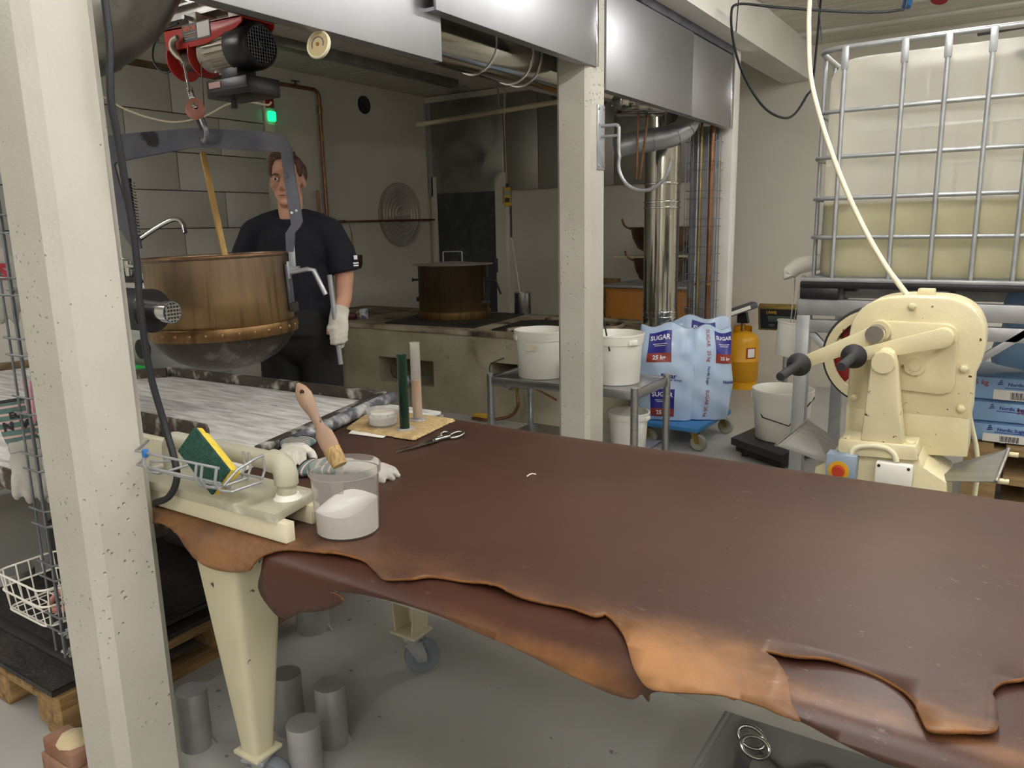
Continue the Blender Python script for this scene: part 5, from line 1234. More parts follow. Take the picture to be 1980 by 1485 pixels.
for s in (-1, 1):
    body.tube([(s*.095, .02, .98), (s*.105, .015, .75), (s*.11, .02, .50), (s*.115, .04, .28), (s*.118, .05, .09)], [.092, .080, .058, .054, .042], 16)
    body.tube([(s*.118, .06, .05), (s*.125, -.04, .04), (s*.13, -.13, .03)], [.045, .045, .035], 12)
pb_ = blob(body, .0065, 4, .5)
man = thing('person', 'man in dark t-shirt and black trousers standing behind the hanging kettle', 'person', mo)
bod = pb_.build('body', 'skin', man, 60)
# eyes, brows, lips
for s in (-1, 1):
    MB().at(PM_).sphere((s*.032, -.0765, hz+.001), .0125, 14, (1.05, .55, .62)).build('eye', 'eye_white', man)
    MB().at(PM_).sphere((s*.032, -.0835, hz+.001), .0058, 10, (1, .35, 1)).build('iris', 'eye_dark', man)
    MB().at(PM_).tube([(s*.013, -.090, hz+.019), (s*.032, -.088, hz+.024), (s*.052, -.074, hz+.017)], [.0035, .0045, .003], 8).build('eyebrow', 'hair', man)
MB().at(PM_).tube([(-.024, -.081, hz-.075), (0, -.089, hz-.0735), (.024, -.081, hz-.075)], [.002, .0035, .002], 8).build('mouth', 'lips', man)
# hair: short, receding
hr = MB().at(PM_)
for i in range(13):
    a = PI*(i/12); 
    hr.sphere((.064*math.cos(a), .035+.075*math.sin(a), hz+.035), .034, 10, (.75, .8, 1.5))
hr.sphere((0, .045, hz+.075), .085, 20, (.80, .92, .62)); hr.sphere((0, -.005, hz+.098), .06, 16, (1.0, .8, .42))
for s in (-1, 1): hr.sphere((s*.066, -.015, hz+.05), .03, 12, (.55, .9, 1.35)); hr.sphere((s*.060, -.025, hz+.085), .026, 10, (.8, .7, .8))
for i in range(10):
    x = (i-4.5)*.010; hr.tube([(x, -.01, hz+.122), (x*1.1-.004, -.040, hz+.116), (x*1.2-.008, -.060, hz+.103)], [.011, .008, .003], 6)
blob(hr, .005, 2).build('hair', 'hair', man, 60)
# t-shirt
sh = MB().at(PM_)
sh.sphere((0, .02, 1.42), .2, 24, (.92, .58, .80)); sh.sphere((0, .02, 1.24), .19, 24, (.99, .66, 1.0)); sh.sphere((0, .02, 1.12), .185, 24, (1.0, .68, .62))
sh.tube([(0, .02, 1.50), (0, .02, 1.10)], [.13, .15], 20)
for s in (-1, 1):
    sh.tube([(s*.04, .025, 1.560), (s*.11, .025, 1.535), (s*.18, .02, 1.495)], [.058, .064, .074], 16); sh.sphere((s*.183, .02, 1.487), .076, 18)
    sh.tube([(s*.183, .02, 1.487), (s*.228, .02, 1.40), (s*.248, .016, 1.30)], [.074, .074, .078], 18)
sh.tube([(.078*math.cos(a), .018+.072*math.sin(a), 1.566+.026*math.sin(a)) for a in np.linspace(0, 2*PI, 25)[:-1]], .016, 8, closed=True)
sv_ = blob(sh, .008, 6)
sho = sv_.build('t_shirt', 'shirt', man, 60)
MB().at(PM_).tube([(.078*math.cos(a), .018+.072*math.sin(a), 1.578+.026*math.sin(a)) for a in np.linspace(0, 2*PI, 33)[:-1]], .008, 8, closed=True).build('collar', 'shirt', sho)
# white emblem and lines on the sleeve
for k, (z, w_) in enumerate(((1.372, .022), (1.345, .034), (1.333, .030))):
    MB().at(PM_ @ T(.312, -.026, z, -.6)).box((-.002, -w_/2, -.0035 if k else -.010), (.0025, w_/2, .0035 if k else .010), .001).build('emblem', 'print_white', sho)
# trousers
tr = MB().at(PM_)
tr.sphere((0, .02, .99), .20, 24, (.98, .72, .80)); tr.tube([(0, .02, 1.13), (0, .02, 1.0)], [.155, .17], 20)
for s in (-1, 1):
    tr.tube([(s*.09, .02, 1.0), (s*.105, .015, .75), (s*.112, .02, .48), (s*.118, .04, .25), (s*.12, .05, .08)], [.112, .100, .082, .074, .070], 18)
to = blob(tr, .009, 5).build('trousers', 'trousers', man, 60)
for s in (-1, 1):
    b = MB().at(PM_); b.tube([(s*.118, .09, .048), (s*.122, .02, .052), (s*.127, -.08, .042), (s*.13, -.16, .032)], [.046, .05, .046, .030], 14); blob(b, .008, 4).build('shoe', 'black_rubber', man, 60)
# white cotton glove on the hand that holds the bar
gl = MB().at(PM_)
gl.tube([(.228, -.05, 1.13), (.222, -.075, 1.085), (.220, -.088, 1.04), (.218, -.095, 1.00)], [.046, .046, .050, .046], 14)
for i in range(4):
    z = 1.045-i*.022; gl.tube([(.255, -.085, z), (.245, -.125, z-.004), (.212, -.142, z-.008), (.188, -.128, z-.010)], [.0135, .0135, .0135, .012], 8)
gl.tube([(.195, -.075, 1.055), (.178, -.105, 1.04), (.190, -.135, 1.03)], [.014, .014, .012], 8)
gl.tube([(.22, -.09, .99), (.225, -.10, .955), (.23, -.10, .935)], [.034, .026, .014], 10)
blob(gl, .006, 4).build('cotton_glove', 'glove_canvas', man, 60)
# steel bar in his hand
A = PM_ @ Vector((.200, -.112, 1.295)); B_ = PM_ @ Vector((.226, -.112, .86))
tag(MB().tube([A, B_], .0125, 12).build('steel_rod', 'galv_light'), 'short grey steel bar held upright in the gloved hand', 'bar')
# ------------------------------------------------------------------ steel trolley with buckets
tl_ = thing('steel_trolley', 'stainless steel low table with tube legs carrying white buckets', 'table', (-2.2, 4.1, 0))
X0, X1, Y0, Y1, ZS = -2.69, -1.715, 3.87, 4.345, .60
MB().box((X0+.01, Y0+.01, ZS-.025), (X1-.01, Y1-.01, ZS-.012), .002).build('table_top', 'steel_brushed', tl_)
for (a, b_) in (((X0, Y0), (X1, Y0)), ((X1, Y0), (X1, Y1)), ((X1, Y1), (X0, Y1)), ((X0, Y1), (X0, Y0))): MB().bar((*a, ZS-.03), (*b_, ZS-.03), .025, .05, .002).build('rail', 'steel_brushed', tl_)
for x in (X0, X1):
    for y in (Y0, Y1): MB().cyl((x, y, 0), (x, y, ZS+.01), .022, 20).build('leg', 'steel_brushed', tl_); MB().cyl((x, y, ZS+.01), (x, y, ZS+.014), .0225, 20).build('cap', 'grey_plastic', tl_)
MB().box((X0+.02, Y0+.02, .18), (X1-.02, Y1-.02, .195), .002).build('shelf', 'steel_brushed', tl_)
def bucket(q, rt, rb, h, label, mt='white_plastic', wire='black_rubber', lid=False, ha=None, group='white plastic buckets', fill=None):
    t = thing('plastic_bucket', label, 'bucket', q, group); M = T(*q)
    MB().at(M).lathe([(0, .001), (rb-.006, .001), (rb, .006), (rt-.006, h*.80), (rt, h*.80), (rt+.002, h*.86), (rt+.004, h*.88), (rt+.004, h*.96), (rt+.008, h*.965), (rt+.007, h*.995), (rt+.001, h), (rt-.004, h*.985), (rt-.008, h*.8), (rb-.008, .012), (0, .008)], 56).build('wall', mt, t)
    if fill: MB().at(M).lathe([(0, h*fill-.004), (rt*.92, h*fill), (rt*.9, h*fill-.02), (0, h*fill-.02)], 40).build('contents', 'powder', t)
    if lid: MB().at(M).lathe([(0, h*.985), (rt*.55, h*.985), (rt*.62, h*1.01), (rt*.9, h*1.01), (rt*.95, h*1.03), (rt+.012, h*1.03), (rt+.012, h*.95), (rt+.009, h*.95), (rt+.009, h*1.01), (0, h*.975)], 48).build('lid', mt, t)
    for k in range(2):
        a = (ha if ha is not None else 0)+k*PI; MB().at(M @ T(0, 0, 0, a)).box((rt+.001, -.03, h*.80), (rt+.010, .03, h*.90), .004).build('handle_lug', mt, t)
    return t
q = pz(1047, 727, ZS-.012); bucket((q.x, q.y, ZS-.011), .162, .142, .295, 'white plastic bucket with old label scrap on the steel table', ha=.9)
lb_ = MB(); 
q2 = q; a = math.atan2(-q.y, -q.x)-.35
MB().at(T(q.x, q.y, ZS+.185, a)).box((.157, -.035, -.016), (.1595, .035, .016)).build('label_scrap', 'cream_plastic', bpy.data.objects['plastic_bucket'])
q = pz(1190, 738, ZS-.012); t = bucket((q.x, q.y, ZS-.011), .162, .142, .295, 'white plastic bucket with a dark rod across it behind the column', ha=-.5)
MB().tube([(q.x+.04, q.y-.165, ZS+.20), (q.x-.05, q.y-.05, ZS+.34), (q.x-.09, q.y+.0, ZS+.40)], .005, 6).build('rod', 'black_rubber', t)
q = pz(1092, 728, ZS-.012); t = thing('spice_jar', 'small dark jar beside the bucket on the steel table', 'jar', (q.x+.02, q.y-.05, ZS-.011))
MB().at(T(q.x+.02, q.y-.05, ZS-.011)).lathe([(0, 0), (.028, 0), (.03, .004), (.03, .058), (.026, .064), (0, .064)], 20).build('glass', 'tube_green', t); MB().at(T(q.x+.02, q.y-.05, ZS-.011)).lathe([(.031, .06), (.031, .078), (0, .079)], 20).build('lid', 'black_plastic', t)
bucket((-1.86, 4.11, .196), .12, .105, .22, 'white bucket with lid rings on the lower shelf of the steel table')

# ------------------------------------------------------------------ vertical flue with fan drum and elbow
fv = thing('chimney_flue', 'tall shiny vertical flue pipe with band clamps beside the stove', 'pipe', (-2.225, 5.47, 0))
MB().cyl((-2.225, 5.47, 0), (-2.225, 5.47, 2.30), .128, 48).build('pipe', 'flue_steel', fv)
for z in (.82, .86, 1.62, 1.66, 1.79): MB().at(T(-2.225, 5.47, z)).lathe([(.128, -.008), (.135, -.005), (.135, .005), (.128, .008)], 48).build('band', 'chrome', fv)
MB().tube(smooth_path([(-2.35, 5.43, .66), (-2.31, 5.34, .68), (-2.22, 5.325, .74), (-2.12, 5.36, .78), (-2.05, 5.42, .79)], 4), .012, 8).build('tie_wire', 'galvanized', fv)
fd = thing('fan_drum', 'shiny round fan drum under the hood beside the vertical flue', 'fan', (-2.25, 5.0, 2.2))
q = CAM+ray(1240, 205)*5.0
MB().at(T(q.x, q.y, 2.20)).lathe([(0, 0), (.15, 0), (.17, .01), (.19, .04), (.195, .10), (.18, .13), (.15, .16), (0, .17)], 44).build('drum', 'flue_steel', fd)
for k in range(10): a = 2*PI*k/10; MB().at(T(q.x, q.y, 2.285, a)).box((.190, -.008, -.03), (.197, .008, .03), .002).build('rib', 'chrome', fd)
MB().cyl((q.x, q.y, 2.36), (q.x, q.y, 3.0), .03, 12).build('stem', 'galvanized', fd)
for dx in (-.02, .05): MB().cyl((q.x+dx, q.y, 2.2), (q.x-.03+dx*.3, q.y+.02, 1.80), .008, 8).build('rod', 'copper_pipe', fd)
ed = thing('duct_elbow', 'galvanized pipe elbow in front of the vertical flue', 'pipe', (-2.15, 5.2, 2.0))
P = smooth_path([CAM+ray(x, y)*5.2 for x, y in [(1190, 285), (1250, 272), (1300, 262), (1325, 245), (1334, 222), (1334, 190)]], 5)
MB().tube(P, .075, 28).build('pipe', 'galv_light', ed)
for i in (6, 11, 15): t_ = (P[i+1]-P[i-1]).normalized(); MB().tube([P[i]-t_*.004, P[i]+t_*.004], .079, 28).build('seam', 'galv_light', ed)

# ------------------------------------------------------------------ pipe cage
cg = thing('pipe_cage', 'wire mesh cage around copper pipes on the hood post', 'cage', (-1.97, 5.63, .25))
cx = [-2.085, -2.03, -1.975, -1.92, -1.865]
for x in cx: MB().cyl((x, 5.56, .25), (x, 5.56, 2.12), .0025, 6).build('wire', 'grey_wire', cg)
for y in (5.62, 5.68): MB().cyl((cx[0], y, .25), (cx[0], y, 2.12), .0025, 6).build('wire', 'grey_wire', cg); MB().cyl((cx[-1], y, .25), (cx[-1], y, 2.12), .0025, 6).build('wire', 'grey_wire', cg)
for k in range(10):
    for dz in (0, .055):
        z = .28+k*.2+dz
        if z < 2.12: MB().tube([(cx[0], 5.74, z), (cx[0], 5.56, z), (cx[-1], 5.56, z), (cx[-1], 5.74, z)], .0022, 5).build('wire', 'grey_wire', cg)
cp = thing('copper_pipes', 'vertical copper and brass supply pipes inside the wire cage', 'pipe', (-1.97, 5.66, .05))
for x, r, m_, z0 in ((-1.925, .019, 'copper_pipe', .3), (-2.005, .011, 'brass', .78), (-2.03, .009, 'galv_light', .3), (-2.07, .011, 'copper_pipe', .55)):
    MB().cyl((x, 5.66, z0), (x, 5.66, 2.6 if x > -2.05 else .95), r, 12).build('pipe', m_, cp)
MB().cyl((-2.005, 5.66, .78), (-2.09, 5.45, .79), .013, 10).build('pipe', 'brass', cp)
for x in (-1.925, -2.005): MB().cyl((x, 5.66, 1.05), (x, 5.66, 1.065), .024, 12).build('clip', 'brass', cp)

# ------------------------------------------------------------------ orange cabinet with pots
oc = thing('orange_cabinet', 'chipped orange metal cabinet behind the vertical flue', 'cabinet', (-2.9, 6.95, 0))
MB().box((-3.22, 6.58, 0), (-2.36, 7.25, .93), .006).build('body', 'orange_paint', oc); MB().box((-3.25, 6.55, .93), (-2.34, 7.27, .955), .004).build('top', 'galv_light', oc)
MB().box((-3.19, 6.568, .08), (-2.80, 6.58, .90), .003).build('door', 'orange_paint', oc); MB().box((-2.78, 6.568, .08), (-2.39, 6.58, .90), .003).build('door', 'orange_paint', oc)
def pan(x, y, z, r, h, label, mt='bowl_copper', rim='galv_light'):
    t = thing('copper_pan', label, 'pan', (x, y, z), 'copper pans on the orange cabinet')
    MB().at(T(x, y, z)).lathe([(0, 0), (r*.45, .002), (r*.75, h*.22), (r*.92, h*.6), (r*.98, h*.95), (r*1.04, h), (r*1.04, h+.006), (r*.97, h+.004), (r*.90, h*.6), (r*.7, h*.25), (0, .012)], 44).build('bowl', mt, t)
    for s in (-1, 1):
        M = T(x, y, z, YAW) ; P = [(s*r*1.0, -.03, h-.01), (s*(r*1.0+.05), -.03, h+.02), (s*(r*1.0+.075), -.02, h+.07), (s*(r*1.0+.075), .02, h+.07), (s*(r*1.0+.05), .03, h+.02), (s*r*1.0, .03, h-.01)]
        MB().at(M).tube(smooth_path(P, 4), .008, 8).build('handle', 'copper_pipe', t)
    return t
pan(-2.80, 6.84, .956, .24, .23, 'dark copper pan standing on the orange cabinet')
pan(-2.78, 6.84, 1.235, .29, .24, 'large copper bowl stacked on wooden boards above the dark pan')
for k, (dx, l) in enumerate(((-.03, 'pale wooden paddle lying across the lower copper pan'), (.05, 'second wooden paddle bridging the lower copper pan'))):
    tag(MB().bar((-3.16+dx, 6.66+.2*k, 1.2095), (-2.42+dx, 6.92+.02*k, 1.2095), .05, .022, .004).build('wooden_paddle', 'wood_pole'), l, 'paddle', 'paddles between the copper pans')
bc = thing('black_canister', 'black plastic canister with paper tag behind the copper pans', 'canister', (-2.50, 7.24, .956))
MB().box((-2.66, 7.15, .957), (-2.37, 7.25, 1.43), .03).build('body', 'black_plastic', bc); MB().bar((-2.42, 7.14, 1.16), (-2.37, 7.14, 1.26), .06, .004).build('paper_tag', 'label_white', bc)
tag(MB().prism([(-3.52, 0), (-3.30, 0), (-3.30, .98), (-3.52, .985)], 7.05, 7.08, 'y', .002).build('wooden_board', 'wood_board'), 'upright wooden board leaning beside the orange cabinet', 'board')

# ------------------------------------------------------------------ sugar sacks
class Sack:
    def __init__(s, M, w, t, h, seed=0, pinch=.55): s.M, s.w, s.t, s.h, s.sd, s.p = M, w, t, h, seed, pinch
    def pt(s, u, v, side=1, off=0.0):
        ww = s.w/2*(1-.10*(2*v-1)**4-.04*math.sin(7*v+s.sd)); 
        th = s.t/2*(math.sin(PI*min(1, max(0, v*.86+.07)))**.5)*(1-s.p*max(0, v-.72)/.28)
        y = th*(max(0, 1-abs(u)**3.6))**.5
        y += .006*math.sin(9*u+5*v+s.sd)*math.sin(11*v+s.sd*2)+.004*math.sin(23*v+3*u+s.sd)
        z = s.h*(v*(1-.02*u*u)) + (.018*math.sin(5*u+s.sd)*v**6)
        return s.M @ Vector((ww*u*(1+.02*math.sin(13*v+s.sd)), -side*(y+off), z))
    def mesh(s, b, n=22, m=26):
        vs_ = []; fs_ = []
        for side in (1, -1):
            o = len(vs_)
            for j in range(m+1):
                for i in range(n+1): vs_.append(tuple(s.pt(math.sin((2*i/n-1)*PI/2), j/m, side)))
            for j in range(m):
                for i in range(n): a = o+j*(n+1)+i; fs_.append((a, a+1, a+n+2, a+n+1))
        top = [(m*(n+1)+i) for i in range(n+1)]; o = (m+1)*(n+1)
        for i in range(n): fs_.append((m*(n+1)+i, m*(n+1)+i+1, o+m*(n+1)+i+1, o+m*(n+1)+i)); fs_.append((i, i+1, o+i+1, o+i))
        b.add(vs_, fs_); return b
    def patch(s, u0, u1, v0, v1, off=.002, side=1, n=10):
        b = MB(); vs_ = []; fs_ = []
        for j in range(n+1):
            for i in range(n+1): vs_.append(tuple(s.pt(u0+(u1-u0)*i/n, v0+(v1-v0)*j/n, side, off)))
        for j in range(n):
            for i in range(n): a = j*(n+1)+i; fs_.append((a, a+1, a+n+2, a+n+1))
        return b.add(vs_, fs_)
    def text(s, parent, txt, u, v, size, mt, bold=.0, off=.004, vert=False, side=1):
        V, F = text_geo(txt, size, bold); b = MB(); out = []
        for x, y, z in V:
            if vert: x, y = y, -x
            out.append(tuple(s.pt(u+side*x/(s.w/2), v+y/s.h, side, off)))
        b.add(out, F); return b.build('lettering', mt, parent, 0)
def sugar_sack(label, M, w, t, h, seed, front=True, lab=((-.45, .45, .55, .93),), mt='bag_blue', vertical=False, group='sugar sacks on the blue dolly', base=None):
    tng = thing('sugar_sack', label, 'sack', base or M.translation, group); s = Sack(M, w, t, h, seed)
    s.mesh(MB()).build('sack', mt, tng, 60)
    for (u0, u1, v0, v1) in lab:
        vm = v0+(v1-v0)*.30; p = s.patch(u0, u1, vm, v1).build('print_panel', 'print_navy', tng, 60); p2 = s.patch(u0, u1, v0, vm).build('print_panel', 'print_rust', tng, 60)
        uc = (u0+u1)/2; W_ = (u1-u0)*w/2
        s.text(p, 'SUGAR', uc, v0+(v1-v0)*.80, W_*.27, 'print_white', .0012)
        for k in range(2): s.patch(uc-(u1-u0)*(.30-.06*k), uc+(u1-u0)*(.30-.06*k), v0+(v1-v0)*(.60-.06*k)-.003, v0+(v1-v0)*(.60-.06*k)+.003, .004, 1, 4).build('print_line', 'print_white', p, 0)
        s.text(p2, '25 kg', uc, v0+(v1-v0)*.15, W_*.24, 'print_white', .0012)
    if vertical:
        for k, (tx, v, mt_) in enumerate((('SUGAR', .87, 'print_rust'), ('25 kg', .69, 'print_rust'), ('Nordic Sugar', .485, 'print_navy'), ('SUGAR', .25, 'print_rust'), ('25 kg', .09, 'print_rust'))): s.text(tng, tx, -.12, v, .024 if k == 2 else .034, mt_, .0004, vert=True)
    return tng, s
do = thing('blue_dolly', 'blue wooden dolly on grey rubber castors loaded with sugar sacks', 'dolly', (-1.88, 5.13, 0))
DM = T(-1.885, 5.13, 0, -.04)
MB().at(DM).box((-.225, -.32, .135), (.225, .32, .165), .004).build('deck', 'dolly_blue', do)
for sx in (-1, 1):
    for sy in (-1, 1):
        x, y = sx*.18, sy*.26; W = DM @ Vector((x, y, 0))
        MB().at(DM).box((x-.035, y-.035, .128), (x+.035, y+.035, .135), .002).build('castor_plate', 'galv_light', do)
        f = MB().at(DM)
        for s in (-1, 1): f.prism([(x-.025, .128), (x+.025, .128), (x+.045, .05), (x+.015, .05)], y+s*.022-.002, y+s*.022+.002, 'y')
        f.build('castor_fork', 'brass', do)
        MB().at(DM @ T(x+.03, y, .056, 0, PI/2)).lathe([(0, -.015), (.03, -.015), (.035, -.018), (.05, -.018), (.056, -.010), (.056, .010), (.05, .018), (.035, .018), (.03, .015), (0, .015)], 28).build('castor_wheel', 'wheel_rubber', do)
face = math.atan2(1.95, -4.9)  # towards the working area
tng, s = sugar_sack('plump light blue sugar sack with two printed labels on the dolly', T(-1.965, 4.955, .168, .30, -.06), .40, .20, .66, 1.0, lab=((-.62, .20, .62, .93), (-.50, .35, .04, .34)))
s.text(tng, 'Sugar', .12, .475, .045, 'print_navy', .0012); s.text(tng, 'Nordzucker Group', .16, .435, .02, 'print_navy', .0005)
tng, s = sugar_sack('light blue sugar sack with vertical red print leaning on the others', T(-1.725, 5.09, .168, .62, -.08, .04), .34, .20, .64, 2.2, lab=((.18, .96, .62, .96),), vertical=True)
s.text(tng, 'Nordic', .72, .42, .03, 'print_navy', .0008)
tng, s = sugar_sack('light blue sugar sack squeezed in on the flue side of the dolly', T(-1.86, 5.34, .168, .3, .02), .42, .18, .68, 3.7, lab=((-.3, .5, .60, .96),))

# ------------------------------------------------------------------ gas cylinder with small scale
gc = pz(1432, 748, 0); gc = Vector((gc.x, gc.y, 0)); t = thing('gas_cylinder', 'yellow gas cylinder standing by the back wall', 'gas cylinder', gc)
MB().at(T(*gc)).lathe([(.10, 0), (.142, 0), (.142, .06), (.130, .065), (.150, .085), (.150, .255), (.152, .258), (.150, .261), (.150, .43), (.135, .48), (.09, .515), (.05, .525), (0, .525)], 44).build('tank', 'gas_yellow', t)
MB().at(T(*gc)).lathe([(.075, .50), (.082, .50), (.082, .57), (.075, .57)], 32, closed=True, ang=2*PI*.72).build('collar', 'gas_yellow', t)
MB().cyl((gc.x, gc.y, .52), (gc.x, gc.y, .60), .018, 10).build('valve', 'brass', t)
a = math.atan2(-gc.y, -gc.x)+.55
lbm = T(gc.x, gc.y, .34, a)
MB().at(lbm).box((.146, -.045, -.05), (.1535, .045, .05), .004).build('label', 'print_rust', t); MB().at(lbm).box((.150, -.035, -.04), (.155, .035, .04), .004).build('label', 'label_white', t)
dsp = thing('scale_head', 'grey scale display head resting on the yellow gas cylinder', 'scale', gc+Vector((-.03, 0, .61)))
M = T(gc.x-.02, gc.y-.03, .70, YAW+.1, .0, -.30)
MB().at(M).box((-.15, -.06, 0), (.15, .06, .05), .006).build('case', 'iron_dark', dsp); MB().at(M).box((-.13, -.064, .012), (.08, -.06, .045), .002).build('panel', 'label_white', dsp)
MB().prism([(gc.x-.05, .601), (gc.x+.05, .601), (gc.x+.03, .70), (gc.x-.05, .70)], gc.y-.03, gc.y+.03, 'y').build('foot', 'black_plastic', dsp)

# ------------------------------------------------------------------ floor scale with bucket
fs = thing('floor_scale', 'dark platform scale on the floor with display on a pole', 'scale', (-1.2, 5.0, 0))
MB().prism([(-1.47, 4.87), (-1.08, 4.62), (-.90, 5.28), (-1.37, 5.42)], .07, .12, 'z', .006).build('platform', 'grey_black', fs)
MB().prism([(-1.44, 4.89), (-1.09, 4.66), (-.93, 5.26), (-1.35, 5.39)], .03, .07, 'z').build('base', 'black_rubber', fs)
for x, y in ((-1.38, 4.9), (-1.12, 4.75), (-1.0, 5.2), (-1.3, 5.32)): MB().cyl((x, y, 0), (x, y, .03), .025, 12).build('foot', 'black_rubber', fs)
MB().cyl((-1.28, 5.44, .06), (-1.28, 5.44, .80), .02, 14).build('pole', 'steel_brushed', fs)
MB().box((-1.31, 5.36, .04), (-1.25, 5.46, .06), .004).build('pole_bracket', 'steel_brushed', fs)
M = T(-1.33, 5.42, .86, .12, .0) @ Matrix.Rotation(.35, 4, 'X')
MB().at(M).box((-.14, -.03, -.09), (.14, .03, .09), .006).build('display_case', 'brass', fs); pnl = MB().at(M).box((-.125, -.034, -.075), (.125, -.028, .075), .002).build('display_panel', 'black_plastic', fs)
MB().at(M).box((-.075, -.037, -.02), (.10, -.033, .025), .002).build('screen', 'lcd_dark', pnl); MB().at(M).box((-.07, -.037, -.06), (-.03, -.033, -.035), .002).build('key', 'lcd_dark', pnl)
letter(pnl, 'UWE', M @ frame((-.05, -.036, .05), (1, 0, 0), (0, 0, 1)), .03, 'switch_yellow', .001)
t = bucket((-1.19, 5.02, .121), .185, .160, .33, 'pale translucent bucket with black wire handle on the floor scale', 'white_plastic', ha=.3, fill=None)
MB().tube([(-1.19-.19, 5.0, .121+.28), (-1.27, 4.86, .121+.16), (-1.10, 4.835, .25), (-1.02, 4.94, .36), (-1.0, 5.05, .40)], .004, 6).build('wire_handle', 'black_rubber', t)
bucket((-.66, 4.65, 0), .115, .10, .23, 'small white bucket with closed lid below the tank rack', ha=.8, lid=True)
MB().at(T(-.66, 4.65, .06, math.atan2(-4.65, .66)-.15)).box((.104, -.045, -.012), (.1105, .045, .012)).build('print', 'ink_black', [o_ for o_ in bpy.data.objects if o_.get('label', '').startswith('small white bucket with closed')][0])

# ------------------------------------------------------------------ tank on rack
rk = thing('tank_rack', 'aluminium rack with square tube legs under the plastic tank', 'rack', (.0, 4.25, 0))
RX0, RX1, RY0, RY1 = -.845, 1.02, 3.78, 4.72
for y in (RY0, RY1):
    MB().bar((RX0, y, 1.110), (RX1, y, 1.110), .05, .075, .003).build('rail', 'rack_alu', rk)
    MB().bar((RX0, y, 1.022), (RX1, y, 1.022), .04, .06, .003).build('rail', 'rack_alu', rk)
    for x in (RX0+.03, RX1-.03): MB().bar((x, y, 0), (x, y, 1.072), .06, .06, .003).build('leg', 'rack_alu', rk)
for x in (RX0, RX1): MB().bar((x+.02, RY0, 1.110), (x+.02, RY1, 1.110), .05, .075, .003).build('rail', 'rack_alu', rk)
MB().bar((RX0+.06, RY0+.01, .99), (RX0+.30, RY0+.01, .74), .03, .03, .002).build('brace', 'rack_alu', rk)
MB().bar((-.16, RY0-.025, .86), (.35, RY0-.025, 1.28-.0), .03, .02, .002).build('brace', 'rack_alu', rk) if False else MB().bar((-.18, RY0-.005, .84), (.10, RY0-.005, 1.07), .03, .03, .002).build('brace', 'rack_alu', rk)
ib = thing('liquid_tank', 'large white plastic tank in galvanized cage half full of pale syrup', 'tank', (-.2, 4.25, 1.15))
IX0, IX1, IY0, IY1, IZ0, IZ1 = -.80, .40, 3.77, 4.73, 1.245, 2.20
def rounded(x0, x1, y0, y1, r, n=5):
    return [(p[0], p[1]) for p in rr(x0, x1, y0, y1, 0, r, n)]
def tank_shell(inset, z0, z1, steps, bulge=True):
    b = MB(); rings_ = []
    zs_ = [z0+(z1-z0)*i/steps for i in range(steps+1)]
    base = []
    r = .10; seg = []
    x0, x1, y0, y1 = IX0+inset, IX1-inset, IY0+inset, IY1-inset
    pts = rounded(x0, x1, y0, y1, r, 6); dense = []
    for i in range(len(pts)):
        a, c_ = Vector((*pts[i], 0)), Vector((*pts[(i+1) % len(pts)], 0)); k = max(1, int((c_-a).length/.03))
        for j in range(k): dense.append(a.lerp(c_, j/k))
    n = len(dense); cx_, cy_ = (x0+x1)/2, (y0+y1)/2
    for z in zs_:
        tz = (z-z0)/(z1-z0); k = 1.0
        top = max(0, z-(IZ1-.10))/.10 if z1 > IZ1-.12 else 0
        bot = max(0, (IZ0+.04)-z)/.04
        s = 1-.10*top**2.2-.03*bot**2
        for p in dense:
            bu = 0.0
            if bulge and abs(p.y-y0) < .002: bu = -.012*abs(math.sin((p.x+.70)/.157*PI))*abs(math.sin((z-1.245)/.18*PI))
            rings_.append((cx_+(p.x-cx_)*s, cy_+(p.y+bu-cy_)*s, z))
    fs_ = []
    for j in range(steps):
        for i in range(n): fs_.append((j*n+i, j*n+(i+1) % n, (j+1)*n+(i+1) % n, (j+1)*n+i))
    fs_.append(tuple(range(n))[::-1]); fs_.append(tuple(range(steps*n, steps*n+n)))
    return b.add(rings_, fs_)
tank_shell(.02, IZ0, IZ1, 48).build('bottle', 'ibc_plastic', ib, 50)
tank_shell(.028, IZ0+.008, 1.575, 18).build('syrup', 'ibc_syrup', ib, 50)
MB().at(T(.0, 4.25, IZ1-.02)).lathe([(.09, 0), (.09, .05), (.08, .06), (0, .06)], 24).build('cap', 'black_plastic', ib)
MB().bar((-.22, 3.86, 2.235), (.02, 3.86, 2.245), .03, .012, .003).build('strap', 'black_rubber', ib)
lev = [1.262, 1.428, 1.600, 1.778, 1.972]
for z in lev[1:]: MB().tube(rr(IX0-.012, IX1+.012, IY0-.012, IY1+.012, z, .10, 6), .0095, 8, closed=True).build('cage_ring', 'galv_light', ib)
MB().tube(rr(IX0-.012, IX1+.012, IY0-.012, IY1+.012, 2.232, .10, 6), .012, 8, closed=True).build('cage_ring', 'galv_light', ib)
for x in (-.70, -.468, -.310, -.155, -.008, .14, .30):
    for y in (IY0-.020, IY1+.020): MB().cyl((x, y, 1.245), (x, y, 2.225), .0095, 8).build('cage_bar', 'galv_light', ib)
    MB().box((x-.014, IY0-.03, 2.14), (x+.014, IY0-.016, 2.235), .003).build('bar_end', 'galv_light', ib)
for y in (3.95, 4.15, 4.35, 4.55):
    for x in (IX0-.020, IX1+.020): MB().cyl((x, y, 1.245), (x, y, 2.225), .0095, 8).build('cage_bar', 'galv_light', ib)
MB().box((IX0-.03, IY0-.03, 1.228), (IX1+.03, IY1+.03, 1.246), .004).build('base_sheet', 'galv_light', ib)
for y in (IY0-.03, 4.2, IY1-.10): MB().box((IX0-.035, y, 1.200), (IX1+.035, y+.12, 1.228), .004).build('pallet_runner', 'black_plastic', ib)
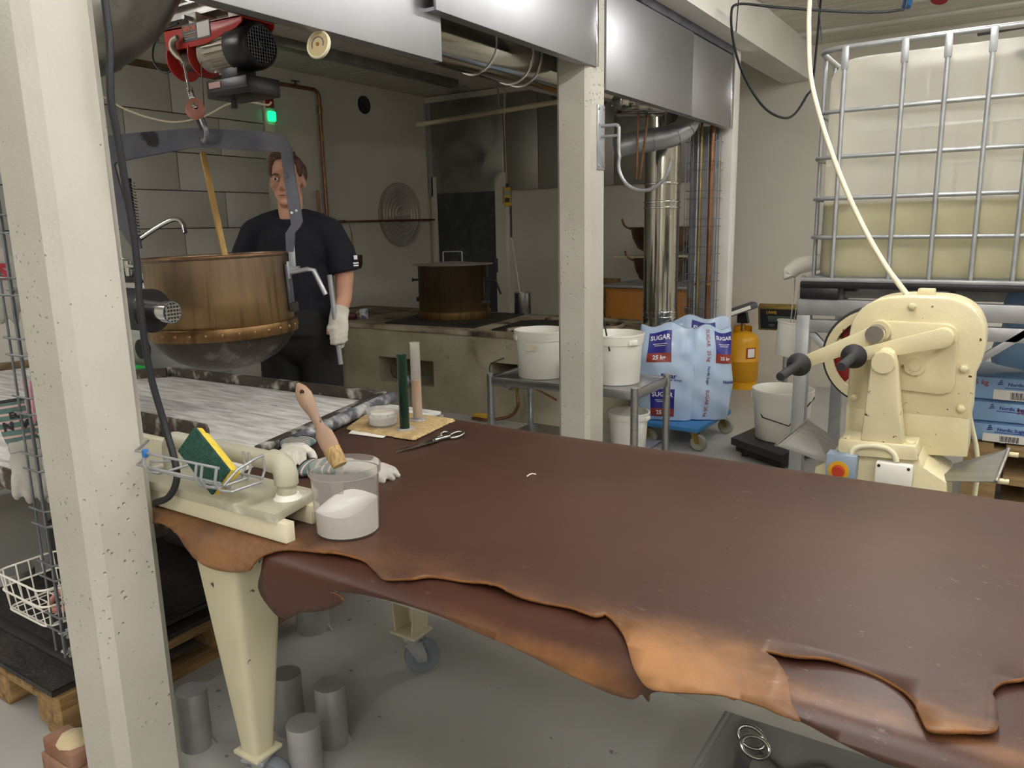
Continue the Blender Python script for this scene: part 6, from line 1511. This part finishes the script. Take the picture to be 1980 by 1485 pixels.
for x in (IX0-.035, -.40, IX1-.15):
    for y in (IY0-.03, 4.2, IY1-.10): MB().box((x, y, 1.148), (x+.17, y+.12, 1.202), .008).build('pallet_foot', 'black_plastic', ib)
# outlet spout with syrup thread and hanging catch pail
so = thing('tank_spout', 'white plastic outlet spout dripping syrup beside the tank', 'spout', (-.97, 4.40, 1.18))
P = [(-.80, 4.42, 1.30), (-.90, 4.41, 1.285), (-.99, 4.40, 1.265), (-1.04, 4.395, 1.225), (-1.035, 4.39, 1.20)]
MB().tube(smooth_path(P, 4), [.042]*4+[.045]*5+[.042]*4+[.034]*4, 18).build('spout', 'white_plastic', so)
MB().tube([(-1.015, 4.39, 1.215), (-1.01, 4.39, 1.10), (-1.02, 4.39, .93)], [.012, .004, .003], 8).build('syrup_thread', 'syrup', so); MB().tube([(-.96, 4.39, 1.215), (-.985, 4.39, 1.12), (-1.0, 4.39, .95)], [.010, .003, .003], 8).build('syrup_thread', 'syrup', so)
hb = thing('catch_pail', 'small white pail hanging tilted on the rack below the spout', 'bucket', (-1.035, 4.42, .77))
M = T(-1.035, 4.42, .765, .2, 0, .12)
MB().at(M).lathe([(0, 0), (.062, 0), (.066, .004), (.080, .185), (.086, .188), (.086, .195), (.079, .193), (.064, .008), (0, .006)], 36).build('wall', 'white_plastic', hb)
MB().tube(smooth_path([(-.965, 4.35, .935), (-.93, 4.36, 1.03), (-.885, 4.40, 1.105), (-.88, 4.44, 1.10)], 5), .006, 8).build('handle', 'white_plastic', hb)

# ------------------------------------------------------------------ sugar pallet under and behind the rack
sp0 = thing('wooden_pallet', 'lowest wooden pallet below the stacked flat sugar bags', 'pallet', (.32, 5.0, 0), 'pallets below the flat sugar bags')
PX0, PX1, PY0, PY1 = -.13, .67, 4.22, 5.42
for x in (PX0, PX0+.35, PX1-.10): MB().box((x, PY0, 0), (x+.10, PY1, .022), .002).build('plank', 'wood_crate', sp0)
for x in (PX0, PX0+.33, PX1-.145):
    for y in (PY0, PY0+.55, PY1-.10): MB().box((x, y, .022), (x+.145, y+.10, .10), .002).build('block', 'wood_crate', sp0)
for y in (PY0, PY0+.53, PY1-.145): MB().box((PX0, y, .10), (PX1, y+.145, .122), .002).build('plank', 'wood_crate', sp0)
for i in range(5): x = PX0+i*.17; MB().box((x, PY0, .122), (x+.12, PY1, .144), .002).build('plank', 'wood_crate', sp0)
copy_tree(sp0, (0, 0, .1455), label='middle wooden pallet below the stacked flat sugar bags'); copy_tree(sp0, (0, 0, .291), label='topmost wooden pallet right below the flat sugar bags')
def flat_bag(z, h, label, x0, barcode=True, dx=0.0, tx='Nordic Sugar', right=None, left=None):
    t = thing('sugar_bag', label, 'bag', (x0+.38, 4.48, z), 'flat sugar bags on the pallets')
    b = MB(); w, d = .76, .46; n, m = 28, 16; vs_ = []; fs_ = []
    prof2 = [(0, .92, 0), (.15, .985, .03), (.5, 1.0, .0), (.85, .985, .03), (1, .92, 0)]
    # rounded slab
    b.box((x0, 4.25, z), (x0+w, 4.25+d, z+h), min(.03, h*.3)); b.build('bag', 'bag_blue2', t)
    yf = 4.2485
    letter(t, tx, frame((x0+.19+dx, yf, z+h*.70), (1, 0, 0), (0, 0, 1)), .022, 'print_navy', .0006)
    MB().bar((x0+.12+dx, yf, z+h*.56), (x0+.26+dx, yf, z+h*.56), .001, .003).build('print_line', 'print_navy', t)
    for k in range(3): MB().at(T(x0+.10+dx, yf, z+h*.74, 0)).bar((-.012+k*.004, 0, -.008+k*.008), (.012-k*.003, 0, -.004+k*.009), .001, .004).build('logo', 'print_navy', t)
    if left: letter(t, left, frame((x0+.045, yf, z+h*.72), (1, 0, 0), (0, 0, 1)), .034, 'print_rust', .0005)
    if right: letter(t, right, frame((x0+.255, yf, z+h*.6), (1, 0, 0), (0, 0, 1)), .034, 'print_rust', .0005)
    if barcode:
        l = MB().box((x0+.075+dx, yf-.002, z+h*.08), (x0+.245+dx, yf-.0005, z+h*.48)).build('bar_label', 'label_white', t)
        for k in range(15): MB().box((x0+.145+dx+k*.0052, yf-.003, z+h*.12), (x0+.147+dx+k*.0052+(.0014 if k % 3 else 0), yf-.002, z+h*.40)).build('bar_line', 'ink_black', l)
    return t
flat_bag(.437, .098, 'lowest flat blue sugar bag with barcode label on the pallets', -.135, dx=.0)
flat_bag(.536, .106, 'middle flat blue sugar bag with red print at its side', -.135, False, dx=-.0, right='SUGAR')
flat_bag(.643, .120, 'upper flat blue sugar bag with barcode and weight print', -.14, dx=.03, left='25 kg')
tng, s = sugar_sack('upright blue sugar bag standing on the flat sugar bags', T(.14, 4.42, .766, .0, -.04, .18), .44, .18, .42, 5.1, lab=((-.25, .85, .10, .60),), mt='bag_blue2', group='upright sugar bags')
tng, s = sugar_sack('blue sugar bag standing behind the upright one', T(.30, 4.60, .766, .1, .0), .44, .16, .34, 6.4, lab=((-.5, .5, .4, .9),), mt='bag_blue2', group='upright sugar bags')

# ------------------------------------------------------------------ drop roller machine
mc = thing('roller_machine', 'cream painted candy drop roller machine with two crank handles', 'machine', (-.27, 2.82, 0))
YFc = 2.75
mp_ = lambda pts, Y_: [(lambda p: (p.x, p.z))(py(x, y, Y_)) for x, y in pts]
up_out = mp_([(1637, 790), (1641, 712), (1640, 655), (1648, 620), (1668, 595), (1700, 579), (1745, 573), (1790, 574), (1835, 577), (1870, 589), (1893, 610), (1905, 640), (1905, 672), (1897, 702), (1884, 728), (1881, 765), (1877, 812)], YFc)
up_out = up_out[:2]+[(v.x, v.y) for v in smooth_path([(a, b, 0) for a, b in up_out[2:15]], 4)]+up_out[15:]
MB().prism(up_out, YFc, YFc+.20, 'y', .010).build('upper_housing', 'cream_paint', mc)
MB().prism(mp_([(1637, 781), (1875, 809), (1870, 884), (1632, 872)], YFc+.004), YFc+.004, YFc+.19, 'y', .004).build('lower_housing', 'cream_paint', mc)
MB().prism(mp_([(1676, 655), (1683, 630), (1700, 619), (1835, 625), (1848, 634), (1852, 650), (1848, 740), (1838, 758), (1820, 762), (1690, 748), (1680, 738)], YFc), YFc-.014, YFc+.002, 'y', .006).build('cover_plate', 'cream_paint', mc)
def cy(pxy, y0, y1, r, mt, name, n=28, r2=None):
    p = py(*pxy, y0); q = Vector((p.x, y1, p.z)); return MB().tube([p, q], [r, r if r2 is None else r2], n).build(name, mt, mc)
def hexbolt(x, y, Y_, r=.011):
    p = py(x, y, Y_); MB().at(T(p.x, Y_, p.z, 0, PI/2)).lathe([(0, 0), (r*1.3, 0), (r*1.3, .003), (r, .0035), (r, .012), (r*.8, .014), (0, .014)], 6).build('bolt', 'cream_paint', mc)
for x, y in ((1764, 592), (1864, 713), (1858, 790), (1651, 769)): hexbolt(x, y, YFc-.001)
cy((1699, 641), YFc-.045, YFc, .034, 'cream_paint', 'boss'); cy((1690, 647), YFc-.098, YFc-.03, .027, 'shaft_steel', 'shaft')
cy((1828, 650), YFc-.030, YFc, .034, 'cream_paint', 'boss'); cy((1822, 654), YFc-.075, YFc-.03, .030, 'cream_paint', 'shaft')
cy((1768, 708), YFc-.024, YFc-.012, .030, 'cream_paint', 'bearing_cap'); cy((1768, 708), YFc-.030, YFc-.02, .0155, 'cream_paint', 'bearing_pin'); cy((1745, 709), YFc-.03, YFc-.012, .005, 'brass', 'grease_nipple', 8)
# crank arms and grips
def crank(hub, hnd, Yc, tipY, w0, w1):
    a = py(*hub, Yc); b_ = py(*hnd, Yc); d = (b_-a); d.y = 0; L = d.length; d.normalize(); n_ = Vector((-d.z, 0, d.x))
    P = []
    for k in range(9): an = PI/2+PI*k/8; P.append((a+d*(w0*math.cos(an))+n_*(w0*math.sin(an))))
    for k in range(9): an = -PI/2+PI*k/8; P.append((b_+d*(w1*math.cos(an))+n_*(w1*math.sin(an))))
    MB().prism([(p.x, p.z) for p in P], Yc-.007, Yc+.007, 'y', .002).build('crank_arm', 'cream_paint', mc)
    G = T(b_.x, Yc-.007, b_.z, 0, PI/2)
    MB().at(G).lathe([(0, 0), (.036, 0), (.040, .004), (.038, .014), (.026, .030), (.0155, .040), (.0145, .06), (.0145, Yc-.007-tipY-.01), (.0125, Yc-.007-tipY), (0, Yc-.007-tipY)], 32).build('grip', 'black_rubber', mc)
crank((1822, 654), (1652, 688), 2.655, 2.43, .030, .020)
crank((1692, 648), (1546, 704), 2.675, 2.42, .030, .020)
# front bearing bracket, base and pedestal
Yb = 2.60
br_ = mp_([(1663, 852), (1672, 790), (1682, 715), (1684, 700), (1691, 684), (1703, 676), (1717, 676), (1728, 684), (1734, 700), (1736, 730), (1742, 800), (1747, 862)], Yb)
MB().prism(br_, Yb, Yb+.055, 'y', .008).build('bearing_bracket', 'cream_paint', mc)
cy((1707, 702), Yb-.010, Yb, .033, 'cream_paint', 'bearing_cap')
p = py(1715, 700, Yb+.05); MB().cyl((p.x+.005, Yb+.05, p.z+.006), (p.x+.005, Yb+.16, p.z+.006), .017, 20).build('roller_shaft', 'shaft_steel', mc)
a = mp_([(1622, 848), (1772, 862), (1776, 890), (1620, 878)], Yb); MB().prism(a, Yb-.01, Yb+.12, 'y', .006).build('base_flange', 'cream_paint', mc)
for x, y in ((1638, 846), (1760, 858)): p = py(x, y, Yb+.02); MB().at(T(p.x, Yb+.02, p.z-.006)).lathe([(0, 0), (.015, 0), (.015, .012), (.012, .015), (0, .015)], 6).build('bolt', 'cream_paint', mc)
a = mp_([(1622, 872), (1776, 884), (1785, 905), (1830, 935)], Yb); l_ = mp_([(1616, 875), (1600, 890), (1575, 905)], Yb)
ped = [l_[0]]+a+[(a[-1][0]+.01, .55), (a[-1][0]-.0, .04), (l_[-1][0], .04), (l_[-1][0]-.01, .55), l_[2], l_[1]]
MB().prism(ped, Yb+.01, Yb+.26, 'y', .006).build('pedestal', 'cream_paint', mc)
MB().box((ped[0][0]-.12, Yb-.02, 0), (a[-1][0]+.05, Yb+.30, .04), .006).build('foot', 'cream_paint', mc)
# flywheel behind
wv = Vector((-.395, 3.02, 1.02))
MB().at(T(*wv, 0, PI/2)).lathe([(.150, -.03), (.178, -.03), (.182, -.02), (.182, .02), (.178, .03), (.150, .03)], 56, closed=True).build('flywheel_rim', 'grey_black', mc)
MB().at(T(*wv, 0, PI/2)).lathe([(.140, .022), (.170, .024), (.172, .034), (.142, .034)], 56, closed=True).build('flywheel_face', 'cream_paint', mc)
for k in range(5): MB().at(T(*wv, 0, PI/2) @ T(0, 0, 0, 2*PI*k/5+.3)).box((.03, -.014, -.012), (.155, .014, .014), .004).build('spoke', 'cream_paint', mc)
MB().at(T(*wv, 0, PI/2)).lathe([(.03, -.012), (.152, -.012), (.152, -.004), (.03, -.004)], 56, closed=True).build('flywheel_disc', 'hoist_red_dark', mc)
MB().at(T(*wv, 0, PI/2)).lathe([(0, -.07), (.035, -.07), (.035, .04), (0, .04)], 24).build('flywheel_hub', 'cream_paint', mc)
# switches and hose on the pedestal
p = py(1627, 898, Yb-.03); sw_ = MB().box((p.x-.045, Yb-.045, p.z-.05), (p.x+.045, Yb+.012, p.z+.035), .004).build('switch_box', 'switch_blue', mc)
MB().at(T(p.x-.005, Yb-.045, p.z-.018, 0, PI/2)).lathe([(0, 0), (.032, 0), (.032, .003), (0, .004)], 28).build('switch_disc', 'switch_yellow', sw_); MB().at(T(p.x-.005, Yb-.05, p.z-.018, .0, PI/2)).lathe([(0, 0), (.020, 0), (.017, .014), (0, .014)], 24).build('switch_knob', 'switch_red', sw_)
p = py(1728, 912, Yb-.02); jb = MB().box((p.x-.052, Yb-.035, p.z-.045), (p.x+.052, Yb+.012, p.z+.028), .005).build('junction_box', 'white_plastic', mc)
for s in (-1, 1): MB().cyl((p.x+s*.042, Yb-.0355, p.z+.018), (p.x+s*.042, Yb-.037, p.z+.018), .005, 8).build('screw', 'ink_black', jb)
P = [py(x, y, Yb-.015) for x, y in [(1646, 882), (1650, 870), (1662, 864), (1685, 862), (1712, 866), (1728, 878), (1734, 893)]]
MB().tube(smooth_path(P, 4), .0085, 10).build('conduit', 'cream_hose', mc)
p = py(1792, 566, YFc+.08); MB().box((p.x-.025, YFc+.06, p.z-.012), (p.x+.025, YFc+.10, p.z+.014), .004).build('oil_cap', 'cream_paint', mc)
# sheet trays on both sides
def tray(pts, Ys, label):
    t = thing('sheet_tray', label, 'tray', py(*pts[0], Ys[0])-Vector((0, 0, .02)), 'bent steel trays of the roller machine')
    P = [py(*q, y) for q, y in zip(pts, Ys)]; n_ = (P[1]-P[0]).cross(P[2]-P[0]).normalized()*.0015
    MB().add([tuple(p+n_) for p in P]+[tuple(p-n_) for p in P], [tuple(range(len(P))), tuple(range(2*len(P)-1, len(P)-1, -1))]+[(i, (i+1) % len(P), (i+1) % len(P)+len(P), i+len(P)) for i in range(len(P))]).build('sheet', 'blade_steel', t, 0)
    return t, P
t, P = tray([(1500, 861), (1606, 897), (1630, 858), (1562, 812)], [2.60, 2.60, 2.86, 2.90], 'smooth steel chute sheet sloping to the roller machine beside the scale')
MB().tube([P[0], P[3]], .005, 8).build('rolled_edge', 'blade_steel', t)
t, P = tray([(1795, 930), (1925, 932), (1950, 868), (1815, 905)], [2.62, 2.62, 2.90, 2.90], 'bent steel chute sheet on the sugar bag side of the roller machine')
MB().tube([P[1], P[2]], .006, 8).build('rolled_edge', 'blade_steel', t)
for s in (.15, .95): q = P[1].lerp(P[2], s); MB().cyl(q+Vector((-.01, 0, -.012)), q+Vector((.03, 0, -.012)), .008, 10).build('bolt', 'cream_paint', t)
# cream supply hose from the ceiling to the machine
P = [CAM+ray(x, y)*d for x, y, d in [(1566, -10, 3.1), (1564, 60, 3.05), (1568, 150, 3.0), (1590, 240, 2.9), (1625, 340, 2.8), (1665, 430, 2.72), (1710, 510, 2.62), (1756, 573, 2.5)]]
P = [Vector((P[0].x, P[0].y, 3.0))]+P
tag(MB().tube(smooth_path(P, 6), .009, 10).build('supply_hose', 'cream_hose'), 'cream coloured hose hanging from the ceiling down to the roller machine', 'hose')
P = [py(1872, 790, 2.965), py(1880, 830, 2.97), py(1888, 870, 2.98)]; P += [Vector((P[-1].x+.01, 2.985, .62)), Vector((P[-1].x+.0, 2.99, .3)), Vector((P[-1].x+.02, 3.0, .005))]
tag(MB().tube(smooth_path(P, 5), .008, 8).build('rear_cable', 'cream_hose'), 'cream cable running down behind the roller machine', 'cable')

# ------------------------------------------------------------------ ceiling cables and socket
P = [CAM+ray(x, y)*d for x, y, d in [(1752, 8, 4.6), (1735, 20, 4.6), (1680, 24, 4.6), (1600, 21, 4.6), (1500, 14, 4.6), (1428, 8, 4.6), (1414, 30, 4.6), (1420, 90, 4.7), (1440, 150, 4.8), (1475, 205, 4.9), (1510, 227, 5.0), (1535, 222, 5.1), (1560, 185, 5.2), (1572, 155, 5.3)]]
P = [Vector((P[0].x, P[0].y, 3.0))]+P+[Vector((P[-1].x, P[-1].y+.1, 3.0))]
tag(MB().tube(smooth_path(P, 6), .008, 8).build('ceiling_cable', 'black_cable'), 'dark blue cable looping down from the ceiling beside the tank', 'cable')
for (x, y0, y1, d), l in (((1428, 0, 62, 4.62), 'cable tie hanging at the corner of the looping cable'), ((1582, 0, 85, 4.6), 'long cable tie hanging between the hose and the tank')):
    a = CAM+ray(x, y0)*d; b_ = CAM+ray(x+(8 if x > 1500 else -5), y1)*d; tag(MB().tube([Vector((a.x, a.y, 3.0)), a, b_], .0035, 6).build('cable_tie', 'black_cable'), l, 'cable tie', 'cable ties under the ceiling')
q = pz(1800, -8, 2.90); sk = thing('ceiling_socket', 'white ceiling socket unit with blue plug and dark red flap', 'socket', (q.x, q.y, 2.86))
MB().box((q.x-.16, q.y-.10, 2.90), (q.x+.16, q.y+.10, 3.0), .008).build('housing', 'white_plastic', sk); MB().cyl((q.x-.12, q.y-.05, 2.90), (q.x-.13, q.y-.07, 2.84), .028, 16).build('plug', 'blue_plastic', sk); MB().cyl((q.x+.06, q.y-.04, 2.90), (q.x+.055, q.y-.06, 2.855), .05, 20).build('flap', 'hoist_red_dark', sk)
q = Vector((-2.15, 7.0, 3.0)); tag(MB().box((q.x-.07, q.y-.07, 2.985), (q.x+.07, q.y+.07, 3.0), .003).build('smoke_sensor', 'grey_plastic'), 'small square grey sensor on the ceiling near the back wall', 'sensor')

# ------------------------------------------------------------------ plastic crate with cloth under the table
cr_ = thing('plastic_crate', 'grey plastic crate standing on the floor under the leather table', 'crate', (-.20, 1.50, 0))
x0, x1, y0, y1, h = -.52, .10, 1.15, 1.88, .25
b = MB(); o_ = rr(x0+.04, x1-.04, y0+.04, y1-.04, .0, .04); i_ = rr(x0, x1, y0, y1, h, .05); n = len(o_)
i2 = rr(x0+.012, x1-.012, y0+.012, y1-.012, h, .045); o2 = rr(x0+.048, x1-.048, y0+.048, y1-.048, .012, .035)
vs_ = o_+i_+i2+o2; fs_ = [tuple(range(n))[::-1], tuple(range(3*n, 4*n))]
for a in range(3):
    for k in range(n): fs_.append((a*n+k, a*n+(k+1) % n, (a+1)*n+(k+1) % n, (a+1)*n+k))
b.add(vs_, fs_).build('bin', 'grey_plastic', cr_); MB().tube(rr(x0-.004, x1+.004, y0-.004, y1+.004, h, .05), .008, 8, closed=True).build('rim', 'grey_plastic', cr_)
ct = thing('grey_cloth', 'crumpled grey felt cloth lying in the plastic crate', 'cloth', (-.17, 1.5, .14))
b = MB(); vs_ = []; fs_ = []; n = 40
for j in range(n+1):
    for i in range(n+1):
        u, v = i/n, j/n; x = -.44+u*.48; y = 1.24+v*.56
        z = .17+.05*math.sin(u*5+1)*math.cos(v*4)+.022*math.sin(u*17+v*9)+.015*math.sin(v*21-u*6)+.03*math.exp(-((u-.35)**2+(v-.6)**2)*14)
        vs_.append((x+.01*math.sin(v*19), y+.01*math.sin(u*23), z))
for j in range(n):
    for i in range(n): a = j*(n+1)+i; fs_.append((a, a+1, a+n+2, a+n+1))
c_ = b.add(vs_, fs_).build('sheet', 'cloth_grey', ct, 60); md = c_.modifiers.new('t', 'SOLIDIFY'); md.thickness = .006
for k, (x, y, z, l) in enumerate(((-.455, 1.78, .215, 'bright steel ring on the pile in the plastic crate'), (-.43, 1.72, .235, 'second bright steel ring in the plastic crate'))):
    tag(MB().at(T(x, y, z, .4*k, .9, .3)).tube([(.035*math.cos(2*PI*i/20), .024*math.sin(2*PI*i/20), 0) for i in range(20)], .006, 8, closed=True).build('steel_ring', 'chrome'), l, 'ring', 'steel rings in the crate')
